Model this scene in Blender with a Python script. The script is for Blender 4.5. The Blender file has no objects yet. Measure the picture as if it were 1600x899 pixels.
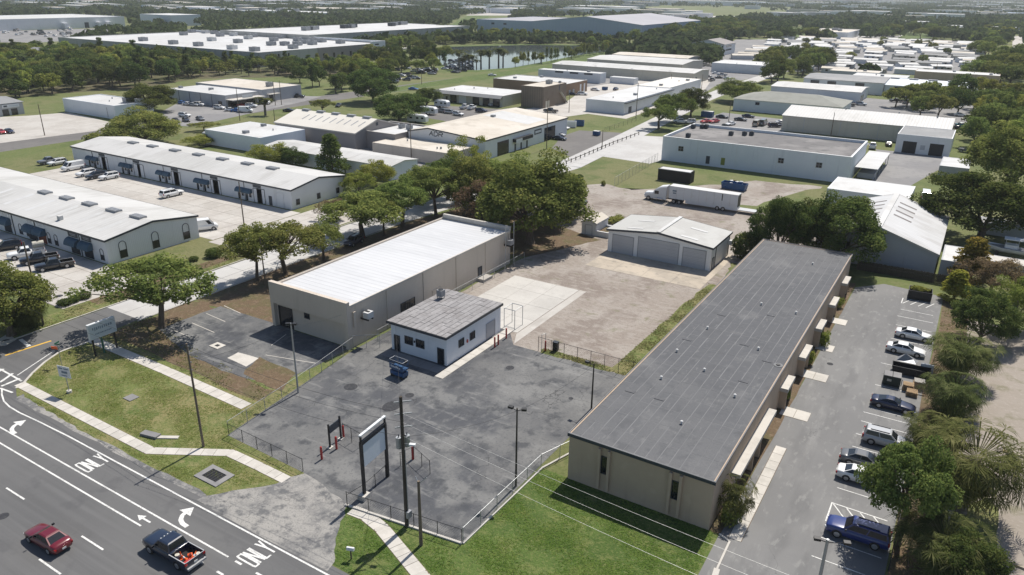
import bpy, math, random
import numpy as np
from mathutils import Matrix, Vector
S = bpy.context.scene
COL = S.collection
R = math.radians
rnd = random.Random(7)

# ------------------------------------------------------------------ camera, light, exposure
CAM_H = 46.0
ROT = [[0.8504137135467185, 0.5259835708484358, 0.011738782271104198],
       [0.2045091317573796, -0.309929573766892, -0.9285039980164412],
       [-0.4847396526379111, 0.7920132211662891, -0.371136803157914]]   # rows: right, down, forward
FPX = 1169.12
cam = bpy.data.cameras.new('camera'); camo = bpy.data.objects.new('camera', cam); COL.objects.link(camo)
cam.sensor_width = 36.0; cam.lens = FPX / 1600 * 36; cam.clip_start = 0.5; cam.clip_end = 30000
r_, d_, f_ = [Vector(v) for v in ROT]
camo.matrix_world = Matrix(((r_.x, -d_.x, -f_.x, 0), (r_.y, -d_.y, -f_.y, 0), (r_.z, -d_.z, -f_.z, CAM_H), (0, 0, 0, 1)))
S.camera = camo
SUN_EL = 57.0
w = bpy.data.worlds.new('World'); S.world = w; w.use_nodes = True
nt = w.node_tree; nt.nodes.clear()
sky = nt.nodes.new('ShaderNodeTexSky'); sky.sky_type = 'NISHITA'; sky.sun_disc = False
sky.sun_elevation = R(SUN_EL); sky.sun_rotation = 0.0; sky.altitude = 20
bg = nt.nodes.new('ShaderNodeBackground'); bg.inputs['Strength'].default_value = 0.08
wo = nt.nodes.new('ShaderNodeOutputWorld')
nt.links.new(sky.outputs[0], bg.inputs[0]); nt.links.new(bg.outputs[0], wo.inputs[0])
sl = bpy.data.lights.new('sun', 'SUN'); sl.energy = 4.4; sl.angle = R(0.53); sl.color = (1.0, 0.94, 0.85)
so = bpy.data.objects.new('sun', sl); COL.objects.link(so); so.rotation_euler = (R(SUN_EL - 90), 0, 0); so.location = (0, 0, 300)
S.view_settings.view_transform = 'Standard'; S.view_settings.look = 'None'
S.view_settings.exposure = 0.40; S.view_settings.gamma = 1.0; S.view_settings.use_curve_mapping = False
S.render.engine = 'CYCLES'
S.cycles.max_bounces = 6; S.cycles.diffuse_bounces = 3; S.cycles.glossy_bounces = 2; S.cycles.transmission_bounces = 4
S.cycles.transparent_max_bounces = 8; S.cycles.volume_bounces = 1; S.cycles.volume_max_steps = 64; S.cycles.use_denoising = True; S.cycles.denoising_prefilter = 'ACCURATE'; S.cycles.use_adaptive_sampling = False
S.cycles.caustics_reflective = False; S.cycles.caustics_refractive = False

# ------------------------------------------------------------------ survey: a sighted point of the photograph to its place on the ground (or at height z)
def G(px, py, z=0.0):
    a, b = (px - 800) / FPX, (py - 449.5) / FPX
    d = [ROT[0][i] * a + ROT[1][i] * b + ROT[2][i] for i in range(3)]
    t = (z - CAM_H) / d[2]
    return (d[0] * t, d[1] * t)
def HG(bx, by, ty):
    g = G(bx, by); lo, hi = 0.0, 44.0
    for _ in range(40):
        m = (lo + hi) / 2; v = (g[0], g[1], m - CAM_H)
        y = 449.5 + FPX * sum(ROT[1][i] * v[i] for i in range(3)) / sum(ROT[2][i] * v[i] for i in range(3))
        if y > ty: lo = m
        else: hi = m
    return lo

# ------------------------------------------------------------------ mesh builder and scene bookkeeping
class MB:
    def __init__(s): s.v = []; s.f = []; s.m = []; s.mi = 0
    def face(s, pts):
        i = len(s.v); s.v.extend([tuple(p) for p in pts]); s.f.append(tuple(range(i, i + len(pts)))); s.m.append(s.mi)
    def raw(s, vs, fs):
        i = len(s.v); s.v.extend([tuple(p) for p in vs])
        for f in fs: s.f.append(tuple(i + k for k in f)); s.m.append(s.mi)
    def box(s, x0, x1, y0, y1, z0, z1):
        s.raw([(x0, y0, z0), (x1, y0, z0), (x1, y1, z0), (x0, y1, z0), (x0, y0, z1), (x1, y0, z1), (x1, y1, z1), (x0, y1, z1)],
              [(3, 2, 1, 0), (4, 5, 6, 7), (0, 1, 5, 4), (1, 2, 6, 5), (2, 3, 7, 6), (3, 0, 4, 7)]); return s
    def cbox(s, c, sx, sy, sz, rz=0.0):
        co, si = math.cos(rz), math.sin(rz); P = []
        for z in (-sz / 2, sz / 2):
            for x, y in ((-sx / 2, -sy / 2), (sx / 2, -sy / 2), (sx / 2, sy / 2), (-sx / 2, sy / 2)):
                P.append((c[0] + x * co - y * si, c[1] + x * si + y * co, c[2] + z))
        s.raw(P, [(3, 2, 1, 0), (4, 5, 6, 7), (0, 1, 5, 4), (1, 2, 6, 5), (2, 3, 7, 6), (3, 0, 4, 7)]); return s
    def prism(s, poly, z0, z1):
        n = len(poly)
        s.raw([(x, y, z0) for x, y in poly] + [(x, y, z1) for x, y in poly],
              [tuple(reversed(range(n))), tuple(range(n, 2 * n))] + [(i, (i + 1) % n, n + (i + 1) % n, n + i) for i in range(n)]); return s
    def tube(s, p0, p1, r0, r1=None, n=6, cap=True):
        r1 = r0 if r1 is None else r1
        a, b = Vector(p0), Vector(p1); d = (b - a)
        if d.length < 1e-6: return s
        d.normalize(); u = d.orthogonal().normalized(); v = d.cross(u)
        P = []
        for c, r in ((a, r0), (b, r1)):
            for k in range(n):
                t = 2 * math.pi * k / n; P.append(c + u * (r * math.cos(t)) + v * (r * math.sin(t)))
        F = [(k, (k + 1) % n, n + (k + 1) % n, n + k) for k in range(n)]
        if cap: F += [tuple(reversed(range(n))), tuple(range(n, 2 * n))]
        s.raw(P, F); return s
    def path(s, pts, r, n=5):
        for a, b in zip(pts, pts[1:]): s.tube(a, b, r, r, n, cap=False)
        return s
    def ribbon(s, pts, w, z):
        n = len(pts); L = []; Rr = []
        closed = False
        for i in range(n):
            p = Vector(pts[i]); a = Vector(pts[i - 1]) if i > 0 else None; b = Vector(pts[i + 1]) if i < n - 1 else None
            if a is None: d = (b - p).normalized(); k = 1
            elif b is None: d = (p - a).normalized(); k = 1
            else:
                d1 = (p - a).normalized(); d2 = (b - p).normalized(); d = (d1 + d2)
                d = d.normalized() if d.length > 1e-4 else d1
                k = 1 / max(.35, d.dot(d1))
            nn = Vector((-d.y, d.x)) * (w / 2 * k)
            L.append((p.x + nn.x, p.y + nn.y, z)); Rr.append((p.x - nn.x, p.y - nn.y, z))
        i0 = len(s.v); s.v.extend(L); s.v.extend(Rr)
        for i in range(n - 1): s.f.append((i0 + n + i, i0 + n + i + 1, i0 + i + 1, i0 + i)); s.m.append(s.mi)
        return s
    def loft(s, secs, cap=True):
        n = len(secs[0]); i0 = len(s.v)
        for sec in secs: s.v.extend([tuple(p) for p in sec])
        for k in range(len(secs) - 1):
            for j in range(n - 1):
                a = i0 + k * n + j; s.f.append((a, a + 1, a + n + 1, a + n)); s.m.append(s.mi)
        if cap:
            s.f.append(tuple(i0 + j for j in reversed(range(n)))); s.m.append(s.mi)
            b = i0 + (len(secs) - 1) * n; s.f.append(tuple(b + j for j in range(n))); s.m.append(s.mi)
        return s
    def mesh(s, name, mats, smooth=False):
        me = bpy.data.meshes.new(name); me.from_pydata(s.v, [], s.f)
        for m in (mats if isinstance(mats, (list, tuple)) else [mats]): me.materials.append(m)
        if any(s.m): me.polygons.foreach_set('material_index', s.m)
        if smooth: me.polygons.foreach_set('use_smooth', [True] * len(s.f))
        me.update(); return me
    def build(s, name, mats, parent=None, loc=(0, 0, 0), smooth=False):
        return ob(name, s.mesh(name, mats, smooth), parent, loc)

def ob(name, me, parent=None, loc=(0, 0, 0), rz=0.0):
    o = bpy.data.objects.new(name, me); COL.objects.link(o); o.location = loc
    if rz: o.rotation_euler = (0, 0, rz)
    if parent is not None: o.parent = parent
    return o
def tag(o, label=None, cat=None, group=None, kind=None):
    if label: o['label'] = label
    if cat: o['category'] = cat
    if group: o['group'] = group
    if kind: o['kind'] = kind
    return o
def thing(name, label, cat, loc=(0, 0, 0), rz=0.0, group=None):
    return tag(ob(name, None, None, loc, rz), label, cat, group)
def dup(root, loc, rz=0.0, label=None, group=None, scale=None, mats=None):
    r = root.copy(); COL.objects.link(r); r.location = loc; r.rotation_euler = (0, 0, rz)
    if scale is not None: r.scale = scale if isinstance(scale, tuple) else (scale,) * 3
    if label: r['label'] = label
    if group: r['group'] = group
    for ch in list(KIDS.get(root, ())):
        c = ch.copy(); COL.objects.link(c); c.parent = r
        if mats and c.name.split('.')[0] in mats: paint(c, mats[c.name.split('.')[0]])
        for g in KIDS.get(ch, ()):
            q = g.copy(); COL.objects.link(q); q.parent = c
    return r
KIDS = {}
def learn(root):
    KIDS[root] = [o for o in root.children]
    for o in KIDS[root]: KIDS[o] = [q for q in o.children]
def paint(o, m):
    sl_ = o.material_slots[0]; sl_.link = 'OBJECT'; sl_.material = m

# ------------------------------------------------------------------ materials
def nn(nt, t, **k):
    n = nt.nodes.new(t)
    for a, b in k.items(): setattr(n, a, b)
    return n
MATS = {}
def pm(name, base, rough=.75, metal=0.0, layers=(), bump=None, stripe=None, spec=.3, objvar=0.0, coat=0.0, crack=None):
    """base colour plus noise layers (scale, lo, hi, colour, amount[, stretch]); bump (scale, strength, distance); stripe (axis vector, period, amount, distance)"""
    if name in MATS: return MATS[name]
    m = bpy.data.materials.new(name); m.use_nodes = True; t = m.node_tree; b = t.nodes['Principled BSDF']; L = t.links.new
    geo = nn(t, 'ShaderNodeNewGeometry'); pos = geo.outputs['Position']
    col = nn(t, 'ShaderNodeRGB'); col.outputs[0].default_value = (*base, 1); cur = col.outputs[0]
    for i, ly in enumerate(layers):
        sc, lo, hi, c, amt = ly[:5]; st = ly[5] if len(ly) > 5 else (1, 1, 1)
        mp = nn(t, 'ShaderNodeMapping'); mp.inputs['Scale'].default_value = st; mp.inputs['Location'].default_value = (i * 31.7, i * 17.3, 0); L(pos, mp.inputs[0])
        no = nn(t, 'ShaderNodeTexNoise'); no.inputs['Scale'].default_value = sc; no.inputs['Detail'].default_value = 5; no.inputs['Roughness'].default_value = .6
        L(mp.outputs[0], no.inputs['Vector'])
        mr = nn(t, 'ShaderNodeMapRange'); mr.interpolation_type = 'SMOOTHSTEP'; mr.inputs[1].default_value = lo; mr.inputs[2].default_value = hi; mr.inputs[3].default_value = 0; mr.inputs[4].default_value = amt
        L(no.outputs[0], mr.inputs[0])
        mx = nn(t, 'ShaderNodeMix', data_type='RGBA'); L(mr.outputs[0], mx.inputs[0]); L(cur, mx.inputs[6]); mx.inputs[7].default_value = (*c, 1); cur = mx.outputs[2]
    if objvar:
        oi = nn(t, 'ShaderNodeObjectInfo'); mr = nn(t, 'ShaderNodeMapRange'); mr.inputs[3].default_value = 1 - objvar; mr.inputs[4].default_value = 1 + objvar; L(oi.outputs['Random'], mr.inputs[0])
        mm = nn(t, 'ShaderNodeVectorMath', operation='SCALE'); L(cur, mm.inputs[0]); L(mr.outputs[0], mm.inputs['Scale']); cur = mm.outputs[0]
    if crack:
        sc, wd, amt = crack
        no = nn(t, 'ShaderNodeTexNoise'); no.inputs['Scale'].default_value = sc * 3.5; no.inputs['Detail'].default_value = 3; L(pos, no.inputs['Vector'])
        sv = nn(t, 'ShaderNodeVectorMath', operation='SCALE'); sv.inputs['Scale'].default_value = .45 / sc; L(no.outputs['Color'], sv.inputs[0])
        av = nn(t, 'ShaderNodeVectorMath', operation='ADD'); L(pos, av.inputs[0]); L(sv.outputs[0], av.inputs[1])
        vo = nn(t, 'ShaderNodeTexVoronoi', feature='DISTANCE_TO_EDGE'); vo.inputs['Scale'].default_value = sc; L(av.outputs[0], vo.inputs['Vector'])
        mr = nn(t, 'ShaderNodeMapRange'); mr.inputs[1].default_value = 0; mr.inputs[2].default_value = wd * sc; mr.inputs[3].default_value = amt; mr.inputs[4].default_value = 0; L(vo.outputs['Distance'], mr.inputs[0])
        n2 = nn(t, 'ShaderNodeTexNoise'); n2.inputs['Scale'].default_value = .12; L(pos, n2.inputs['Vector'])
        m3 = nn(t, 'ShaderNodeMapRange'); m3.inputs[1].default_value = .42; m3.inputs[2].default_value = .58; L(n2.outputs[0], m3.inputs[0])
        m4 = nn(t, 'ShaderNodeMath', operation='MULTIPLY'); L(mr.outputs[0], m4.inputs[0]); L(m3.outputs[0], m4.inputs[1])
        mx = nn(t, 'ShaderNodeMix', data_type='RGBA'); L(m4.outputs[0], mx.inputs[0]); L(cur, mx.inputs[6]); mx.inputs[7].default_value = (.035, .036, .038, 1); cur = mx.outputs[2]
    hgt = None
    if stripe:
        ax, per, amt, dist = stripe
        dp = nn(t, 'ShaderNodeVectorMath', operation='DOT_PRODUCT'); L(pos, dp.inputs[0]); dp.inputs[1].default_value = ax
        dv = nn(t, 'ShaderNodeMath', operation='MULTIPLY'); L(dp.outputs['Value'], dv.inputs[0]); dv.inputs[1].default_value = 1 / per
        fr = nn(t, 'ShaderNodeMath', operation='FRACT'); L(dv.outputs[0], fr.inputs[0])
        cp = nn(t, 'ShaderNodeMath', operation='PINGPONG'); L(fr.outputs[0], cp.inputs[0]); cp.inputs[1].default_value = .5
        mr = nn(t, 'ShaderNodeMapRange'); mr.inputs[1].default_value = 0.0; mr.inputs[2].default_value = .16; mr.inputs[3].default_value = 1; mr.inputs[4].default_value = 0; L(cp.outputs[0], mr.inputs[0])
        hgt = (mr.outputs[0], dist)
        if amt:
            mm = nn(t, 'ShaderNodeMath', operation='MULTIPLY_ADD'); L(mr.outputs[0], mm.inputs[0]); mm.inputs[1].default_value = -amt; mm.inputs[2].default_value = 1
            m2 = nn(t, 'ShaderNodeVectorMath', operation='SCALE'); L(cur, m2.inputs[0]); L(mm.outputs[0], m2.inputs['Scale']); cur = m2.outputs[0]
    L(cur, b.inputs['Base Color'])
    b.inputs['Roughness'].default_value = rough; b.inputs['Metallic'].default_value = metal; b.inputs['Specular IOR Level'].default_value = spec
    if coat: b.inputs['Coat Weight'].default_value = coat; b.inputs['Coat Roughness'].default_value = .05
    prev = None
    if bump:
        no = nn(t, 'ShaderNodeTexNoise'); no.inputs['Scale'].default_value = bump[0]; no.inputs['Detail'].default_value = 6; L(pos, no.inputs['Vector'])
        bp = nn(t, 'ShaderNodeBump'); bp.inputs['Strength'].default_value = bump[1]; bp.inputs['Distance'].default_value = bump[2]; L(no.outputs[0], bp.inputs['Height']); prev = bp.outputs[0]
    if hgt:
        bp = nn(t, 'ShaderNodeBump'); bp.inputs['Strength'].default_value = .8; bp.inputs['Distance'].default_value = hgt[1]; L(hgt[0], bp.inputs['Height'])
        if prev: L(prev, bp.inputs['Normal'])
        prev = bp.outputs[0]
    if prev: L(prev, b.inputs['Normal'])
    MATS[name] = m; return m

def leafmat(name, dark, mid, light, var=.18):
    m = bpy.data.materials.new(name); m.use_nodes = True; t = m.node_tree; L = t.links.new; t.nodes.clear()
    out = nn(t, 'ShaderNodeOutputMaterial'); geo = nn(t, 'ShaderNodeNewGeometry'); oi = nn(t, 'ShaderNodeObjectInfo')
    cr = nn(t, 'ShaderNodeValToRGB'); e = cr.color_ramp.elements
    e[0].position = 0; e[0].color = (*dark, 1); e[1].position = 1; e[1].color = (*light, 1); q = e.new(.5); q.color = (*mid, 1)
    tc = nn(t, 'ShaderNodeTexCoord'); no = nn(t, 'ShaderNodeTexNoise'); no.inputs['Scale'].default_value = .55; no.inputs['Detail'].default_value = 2; L(tc.outputs['Object'], no.inputs['Vector'])
    n1 = nn(t, 'ShaderNodeMapRange'); n1.inputs[1].default_value = .34; n1.inputs[2].default_value = .66; L(no.outputs[0], n1.inputs[0])
    mf = nn(t, 'ShaderNodeMix'); mf.inputs[0].default_value = .45; L(geo.outputs['Random Per Island'], mf.inputs[2]); L(n1.outputs[0], mf.inputs[3]); L(mf.outputs[0], cr.inputs[0])
    hs = nn(t, 'ShaderNodeHueSaturation')
    mr = nn(t, 'ShaderNodeMapRange'); mr.inputs[3].default_value = .5 - .03; mr.inputs[4].default_value = .5 + .02; L(oi.outputs['Random'], mr.inputs[0]); L(mr.outputs[0], hs.inputs['Hue'])
    m2 = nn(t, 'ShaderNodeMapRange'); m2.inputs[3].default_value = 1 - var; m2.inputs[4].default_value = 1 + var
    mu = nn(t, 'ShaderNodeMath', operation='MULTIPLY'); L(oi.outputs['Random'], mu.inputs[0]); mu.inputs[1].default_value = 7.31
    fr = nn(t, 'ShaderNodeMath', operation='FRACT'); L(mu.outputs[0], fr.inputs[0]); L(fr.outputs[0], m2.inputs[0]); L(m2.outputs[0], hs.inputs['Value'])
    L(cr.outputs[0], hs.inputs['Color'])
    df = nn(t, 'ShaderNodeBsdfDiffuse'); tr = nn(t, 'ShaderNodeBsdfTranslucent'); mx = nn(t, 'ShaderNodeMixShader'); mx.inputs[0].default_value = .38
    L(hs.outputs[0], df.inputs[0]); L(hs.outputs[0], tr.inputs[0]); L(df.outputs[0], mx.inputs[1]); L(tr.outputs[0], mx.inputs[2]); L(mx.outputs[0], out.inputs[0])
    MATS[name] = m; return m

def flat(name, c, rough=.6, metal=0, spec=.4, coat=0): return pm(name, c, rough, metal, spec=spec, coat=coat)
WHITE = pm('road_paint', (.66, .66, .64), .75, layers=((1.2, .5, .66, (.42, .42, .41), .7), (9, .52, .64, (.26, .26, .26), .7)))
YELLOW = flat('yellow_paint', (.62, .38, .06), .7)
M_ground = pm('ground_turf', (.110, .135, .042), .95, layers=((.02, .42, .62, (.17, .155, .075), .7), (.13, .48, .66, (.075, .105, .026), .8), (.6, .5, .68, (.18, .17, .085), .5), (2.0, .45, .66, (.07, .09, .026), .5)), bump=(3.0, .7, .1))
M_grass = pm('lawn_turf', (.125, .150, .042), .95, layers=((.09, .42, .58, (.205, .175, .08), .85), (.28, .48, .62, (.075, .115, .024), .85), (.9, .5, .62, (.20, .185, .085), .7), (2.6, .48, .62, (.07, .10, .022), .7), (7.0, .5, .62, (.21, .21, .09), .5)), bump=(6.0, 1.0, .1))
M_grass2 = pm('lush_turf', (.085, .130, .028), .95, layers=((.13, .42, .58, (.055, .095, .018), .85), (.45, .5, .64, (.15, .165, .055), .75), (1.3, .5, .62, (.05, .085, .016), .8), (3.4, .5, .62, (.16, .175, .06), .6), (9.0, .5, .62, (.04, .07, .014), .6)), bump=(6.0, 1.0, .12))
M_dry = pm('mulch_soil', (.13, .09, .055), .95, layers=((.3, .45, .62, (.10, .095, .04), .7), (1.5, .5, .65, (.2, .15, .1), .6), (5.0, .5, .62, (.06, .045, .03), .6)), bump=(5.0, .7, .06))
M_road = pm('road_asphalt', (0.103, 0.103, 0.105), .85, layers=((.6, .45, .6, (.078, .078, .08), .65, (.006, 1, 1)), (.05, .4, .62, (0.125, 0.125, 0.125), .7), (.35, .5, .7, (0.076, 0.076, 0.079), .6, (.05, 1, 1)), (.9, .5, .66, (0.133, 0.133, 0.134), .5, (.025, 1.1, 1)), (.25, .56, .68, (0.072, 0.072, 0.076), .6), (40, .35, .75, (0.167, 0.167, 0.167), .4)), bump=(60, .3, .01), crack=(0.122, 0.023, 0.418))
M_street = pm('street_asphalt', (0.128, 0.121, 0.117), .85, layers=((.06, .4, .65, (0.170, 0.162, 0.153), .6), (.5, .5, .7, (0.085, 0.085, 0.085), .4)), bump=(40, .3, .01))
M_lot = pm('old_lot_asphalt', (.064, .068, .078), .88, layers=((.045, .42, .58, (.15, .15, .148), .85), (.14, .47, .62, (.20, .20, .195), .75), (.4, .5, .66, (.042, .046, .054), .8), (1.1, .52, .66, (.17, .17, .168), .5, (1, .5, 1)), (3.5, .52, .68, (.048, .051, .058), .5), (.6, .57, .68, (.23, .23, .225), .6, (.25, 1, 1)), (14, .4, .7, (.125, .125, .125), .35)), bump=(25, .35, .015), crack=(.14, .06, .8))
M_apron = pm('dusty_apron', (0.145, 0.145, 0.146), .9, layers=((.18, .40, .58, (0.323, 0.310, 0.289), .85), (.6, .48, .63, (0.081, 0.085, 0.092), .8), (1.6, .48, .62, (0.281, 0.272, 0.255), .7), (6, .5, .65, (0.111, 0.111, 0.115), .5)), bump=(20, .4, .02), crack=(0.255, 0.043, 0.510))
M_park = pm('parking_asphalt', (0.155, 0.155, 0.155), .88, layers=((.07, .42, .62, (0.197, 0.196, 0.193), .7), (.4, .48, .66, (0.118, 0.118, 0.119), .6, (1, .22, 1)), (1.3, .54, .68, (0.244, 0.244, 0.235), .6, (1, .4, 1)), (.25, .55, .68, (0.235, 0.234, 0.227), .6, (1.5, .3, 1)), (30, .4, .7, (0.210, 0.210, 0.210), .35)), bump=(30, .3, .01), crack=(0.168, 0.029, 0.504))
M_greylot = pm('grey_lot', (.2, .197, .2), .9, layers=((.08, .42, .6, (.26, .255, .25), .7), (.5, .5, .7, (.14, .14, .145), .5)))
M_conc = pm('concrete', (.44, .42, .39), .85, layers=((.12, .4, .62, (.37, .345, .315), .8), (.9, .5, .7, (.52, .5, .47), .5), (.45, .54, .7, (.29, .27, .25), .45, (1, .3, 1))), bump=(15, .2, .01), objvar=.05)
M_walk = pm('sidewalk_concrete', (.50, .475, .435), .85, layers=((.5, .42, .62, (.41, .39, .355), .7), (2.5, .5, .7, (.56, .54, .5), .5)), bump=(20, .25, .01), objvar=.06)
M_strt = pm('street_concrete', (.45, .445, .435), .85, layers=((.1, .4, .62, (.38, .37, .36), .7), (.6, .5, .7, (.5, .495, .48), .5)))
M_gravel = pm('gravel_dirt', (.27, .235, .205), .95, layers=((.05, .42, .58, (.35, .32, .29), .85), (.14, .46, .60, (.195, .162, .14), .85, (1, .6, 1)), (.45, .48, .62, (.32, .29, .26), .7, (1, 2, 1)), (1.3, .5, .64, (.19, .16, .135), .55, (1, 1.6, 1)), (3.2, .53, .68, (.36, .33, .30), .5), (.3, .58, .68, (.13, .135, .06), .5), (9, .52, .68, (.17, .145, .125), .4)), bump=(7, .9, .07))
M_dirt = pm('bare_sand', (0.285, 0.251, 0.217), .95, layers=((.07, .42, .6, (0.238, 0.208, 0.170), .7), (.35, .52, .68, (0.136, 0.132, 0.072), .6), (2.0, .5, .7, (0.348, 0.315, 0.281), .5)), bump=(9, .7, .05))
M_slab = pm('yard_concrete', (.47, .455, .425), .85, layers=((.15, .42, .62, (.41, .395, .37), .8), (.8, .52, .7, (.36, .345, .32), .5), (3, .6, .75, (.3, .28, .26), .4)), bump=(12, .2, .01), objvar=.04)
M_pad = pm('stained_concrete', (.43, .375, .305), .85, layers=((.2, .42, .62, (.31, .275, .23), .8), (.9, .52, .7, (.22, .2, .18), .6)), objvar=.05)
M_darkroof = pm('dark_membrane', (.093, .096, .104), .85, layers=((.05, .44, .62, (.125, .127, .132), .8), (.18, .54, .68, (.165, .166, .168), .6), (.5, .5, .66, (.078, .081, .088), .6), (1.5, .54, .68, (.135, .137, .142), .45), (6, .48, .66, (.075, .077, .083), .35), (2.2, .6, .7, (.19, .19, .19), .4, (1, .25, 1))), bump=(20, .25, .012))
M_seam = pm('dusty_seam', (.185, .188, .194), .9, layers=((.1, .42, .62, (.14, .143, .149), .8),))
M_whiteroof = pm('white_metal_roof', (0.558, 0.565, 0.578), .5, layers=((.05, .42, .6, (0.504, 0.512, 0.526), .8), (.4, .5, .66, (0.466, 0.472, 0.485), .6, (.1, 1.5, 1)), (1.4, .55, .7, (0.606, 0.612, 0.618), .6, (.15, 1, 1))), stripe=((0, 1, 0), 1.05, .09, .04))
M_wroof_x = pm('white_roof_ribs', (0.522, 0.517, 0.504), .55, layers=((.05, .42, .6, (0.450, 0.446, 0.427), .8), (.25, .5, .66, (0.387, 0.378, 0.360), .6, (1, .25, 1)), (.9, .52, .68, (0.576, 0.576, 0.562), .6, (1.5, .2, 1))), stripe=((1, 0, 0), 1.0, .10, .04))
M_wroof_y = pm('white_roof_ribs_across', (0.522, 0.526, 0.531), .55, layers=((.05, .42, .6, (0.459, 0.459, 0.450), .8), (.25, .5, .66, (0.396, 0.387, 0.378), .6, (.25, 1, 1)), (.9, .52, .68, (0.576, 0.576, 0.576), .6, (.2, 1.5, 1))), stripe=((0, 1, 0), 1.0, .10, .04))
M_wroof = pm('white_membrane', (0.540, 0.544, 0.544), .65, layers=((.03, .42, .6, (0.477, 0.477, 0.468), .8), (.16, .5, .66, (0.414, 0.405, 0.392), .6), (.8, .52, .68, (0.585, 0.585, 0.585), .5)))
M_creamroof = pm('cream_membrane', (.50, .455, .39), .75, layers=((.04, .42, .6, (.58, .54, .48), .8), (.2, .5, .66, (.40, .36, .305), .7), (.9, .52, .68, (.55, .52, .47), .5)))
M_greyroof = pm('grey_roof', (.24, .245, .25), .8, layers=((.06, .44, .64, (.32, .32, .32), .8), (.4, .52, .7, (.17, .17, .175), .5)))
M_darkflat = pm('dark_gravel_roof', (.155, .15, .15), .9, layers=((.07, .44, .62, (.25, .24, .235), .8), (.35, .5, .66, (.1, .1, .1), .6)))
M_tan = pm('tan_stucco', (0.486, 0.378, 0.283), .9, layers=((.12, .42, .62, (0.432, 0.335, 0.248), .7), (.9, .52, .7, (0.529, 0.421, 0.324), .4), (.7, .54, .68, (0.356, 0.270, 0.200), .5, (1, 1, .1))), bump=(20, .25, .01))
M_tanmetal = pm('beige_siding', (0.572, 0.502, 0.427), .6, layers=((.12, .42, .62, (0.518, 0.454, 0.383), .7), (.7, .54, .68, (0.443, 0.389, 0.324), .45, (1, 1, .1))), stripe=((1, 1, 0), .3, .08, .02))
M_white = pm('white_wall', (.68, .69, .70), .7, layers=((.15, .44, .64, (.63, .64, .655), .7), (.8, .56, .72, (.52, .52, .52), .4, (1, 1, .12))), bump=(15, .15, .01))
M_bluewhite = pm('pale_blue_wall', (.69, .72, .76), .7, layers=((.2, .44, .64, (.64, .675, .72), .7), (.8, .58, .74, (.47, .5, .55), .35, (1, 1, .12))))
M_whitemetal = pm('white_siding', (.66, .68, .70), .55, layers=((.15, .44, .64, (.61, .63, .655), .7), (.7, .56, .72, (.5, .5, .5), .4, (1, 1, .1))), stripe=((1, 1, 0), .35, .06, .02))
M_greywall = pm('grey_block_wall', (.42, .43, .45), .8, layers=((.12, .44, .64, (.37, .38, .4), .7), (.6, .56, .72, (.31, .31, .31), .5, (1, 1, .15))))
M_creamwall = pm('cream_siding', (.50, .475, .405), .7, layers=((.12, .44, .64, (.46, .435, .37), .7), (.6, .55, .72, (.36, .34, .28), .5, (1, 1, .12))), stripe=((1, 1, 0), .5, .06, .02))
M_bluegrey = pm('blue_grey_siding', (.33, .42, .53), .7, layers=((.02, .44, .64, (.30, .385, .49), .7),), stripe=((1, 1, 0), 4.0, .05, .05))
M_brown = pm('brown_siding', (.225, .18, .14), .85, layers=((.2, .44, .64, (.19, .15, .115), .7),), stripe=((1, 1, 0), 1.1, .35, .06))
M_brick = pm('brown_brick_wall', (.28, .19, .13), .85, layers=((.3, .44, .64, (.24, .16, .11), .7),))
M_concwall = pm('tilt_up_wall', (.40, .40, .38), .85, layers=((.05, .44, .64, (.36, .36, .345), .7),), stripe=((1, 1, 0), 8.0, .12, .03))
M_taupe = pm('taupe_wall', (.27, .25, .245), .85, layers=((.05, .44, .64, (.24, .225, .22), .7),))
M_trim = flat('dark_trim', (.035, .045, .06), .5)
M_alum = flat('weathered_metal', (.42, .43, .44), .45, .3)
M_vent = pm('roof_vent_metal', (.27, .28, .30), .5, .3, layers=((.5, .45, .6, (.34, .35, .36), .6),))
M_glass = flat('dark_glass', (.012, .015, .02), .08, 0, .5)
M_black = flat('black_metal', (.016, .016, .018), .5)
M_darkgap = flat('roof_gap', (.04, .038, .036), .9)
M_awning = pm('teal_awning', (.055, .10, .145), .8, layers=((.6, .45, .62, (.08, .125, .165), .6),))
M_redpost = flat('red_post', (.40, .035, .03), .5)
M_wood = pm('pole_wood', (.17, .135, .10), .9, layers=((1.5, .45, .62, (.115, .09, .07), .7, (4, 4, .3)), (.8, .5, .66, (.23, .19, .15), .5, (3, 3, .2))))
M_dkwood = pm('creosote_wood', (.075, .062, .05), .9, layers=((1.5, .45, .62, (.045, .037, .03), .7, (4, 4, .3)),))
M_galv = flat('galvanised_steel', (.36, .375, .385), .45, .5)
M_wire = flat('cable', (.02, .02, .022), .6)
M_wiresun = flat('sunlit_cable', (.50, .50, .49), .4, .4)  # the dark cable again, with the sun's brightness put into its colour
M_bark = pm('bark', (.13, .105, .082), .95, layers=((1.2, .45, .62, (.075, .06, .047), .8, (3, 3, .5)),))
M_palmbark = pm('palm_bark', (.20, .175, .15), .95, layers=((1.2, .45, .62, (.12, .1, .085), .8, (1, 1, 5)),))
M_rubber = flat('tyre_rubber', (.018, .018, .019), .8)
M_rim = flat('wheel_rim', (.38, .385, .40), .3, .6)
M_chrome = flat('chrome', (.6, .6, .62), .2, .9)
M_lamp = flat('lamp_lens', (.72, .74, .76), .15)
M_tail = flat('tail_lens', (.32, .012, .012), .2)
M_plate = flat('plate', (.7, .7, .68), .5)
M_orange = flat('orange_plastic', (.75, .13, .03), .5)
M_pallet = pm('pallet_wood', (.42, .30, .18), .9, layers=((2, .45, .62, (.30, .21, .13), .7),))
M_green = flat('dark_green_steel', (.022, .035, .03), .5)
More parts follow.
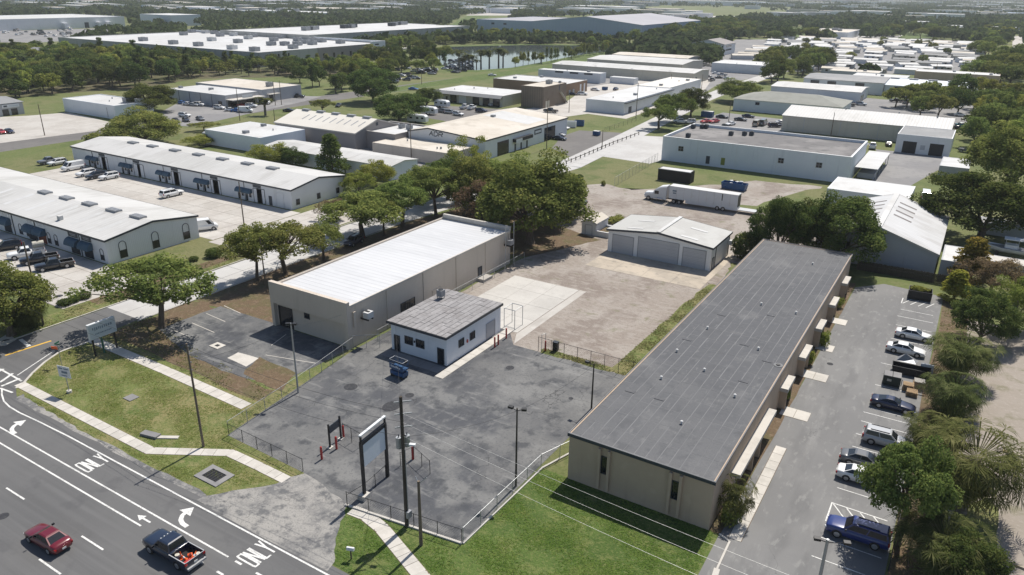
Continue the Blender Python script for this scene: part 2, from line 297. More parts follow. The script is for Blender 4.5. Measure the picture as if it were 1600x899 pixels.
M_blue = pm('blue_steel', (.025, .085, .21), .45, layers=((1.2, .5, .66, (.04, .07, .13), .6),))
M_bluelift = flat('blue_enamel', (.016, .066, .16), .45)
M_signface = flat('sign_face', (.46, .51, .55), .5)
M_signtext = flat('sign_text', (.16, .21, .26), .6)
M_signwhite = pm('white_sign', (.64, .655, .67), .45, layers=((.8, .5, .7, (.56, .565, .57), .6),))
M_siggrn = flat('sign_green', (.03, .12, .08), .5)
L_oak = leafmat('oak_leaves', (0.089, 0.123, 0.035), (0.171, 0.211, 0.060), (0.331, 0.344, 0.105))
L_dark = leafmat('dense_leaves', (0.044, 0.072, 0.024), (0.088, 0.127, 0.037), (0.192, 0.218, 0.066))
L_light = leafmat('light_leaves', (0.124, 0.164, 0.036), (0.233, 0.275, 0.062), (0.406, 0.407, 0.116))
L_palm = leafmat('palm_fronds', (0.049, 0.065, 0.023), (0.100, 0.119, 0.041), (0.225, 0.224, 0.099))
L_dry = leafmat('dry_leaves', (0.123, 0.098, 0.057), (0.216, 0.167, 0.094), (0.306, 0.266, 0.144))
L_cedar = leafmat('cedar_sprays', (0.148, 0.158, 0.028), (0.282, 0.263, 0.049), (0.491, 0.407, 0.089))
def carpaint(name, c): return pm('paint_' + name, c, .28, .0, spec=.5, coat=.7)

# ------------------------------------------------------------------ the ground, roads, lots
_SH = [0]
def sheet(name, poly, lvl, mat, kind='structure'):
    m = MB(); a = sum(poly[i - 1][0] * poly[i][1] - poly[i][0] * poly[i - 1][1] for i in range(len(poly)))
    if a < 0: poly = poly[::-1]
    _SH[0] += 1; z = lvl * .005 + _SH[0] * .00004
    m.face([(x, y, z) for x, y in poly]); o = m.build(name, mat); o['kind'] = kind; return o
def PX(*pts): return [G(*p) for p in pts]
def rect(x0, x1, y0, y1): return [(x0, y0), (x1, y0), (x1, y1), (x0, y1)]
def wob(poly, amp, n, seed):
    q = random.Random(seed); out = []
    for i in range(len(poly)):
        a, b = poly[i], poly[(i + 1) % len(poly)]
        L = math.hypot(b[0] - a[0], b[1] - a[1]); m_ = max(1, min(n, int(L / .6))); am = min(amp, L / m_ * .3)
        for k in range(m_):
            t = k / m_; out.append((a[0] + (b[0] - a[0]) * t + q.uniform(-am, am), a[1] + (b[1] - a[1]) * t + q.uniform(-am, am)))
    return out
gm = MB(); gm.face([(-14000, -300, 0), (14000, -300, 0), (14000, 16000, 0), (-14000, 16000, 0)]); gm.build('ground', M_ground)['kind'] = 'structure'
# far second street and side street
sheet('second_street', [(-257, -200), (-243, -200), (-240, 160), (-238, 260), (-232, 380), (-226, 700), (-236, 700), (-246, 380), (-254, 260), (-257, 160)], 2, M_street)
CS = [(-103.3, 57), (-103, 110), (-99, 150), (-95.5, 185), (-99, 232), (-109, 340), (-111, 390), (-112, 560)]
sheet('side_street', [(x - 4.2, y) for x, y in CS] + [(x + 4.2, y) for x, y in reversed(CS)], 2, M_seam)
# corner lawn and lawns in front
CORNER = PX((130, 538), (110, 544), (92, 551), (70, 566), (51, 583), (37, 599), (25, 607), (26, 619), (40, 631))
sheet('corner_lawn', [(-98.4, 52)] + CORNER + [(-86, 35.5), (-56, 35.5), (-52, 40.6), (-51, 43.3), (-63, 43.8), (-64.5, 55), (-66, 66.5), (-98, 52.5)], 1, M_grass)
sheet('front_lawn', [(-43.9, 41.7), (-41.9, 38.4), (-39.4, 35.3), (-11.5, 35.3), (-11.9, 57.1), (-31.2, 57.1), (-31.3, 43.4)], 1, M_grass2)
sheet('strip_lawn', rect(-111.9, -107.6, 43, 82), 1, M_grass)
sheet('mulch_bed', wob([(-112.2, 57), (-109.6, 57), (-109.6, 84), (-112.2, 84)], .3, 6, 3), 2, M_dry)
sheet('verge_soil', wob([(-98.6, 51.2), (-66, 50.6), (-66, 53), (-78, 54.6), (-93, 57), (-93, 66), (-98.6, 66)], .5, 6, 5), 2, M_dry)
sheet('tree_soil', wob([(-98.9, 66), (-81.3, 66.5), (-81.3, 110), (-98.2, 118)], .5, 6, 6), 2, M_dry)
sheet('back_soil', wob([(-98.2, 112), (-67, 112), (-60, 116), (-57, 131), (-62, 150), (-92, 150)], 1, 5, 8), 2, M_dry)
# asphalt in front of the tan warehouse
sheet('warehouse_lot', wob([(-94, 56.5), (-84, 53.8), (-76, 53.2), (-67.2, 54.0), (-66.8, 66.9), (-93.5, 66.9)], .15, 6, 9), 3, M_lot)
sheet('lot_island', wob(PX((378, 585), (405, 558), (462, 583), (440, 612), (410, 600)), .15, 4, 2), 4, M_dry)
# the fenced yard: asphalt, dusty apron, gravel yard, concrete
sheet('fenced_yard_asphalt', [(-63.2, 43.7), (-51, 43.3), (-43.9, 41.9), (-31.5, 43.5), (-31.2, 80.2), (-48.6, 80.0), (-51.8, 84), (-66, 84), (-66, 66.5)], 3, M_lot)
sheet('driveway_apron', wob([(-56.2, 35.6), (-52, 40.6), (-51, 43.4), (-43.8, 42.0), (-41.9, 38.4), (-39.2, 35.6), (-39.0, 34.5), (-56.4, 34.6)], .18, 5, 4), 4, M_apron)
sheet('gravel_yard', wob([(-66, 80), (-48.6, 79.9), (-31.3, 80.0), (-30.8, 116), (-33, 131), (-58, 131), (-66, 112)], .25, 12, 12), 2, M_gravel)
sheet('truck_yard', wob([(-92, 150), (-86, 138), (-60, 129), (-30, 131), (-18, 150), (-17, 163), (-35, 167), (-62, 168), (-78, 172)], .8, 6, 13), 2, M_gravel)
sheet('fence_weeds', wob([(-34.2, 80.2), (-31.2, 80.2), (-30.6, 118), (-33.2, 118), (-33.9, 98)], .4, 8, 14), 3, M_grass)
sheet('yard_weeds', wob([(-44.5, 80.2), (-34, 80), (-34, 81.4), (-44.5, 81.2)], .3, 8, 15), 3, M_grass)
# parking on the right, bare strip beyond
sheet('parking_lot', [(-11.8, -20), (1.2, -20), (1.0, 133.5), (-8, 134.5), (-11.9, 130), (-12.4, 57)], 2, M_park)
sheet('bed_strip', wob([(-13.4, 57), (-12.3, 57), (-12.0, 132), (-13.4, 132)], .12, 20, 16), 3, M_dry)
sheet('bare_strip', wob([(5.6, 10), (60, 10), (60, 125), (5.0, 125)], .5, 9, 17), 1, M_dirt)
sheet('tree_strip', wob([(1.2, 20), (5.0, 20), (5.0, 133), (1.2, 133)], .3, 9, 18), 2, M_dry)
# yards, lots beyond
sheet('paved_court', [(-21, 205), (-13.5, 204), (-3.5, 258), (-3, 262), (-26, 262), (-20.5, 240)], 2, M_greylot)
sheet('workshop_lot', PX((862, 232), (878, 213), (905, 204), (990, 209), (972, 218), (895, 247)), 3, M_street)
sheet('storage_yard', PX((812, 172), (884, 160), (918, 136), (1085, 112), (1110, 128), (1098, 145), (978, 186), (918, 178), (890, 182), (840, 186)), 2, M_conc)
sheet('corner_lot', PX((930, 243), (1000, 212), (1037, 214), (1037, 250), (1015, 256)), 2, M_strt)
sheet('rear_parking', PX((1085, 190), (1130, 176), (1235, 188), (1225, 206), (1360, 224), (1330, 246), (1037, 216)), 1, M_greylot)
sheet('dealer_lot', PX((257, 196), (250, 176), (290, 155), (352, 170), (400, 163), (465, 150), (503, 151), (470, 160), (402, 175), (300, 198)), 3, M_greylot)
sheet('store_lot', PX((-60, 195), (0, 183), (45, 181), (108, 176), (180, 193), (172, 202), (100, 211), (0, 224), (-60, 230)), 3, M_conc)
sheet('pond', PX((664, 84), (676, 78), (700, 73.5), (760, 72), (830, 70.5), (905, 71.5), (975, 73), (985, 76.5), (940, 81.5), (905, 86), (850, 97), (800, 106), (745, 110), (705, 109.5), (684, 97)), 3, pm('pond_water', (.07, .085, .09), .06, spec=.5, bump=(.6, .15, .05)))
sheet('pond_bank', PX((655, 84), (670, 76), (700, 72), (760, 70.5), (830, 69), (905, 70), (990, 71.5), (1000, 76), (950, 84), (920, 89), (860, 100), (800, 109), (745, 113), (700, 113), (675, 98)), 2, M_grass2)
sheet('road_verge', PX((560, 146), (640, 133), (780, 112.5), (840, 105), (930, 86.5), (985, 76), (998, 77), (900, 100), (800, 119), (640, 140), (570, 151)), 2, M_grass2)
sheet('ball_field', PX((700, 42), (720, 30), (735, 24), (764, 23), (760, 41)), 2, M_grass2)
sheet('field_road', PX((728, 24.5), (736, 20.5), (805, 20.5), (800, 24.5)), 3, M_conc)
sheet('shed_yard', wob(PX((318, 230), (330, 214), (404, 226), (440, 238), (540, 268), (625, 282), (700, 262), (770, 238), (700, 228), (560, 222), (470, 208), (440, 196), (425, 200)), .6, 4, 41), 1, M_greylot)
sheet('garage_court', wob(PX((655, 182), (672, 164), (800, 172), (812, 186), (770, 196), (700, 190)), .6, 4, 42), 2, M_street)
sheet('warehouse_yard', wob(PX((800, 150), (845, 118), (862, 104), (905, 90), (1085, 86), (1130, 92), (1185, 104), (1190, 118), (1120, 135), (1095, 150), (940, 140)), 1.0, 4, 43), 1, M_greylot)
sheet('hall_yard', wob(PX((1205, 172), (1200, 150), (1262, 142), (1380, 156), (1500, 160), (1560, 176), (1530, 196), (1490, 200), (1300, 172)), .8, 4, 44), 1, M_greylot)
sheet('wood_floor', wob(PX((-60, 163), (0, 155), (100, 146), (210, 139), (300, 124), (470, 120), (560, 117), (560, 106), (440, 103), (300, 97), (160, 90), (60, 84), (-60, 88)), 2, 5, 45), 1, pm('leaf_litter', (.085, .075, .042), .95, layers=((.05, .42, .6, (.075, .095, .03), .8), (.4, .48, .64, (.13, .105, .06), .6)), bump=(2, .8, .1)))
sheet('side_dirt', wob(PX((905, 300), (930, 292), (960, 300), (1180, 322), (1250, 300), (1290, 292), (1180, 282), (1110, 290)), .8, 4, 46), 1, M_gravel)
sheet('plant_yard', PX((-60, 66), (-60, 51), (0, 49), (188, 43.5), (130, 62), (60, 67)), 3, M_greylot); sheet('far_lot', PX((1030, 33), (1100, 25), (1165, 26), (1150, 34), (1080, 36)), 2, M_conc)
sheet('mobile_home_park', PX((1120, 118), (1120, 80), (1150, 62), (1300, 62), (1430, 58), (1528, 68), (1535, 108), (1400, 116), (1250, 112)), 1, M_greylot)
sheet('park_lane', PX((1180, 63), (1270, 62), (1340, 55), (1400, 56), (1440, 53), (1460, 58), (1430, 66), (1300, 66)), 2, M_strt)
sheet('east_lane', [(12, 700), (26, 700), (30, 1130), (14, 1130)], 3, M_conc)
sheet('east_verge', [(-6, 690), (40, 690), (44, 1150), (0, 1150)], 2, M_grass)
for nm, pts in (('far_field', ((1215, 60), (1235, 44), (1262, 42), (1262, 58))), ('far_meadow', ((1400, 62), (1415, 52), (1462, 53), (1455, 60)))):
    sheet(nm, PX(*pts), 2, M_grass2)
# main road, aprons, kerbs
sheet('main_road', [(-700, -14), (500, -14), (500, 35.2), (-39, 35.2), (-56, 35.25), (-86, 35.4)] + CORNER[::-1] + [(-99.0, 52), (-99.3, 57), (-107.3, 57), (-107.3, 43), (-108.6, 39), (-112, 35.8), (-700, 35.3)], 3, M_road)
def slabs(name, x0, x1, y0, y1, nx, ny, lvl, mat, bed, gap=.035, piece='slab'):
    base = sheet(name, rect(x0, x1, y0, y1), lvl, bed); sx = (x1 - x0) / nx; sy = (y1 - y0) / ny
    q = MB(); q.box(-sx / 2 + gap, sx / 2 - gap, -sy / 2 + gap, sy / 2 - gap, 0, .012); me = q.mesh(piece, mat)
    for i in range(nx):
        for j in range(ny): ob(piece, me, base, (x0 + sx * (i + .5), y0 + sy * (j + .5), lvl * .005 + rnd.uniform(.001, .006)))
    return base
slabs('court_between_white_buildings', -206, -121.5, 87.2, 110.0, 18, 5, 3, M_conc, M_dry)
slabs('court_before_white_building', -164, -112.3, 53, 68.0, 11, 4, 2, M_conc, M_dry)
slabs('side_apron', -121.3, -108.2, 86, 127, 3, 9, 2, M_conc, M_dry)
def slab_lane(cs, w, n0, lvl, mat, base):
    for k in range(len(cs) - 1):
        a, b = Vector(cs[k]), Vector(cs[k + 1]); L = (b - a).length; n = max(1, round(L / 4.6)); ang = math.atan2(b.y - a.y, b.x - a.x)
        q = MB(); q.box(-L / n / 2 + .04, L / n / 2 - .04, -w / 2 + .04, w / 2 - .04, 0, .012); me = q.mesh('slab', mat)
        for i in range(n):
            for sd in (-1, 1):
                c = a + (b - a) * ((i + .5) / n); nv = Vector((-(b - a).y, (b - a).x)).normalized() * (sd * w / 2)
                ob('slab', me, base, (c.x + nv.x, c.y + nv.y, lvl * .005 + rnd.uniform(.001, .006)), ang)
slab_lane(CS[:5], 4.1, 0, 2, M_strt, bpy.data.objects['side_street'])
sheet('side_street_far', [(x - 4.1, y) for x, y in CS[4:]] + [(x + 4.1, y) for x, y in reversed(CS[4:])], 3, M_strt)
slabs('yard_slab', -62.6, -50.2, 83.6, 103.2, 3, 4, 4, M_slab, M_gravel, .02)
sheet('slab_skirt', [(-50.1, 83.2), (-48.7, 80.3), (-48.9, 103.3), (-50.1, 103.3)], 4, M_conc)
slabs('garage_pad', -54.8, -33.6, 114.6, 124.0, 4, 2, 4, M_pad, M_gravel, .03)
slabs('office_walk', -52.3, -51.0, 66.8, 84, 1, 9, 5, M_walk, M_dry, .02)
slabs('office_step', -62.2, -52.4, 67.6, 69.5, 6, 1, 5, M_greylot, M_dry, .02)

def walk(name, pts, w, lvl=3):
    base = MB(); base.ribbon(pts, w + .1, lvl * .005); b = base.build(name, M_dry); b['kind'] = 'structure'
    for k in range(len(pts) - 1):
        a, c = Vector(pts[k]), Vector(pts[k + 1]); L = (c - a).length; n = max(1, round(L / 1.55)); d = (c - a).normalized(); ang = math.atan2(d.y, d.x)
        t0 = .25 if k > 0 else 0; t1 = .25 if k < len(pts) - 2 else 0; L2 = L - t0 - t1
        q = MB(); q.box(-L2 / n / 2 + .02, L2 / n / 2 - .02, -w / 2, w / 2, 0, .02); me = q.mesh('slab', M_walk)
        for i in range(n):
            p = a + d * (t0 + L2 * (i + .5) / n); ob('slab', me, b, (p.x, p.y, lvl * .005 + rnd.uniform(.001, .008)), ang)
        if k > 0:
            q = MB(); q.prism([(math.cos(t) * w * .5, math.sin(t) * w * .5) for t in [j * math.pi / 5 for j in range(10)]], 0, .016); ob('slab', q.mesh('slab', M_walk), b, (a.x, a.y, lvl * .005))
    return b
walk('front_sidewalk', [(-94, 37.45), (-67.6, 37.3), (-60.2, 41.6), (-55.5, 41.6), (-51.6, 41.5)], 1.2)
walk('upper_sidewalk', [(-98.2, 49.4), (-82, 49.3), (-66.3, 48.9)], 1.5)
RW = PX((549, 797), (572, 806), (596, 825), (657, 899), (690, 940))
walk('right_sidewalk', RW, 1.35)
walk('building_walk', [(-11.0, 57), (-11.0, 74.5)], 1.1)
for y in (82.5, 93.5, 103.0, 113.5): walk('entry_walk', [(-12.9, y), (-9.7, y)] if y < 100 else [(-12.9, y), (-10.6, y)], 2.2, 4)
q = MB(); q.box(-57.5, -54, 49.6, 51.8, .0, .03); 
sheet('patio_slab', wob(PX((355, 560), (372, 551), (405, 560), (385, 573)), .05, 2, 1), 4, M_walk)
# kerbs
def kerb(pts, w=.18, h=.12):
    m = MB()
    for a, b in zip(pts, pts[1:]):
        d = Vector((b[0] - a[0], b[1] - a[1])); L = d.length; m.cbox(((a[0] + b[0]) / 2, (a[1] + b[1]) / 2, h / 2), L, w, h, math.atan2(d.y, d.x))
    m.build('kerb', M_walk)['kind'] = 'structure'
kerb([(-107.5, 43), (-107.5, 56), (-107.6, 82), (-107.3, 120)]); kerb([(-98.9, 56.5), (-98.6, 90), (-98.3, 118)]); kerb([(-107.5, 43), (-108.8, 39), (-112.2, 36)])
kerb(CORNER[:7], .3, .05); kerb([(-98.9, 51.5), CORNER[0]], .3, .05)
kerb([(-11.2, 52.5), (-11.3, 56.5), (-12.4, 57)]); kerb([(-12.1, 46.6), (-10.9, 47.2), (-10.7, 48.2), (-11.2, 52.5)], .5)
kerb([(-43.9, 41.75), (-31.45, 43.35)], .22, .16); kerb([(-31.35, 43.4), (-31.0, 57), (-29.2, 63)], .2, .14)
sheet('road_shoulder', wob([(-90.5, 35.2), (-56.4, 35.1), (-56.2, 35.75), (-78, 35.6), (-90, 36.1), (-91, 36.4)], .16, 14, 31), 4, M_apron)
sheet('corner_turf', wob(PX((1490, 800), (1540, 775), (1562, 800), (1555, 850), (1560, 905), (1470, 920), (1470, 850)), .2, 4, 33), 2, M_grass)
M_ykerb = pm('worn_yellow_kerb', (.40, .31, .17), .9, layers=((1.5, .45, .6, (.34, .31, .27), .8),))
for a, b in (((1515, 858), (1545, 866)), ((1548, 868), (1578, 880)), ((1581, 882), (1606, 892)), ((1567, 706), (1586, 711)), ((1589, 712), (1606, 717))):
    (xa, ya), (xb, yb) = G(*a), G(*b); tag(MB().cbox((0, 0, .1), math.hypot(xb - xa, yb - ya), .25, .2, math.atan2(yb - ya, xb - xa)).build('kerb_block', M_ykerb, None, ((xa + xb) / 2, (ya + yb) / 2, 0)), 'worn yellow kerb block on the bare strip at the lower right edge', 'kerb block', 'yellow kerb blocks on the bare strip')
# painted markings
def mark(name, pts, w, lvl=5, mat=None, z=0):
    m = MB(); _SH[0] += 1; m.ribbon(pts, w, lvl * .005 + z + _SH[0] * .00004); m.build(name, mat or WHITE)['kind'] = 'structure'
mark('edge_line', [(300, 34.2), (-77.5, 34.2)] + PX((54, 656), (30, 645), (15, 636), (6, 627), (3, 617), (3, 607)), .17)
mark('edge_line', PX((27, 587), (60, 565), (84, 549)), .15)
mark('lane_line', [(-47.5, 31.15), (-160, 31.15)], .17); mark('lane_line', [(-57.5, 29.55), (-160, 29.55)], .17)
for k in range(5): mark('lane_dash', [(-46.6 + k * 2.6, 31.15), (-45.8 + k * 2.6, 31.15)], .2)
for k in range(5): mark('lane_dash', [(-49.5 + k * 2.6, 29.5), (-48.7 + k * 2.6, 29.5)], .2)
for k in range(-9, 12):
    mark('lane_dash', [(-60.7 + 12.9 * k, 25.9), (-57.4 + 12.9 * k, 25.9)], .17); mark('lane_dash', [(-60.9 + 12.9 * k, 22.3), (-57.6 + 12.9 * k, 22.3)], .17)
mark('lane_dash', [(-88.6, 31.6), (-85.8, 31.0)], .2)
mark('centre_line', PX((8, 556), (80, 533)), .35, 5, YELLOW); mark('stop_line', [(-106.8, 44.1), (-103.6, 43.6)], .5)
m = MB()
for a, b in (((0, 577), (34, 596)), ((0, 607), (20, 614))): mark('crosswalk_line', PX(a, b), .24)
for a, b in (((0, 598), (20, 584)), ((2, 604), (31, 592)), ((-16, 588), (6, 577))): mark('crosswalk_bar', PX(a, b), .36, 5, None, .002)
def letters(word, x, y, wx, wy, th=.175):
    """road lettering read by a driver heading towards -x: letters run along +y, their tops point to -x"""
    SH = {'O': [[(.0, .12), (.0, .88), (.12, 1), (.88, 1), (1, .88), (1, .12), (.88, 0), (.12, 0), (.0, .12)]], 'N': [[(0, 0), (0, 1)], [(0, 1), (1, 0)], [(1, 0), (1, 1)]],
          'L': [[(0, 1), (0, 0), (1, 0)]], 'Y': [[(0, 1), (.5, .45), (.5, 0)], [(1, 1), (.5, .45)]]}
    m = MB(); n = len(word); cw = wy / n; k = 0
    for i, c in enumerate(word):
        for st in SH[c]:
            k += 1; m.ribbon([(x - v * wx, y + (i + .1 + u * .72) * cw) for u, v in st], th if len(st) > 2 else th * .95, .025 + .001 * k)
    m.build('road_lettering', WHITE)['kind'] = 'structure'
letters('ONLY', -69.4, 31.55, 2.3, 2.55); letters('ONLY', -44.6, 31.5, 2.3, 2.55)
def turn_arrow(x, y):
    m = MB(); pts = [(x, y), (x - .75, y + .05), (x - 1.35, y + .3), (x - 1.75, y + .75), (x - 1.85, y + 1.15)]
    m.ribbon(pts, .42, .026); m.face([(x - 2.65, y + 1.1, .027), (x - 1.05, y + 1.1, .027), (x - 1.85, y + 2.1, .027)]); m.build('turn_arrow', WHITE)['kind'] = 'structure'
ax, ay = G(293, 822); turn_arrow(ax + .1, ay - .1); ax, ay = G(24, 678); turn_arrow(ax, ay)
ax, ay = G(235, 817); m = MB(); m.ribbon([(ax, ay), (ax - 1.1, ay)], .18, .026); m.face([(ax - 1.1, ay - .38, .027), (ax - 1.1, ay + .38, .027), (ax - 1.95, ay, .027)][::-1]); m.build('bike_arrow', WHITE)['kind'] = 'structure'
# parking stalls
for a, b in (((1368, 600), (1425, 617)), ((1362, 637), (1436, 660)), ((1350, 641), (1428, 668)), ((1345, 659), (1420, 677)), ((1338, 676), (1420, 703)), ((1332, 697), (1414, 722)), ((1324, 718), (1400, 742)), ((1308, 762), (1395, 790)), ((1280, 840), (1383, 874)), ((1268, 869), (1352, 899)), ((1377, 565), (1455, 588)), ((1392, 528), (1462, 545)), ((1400, 507), (1460, 521)), ((1402, 494), (1458, 505)), ((1407, 484), (1458, 493))):
    (x0, y0), (x1, y1) = G(*a), G(*b); mark('stall_line', [(x0, (y0 + y1) / 2), (min(x1, .6), (y0 + y1) / 2)], .11, 4)
hx, hy = G(1300, 786); mark('stall_line', [(hx, hy - 3.2), (hx, hy), (.4, hy - .05)], .13, 4)
for k in range(4): mark('hatch_line', [(hx + .15 + 1.2 * k, hy - .12), (hx + 1.45 + 1.2 * k, hy - 1.9)], .13, 4, None, .002)
hx, hy = G(1411, 466); mark('stall_line', [(hx, hy - 2.6), (hx, hy)], .13, 4)
for k in range(4): mark('hatch_line', [(hx + .2 + 1.1 * k, hy - 2.5), (hx + 1.2 + 1.1 * k, hy)], .13, 4, None, .002)
for a, b in (((90, 524 - 16), (55, 514)),): pass
for a, b in (((272, 517), (305, 530)), ((300, 505), (335, 520)), ((322, 490), (352, 503)), ((415, 555), (493, 568)), ((424, 540), (447, 523)), ((350, 478), (376, 490))): mark('faded_line', PX(a, b), .12, 4, M_walk)
# patches, covers and drains lying in the ground
def disc(name, px, r, mat, lvl=6, sq=1.0):
    x, y = G(*px); m = MB(); m.face([(x + math.cos(t) * r, y + math.sin(t) * r * sq, lvl * .005) for t in [k * math.pi / 8 for k in range(16)]]); m.build(name, mat)['kind'] = 'structure'
M_patch = pm('tar_patch', (.035, .037, .042), .9, layers=((3, .45, .6, (.06, .06, .065), .7),))
disc('asphalt_patch', (548, 605), .85, M_patch); disc('asphalt_patch', (612, 635), 1.0, M_patch, 6, 1.3); disc('asphalt_patch', (640, 618), .55, M_patch); disc('asphalt_patch', (513, 606), .5, M_lot, 6); disc('asphalt_patch', (797, 575), .55, M_patch); disc('asphalt_patch', (892, 623), .3, M_patch); disc('asphalt_patch', (5, 807), .5, M_patch); disc('asphalt_patch', (547, 584), .35, M_lot)
disc('manhole_cover', (1297, 569), .4, M_patch); disc('manhole_cover', (92, 463), .6, M_patch); disc('manhole_cover', (9, 533), .5, M_patch)
sheet('manhole_apron', PX((0, 529), (12, 522), (26, 531), (10, 540), (-5, 542)), 4, M_walk)
def drain(px, sx, sy, label):
    x, y = G(*px); t = thing('storm_drain', label, 'drain', (x, y, 0))
    m = MB(); m.box(-sx, sx, -sy, -sy * .6, 0, .1).box(-sx, sx, sy * .6, sy, 0, .1).box(-sx, -sx * .62, -sy * .6, sy * .6, 0, .1).box(sx * .62, sx, -sy * .6, sy * .6, 0, .1); m.build('rim', M_greylot, t)
    m = MB(); m.box(-sx * .61, sx * .61, -sy * .59, sy * .59, 0, .03); m.build('pit', M_black, t)
    for k in range(5): m = MB(); m.box(-sx * .5 + k * sx * .22, -sx * .5 + k * sx * .22 + .05, -sy * .58, sy * .58, .04, .07); m.build('grate_bar', M_black, t)
drain((335, 744), 1.7, 1.15, 'square concrete storm drain with dark grate in the roadside grass')
x, y = G(205, 622); t = tag(MB().box(-.7, .7, -.6, .6, 0, .09).build('concrete_cover', M_greylot, None, (x, y, 0)), 'flat grey concrete cover lying in the corner lawn', 'cover')
x, y = G(340, 541); t = thing('drain_box', 'small raised concrete box with dark hole in the warehouse lot', 'drain', (x, y, 0)); MB().box(-.9, .9, -.7, .7, 0, .1).build('rim', M_walk, t); MB().box(-.3, .3, -.25, .25, .101, .125).build('grate', M_black, t)
x, y = G(240, 686); t = thing('drain_headwall', 'small concrete headwall ramp beside the front sidewalk', 'headwall', (x, y, 0)); MB().cbox((-.8, .2, .15), 2.2, .8, .3, .2).build('base', M_greylot, t); MB().cbox((1.0, .9, .06), 2.6, .5, .12, .55).build('ramp', M_walk, t)

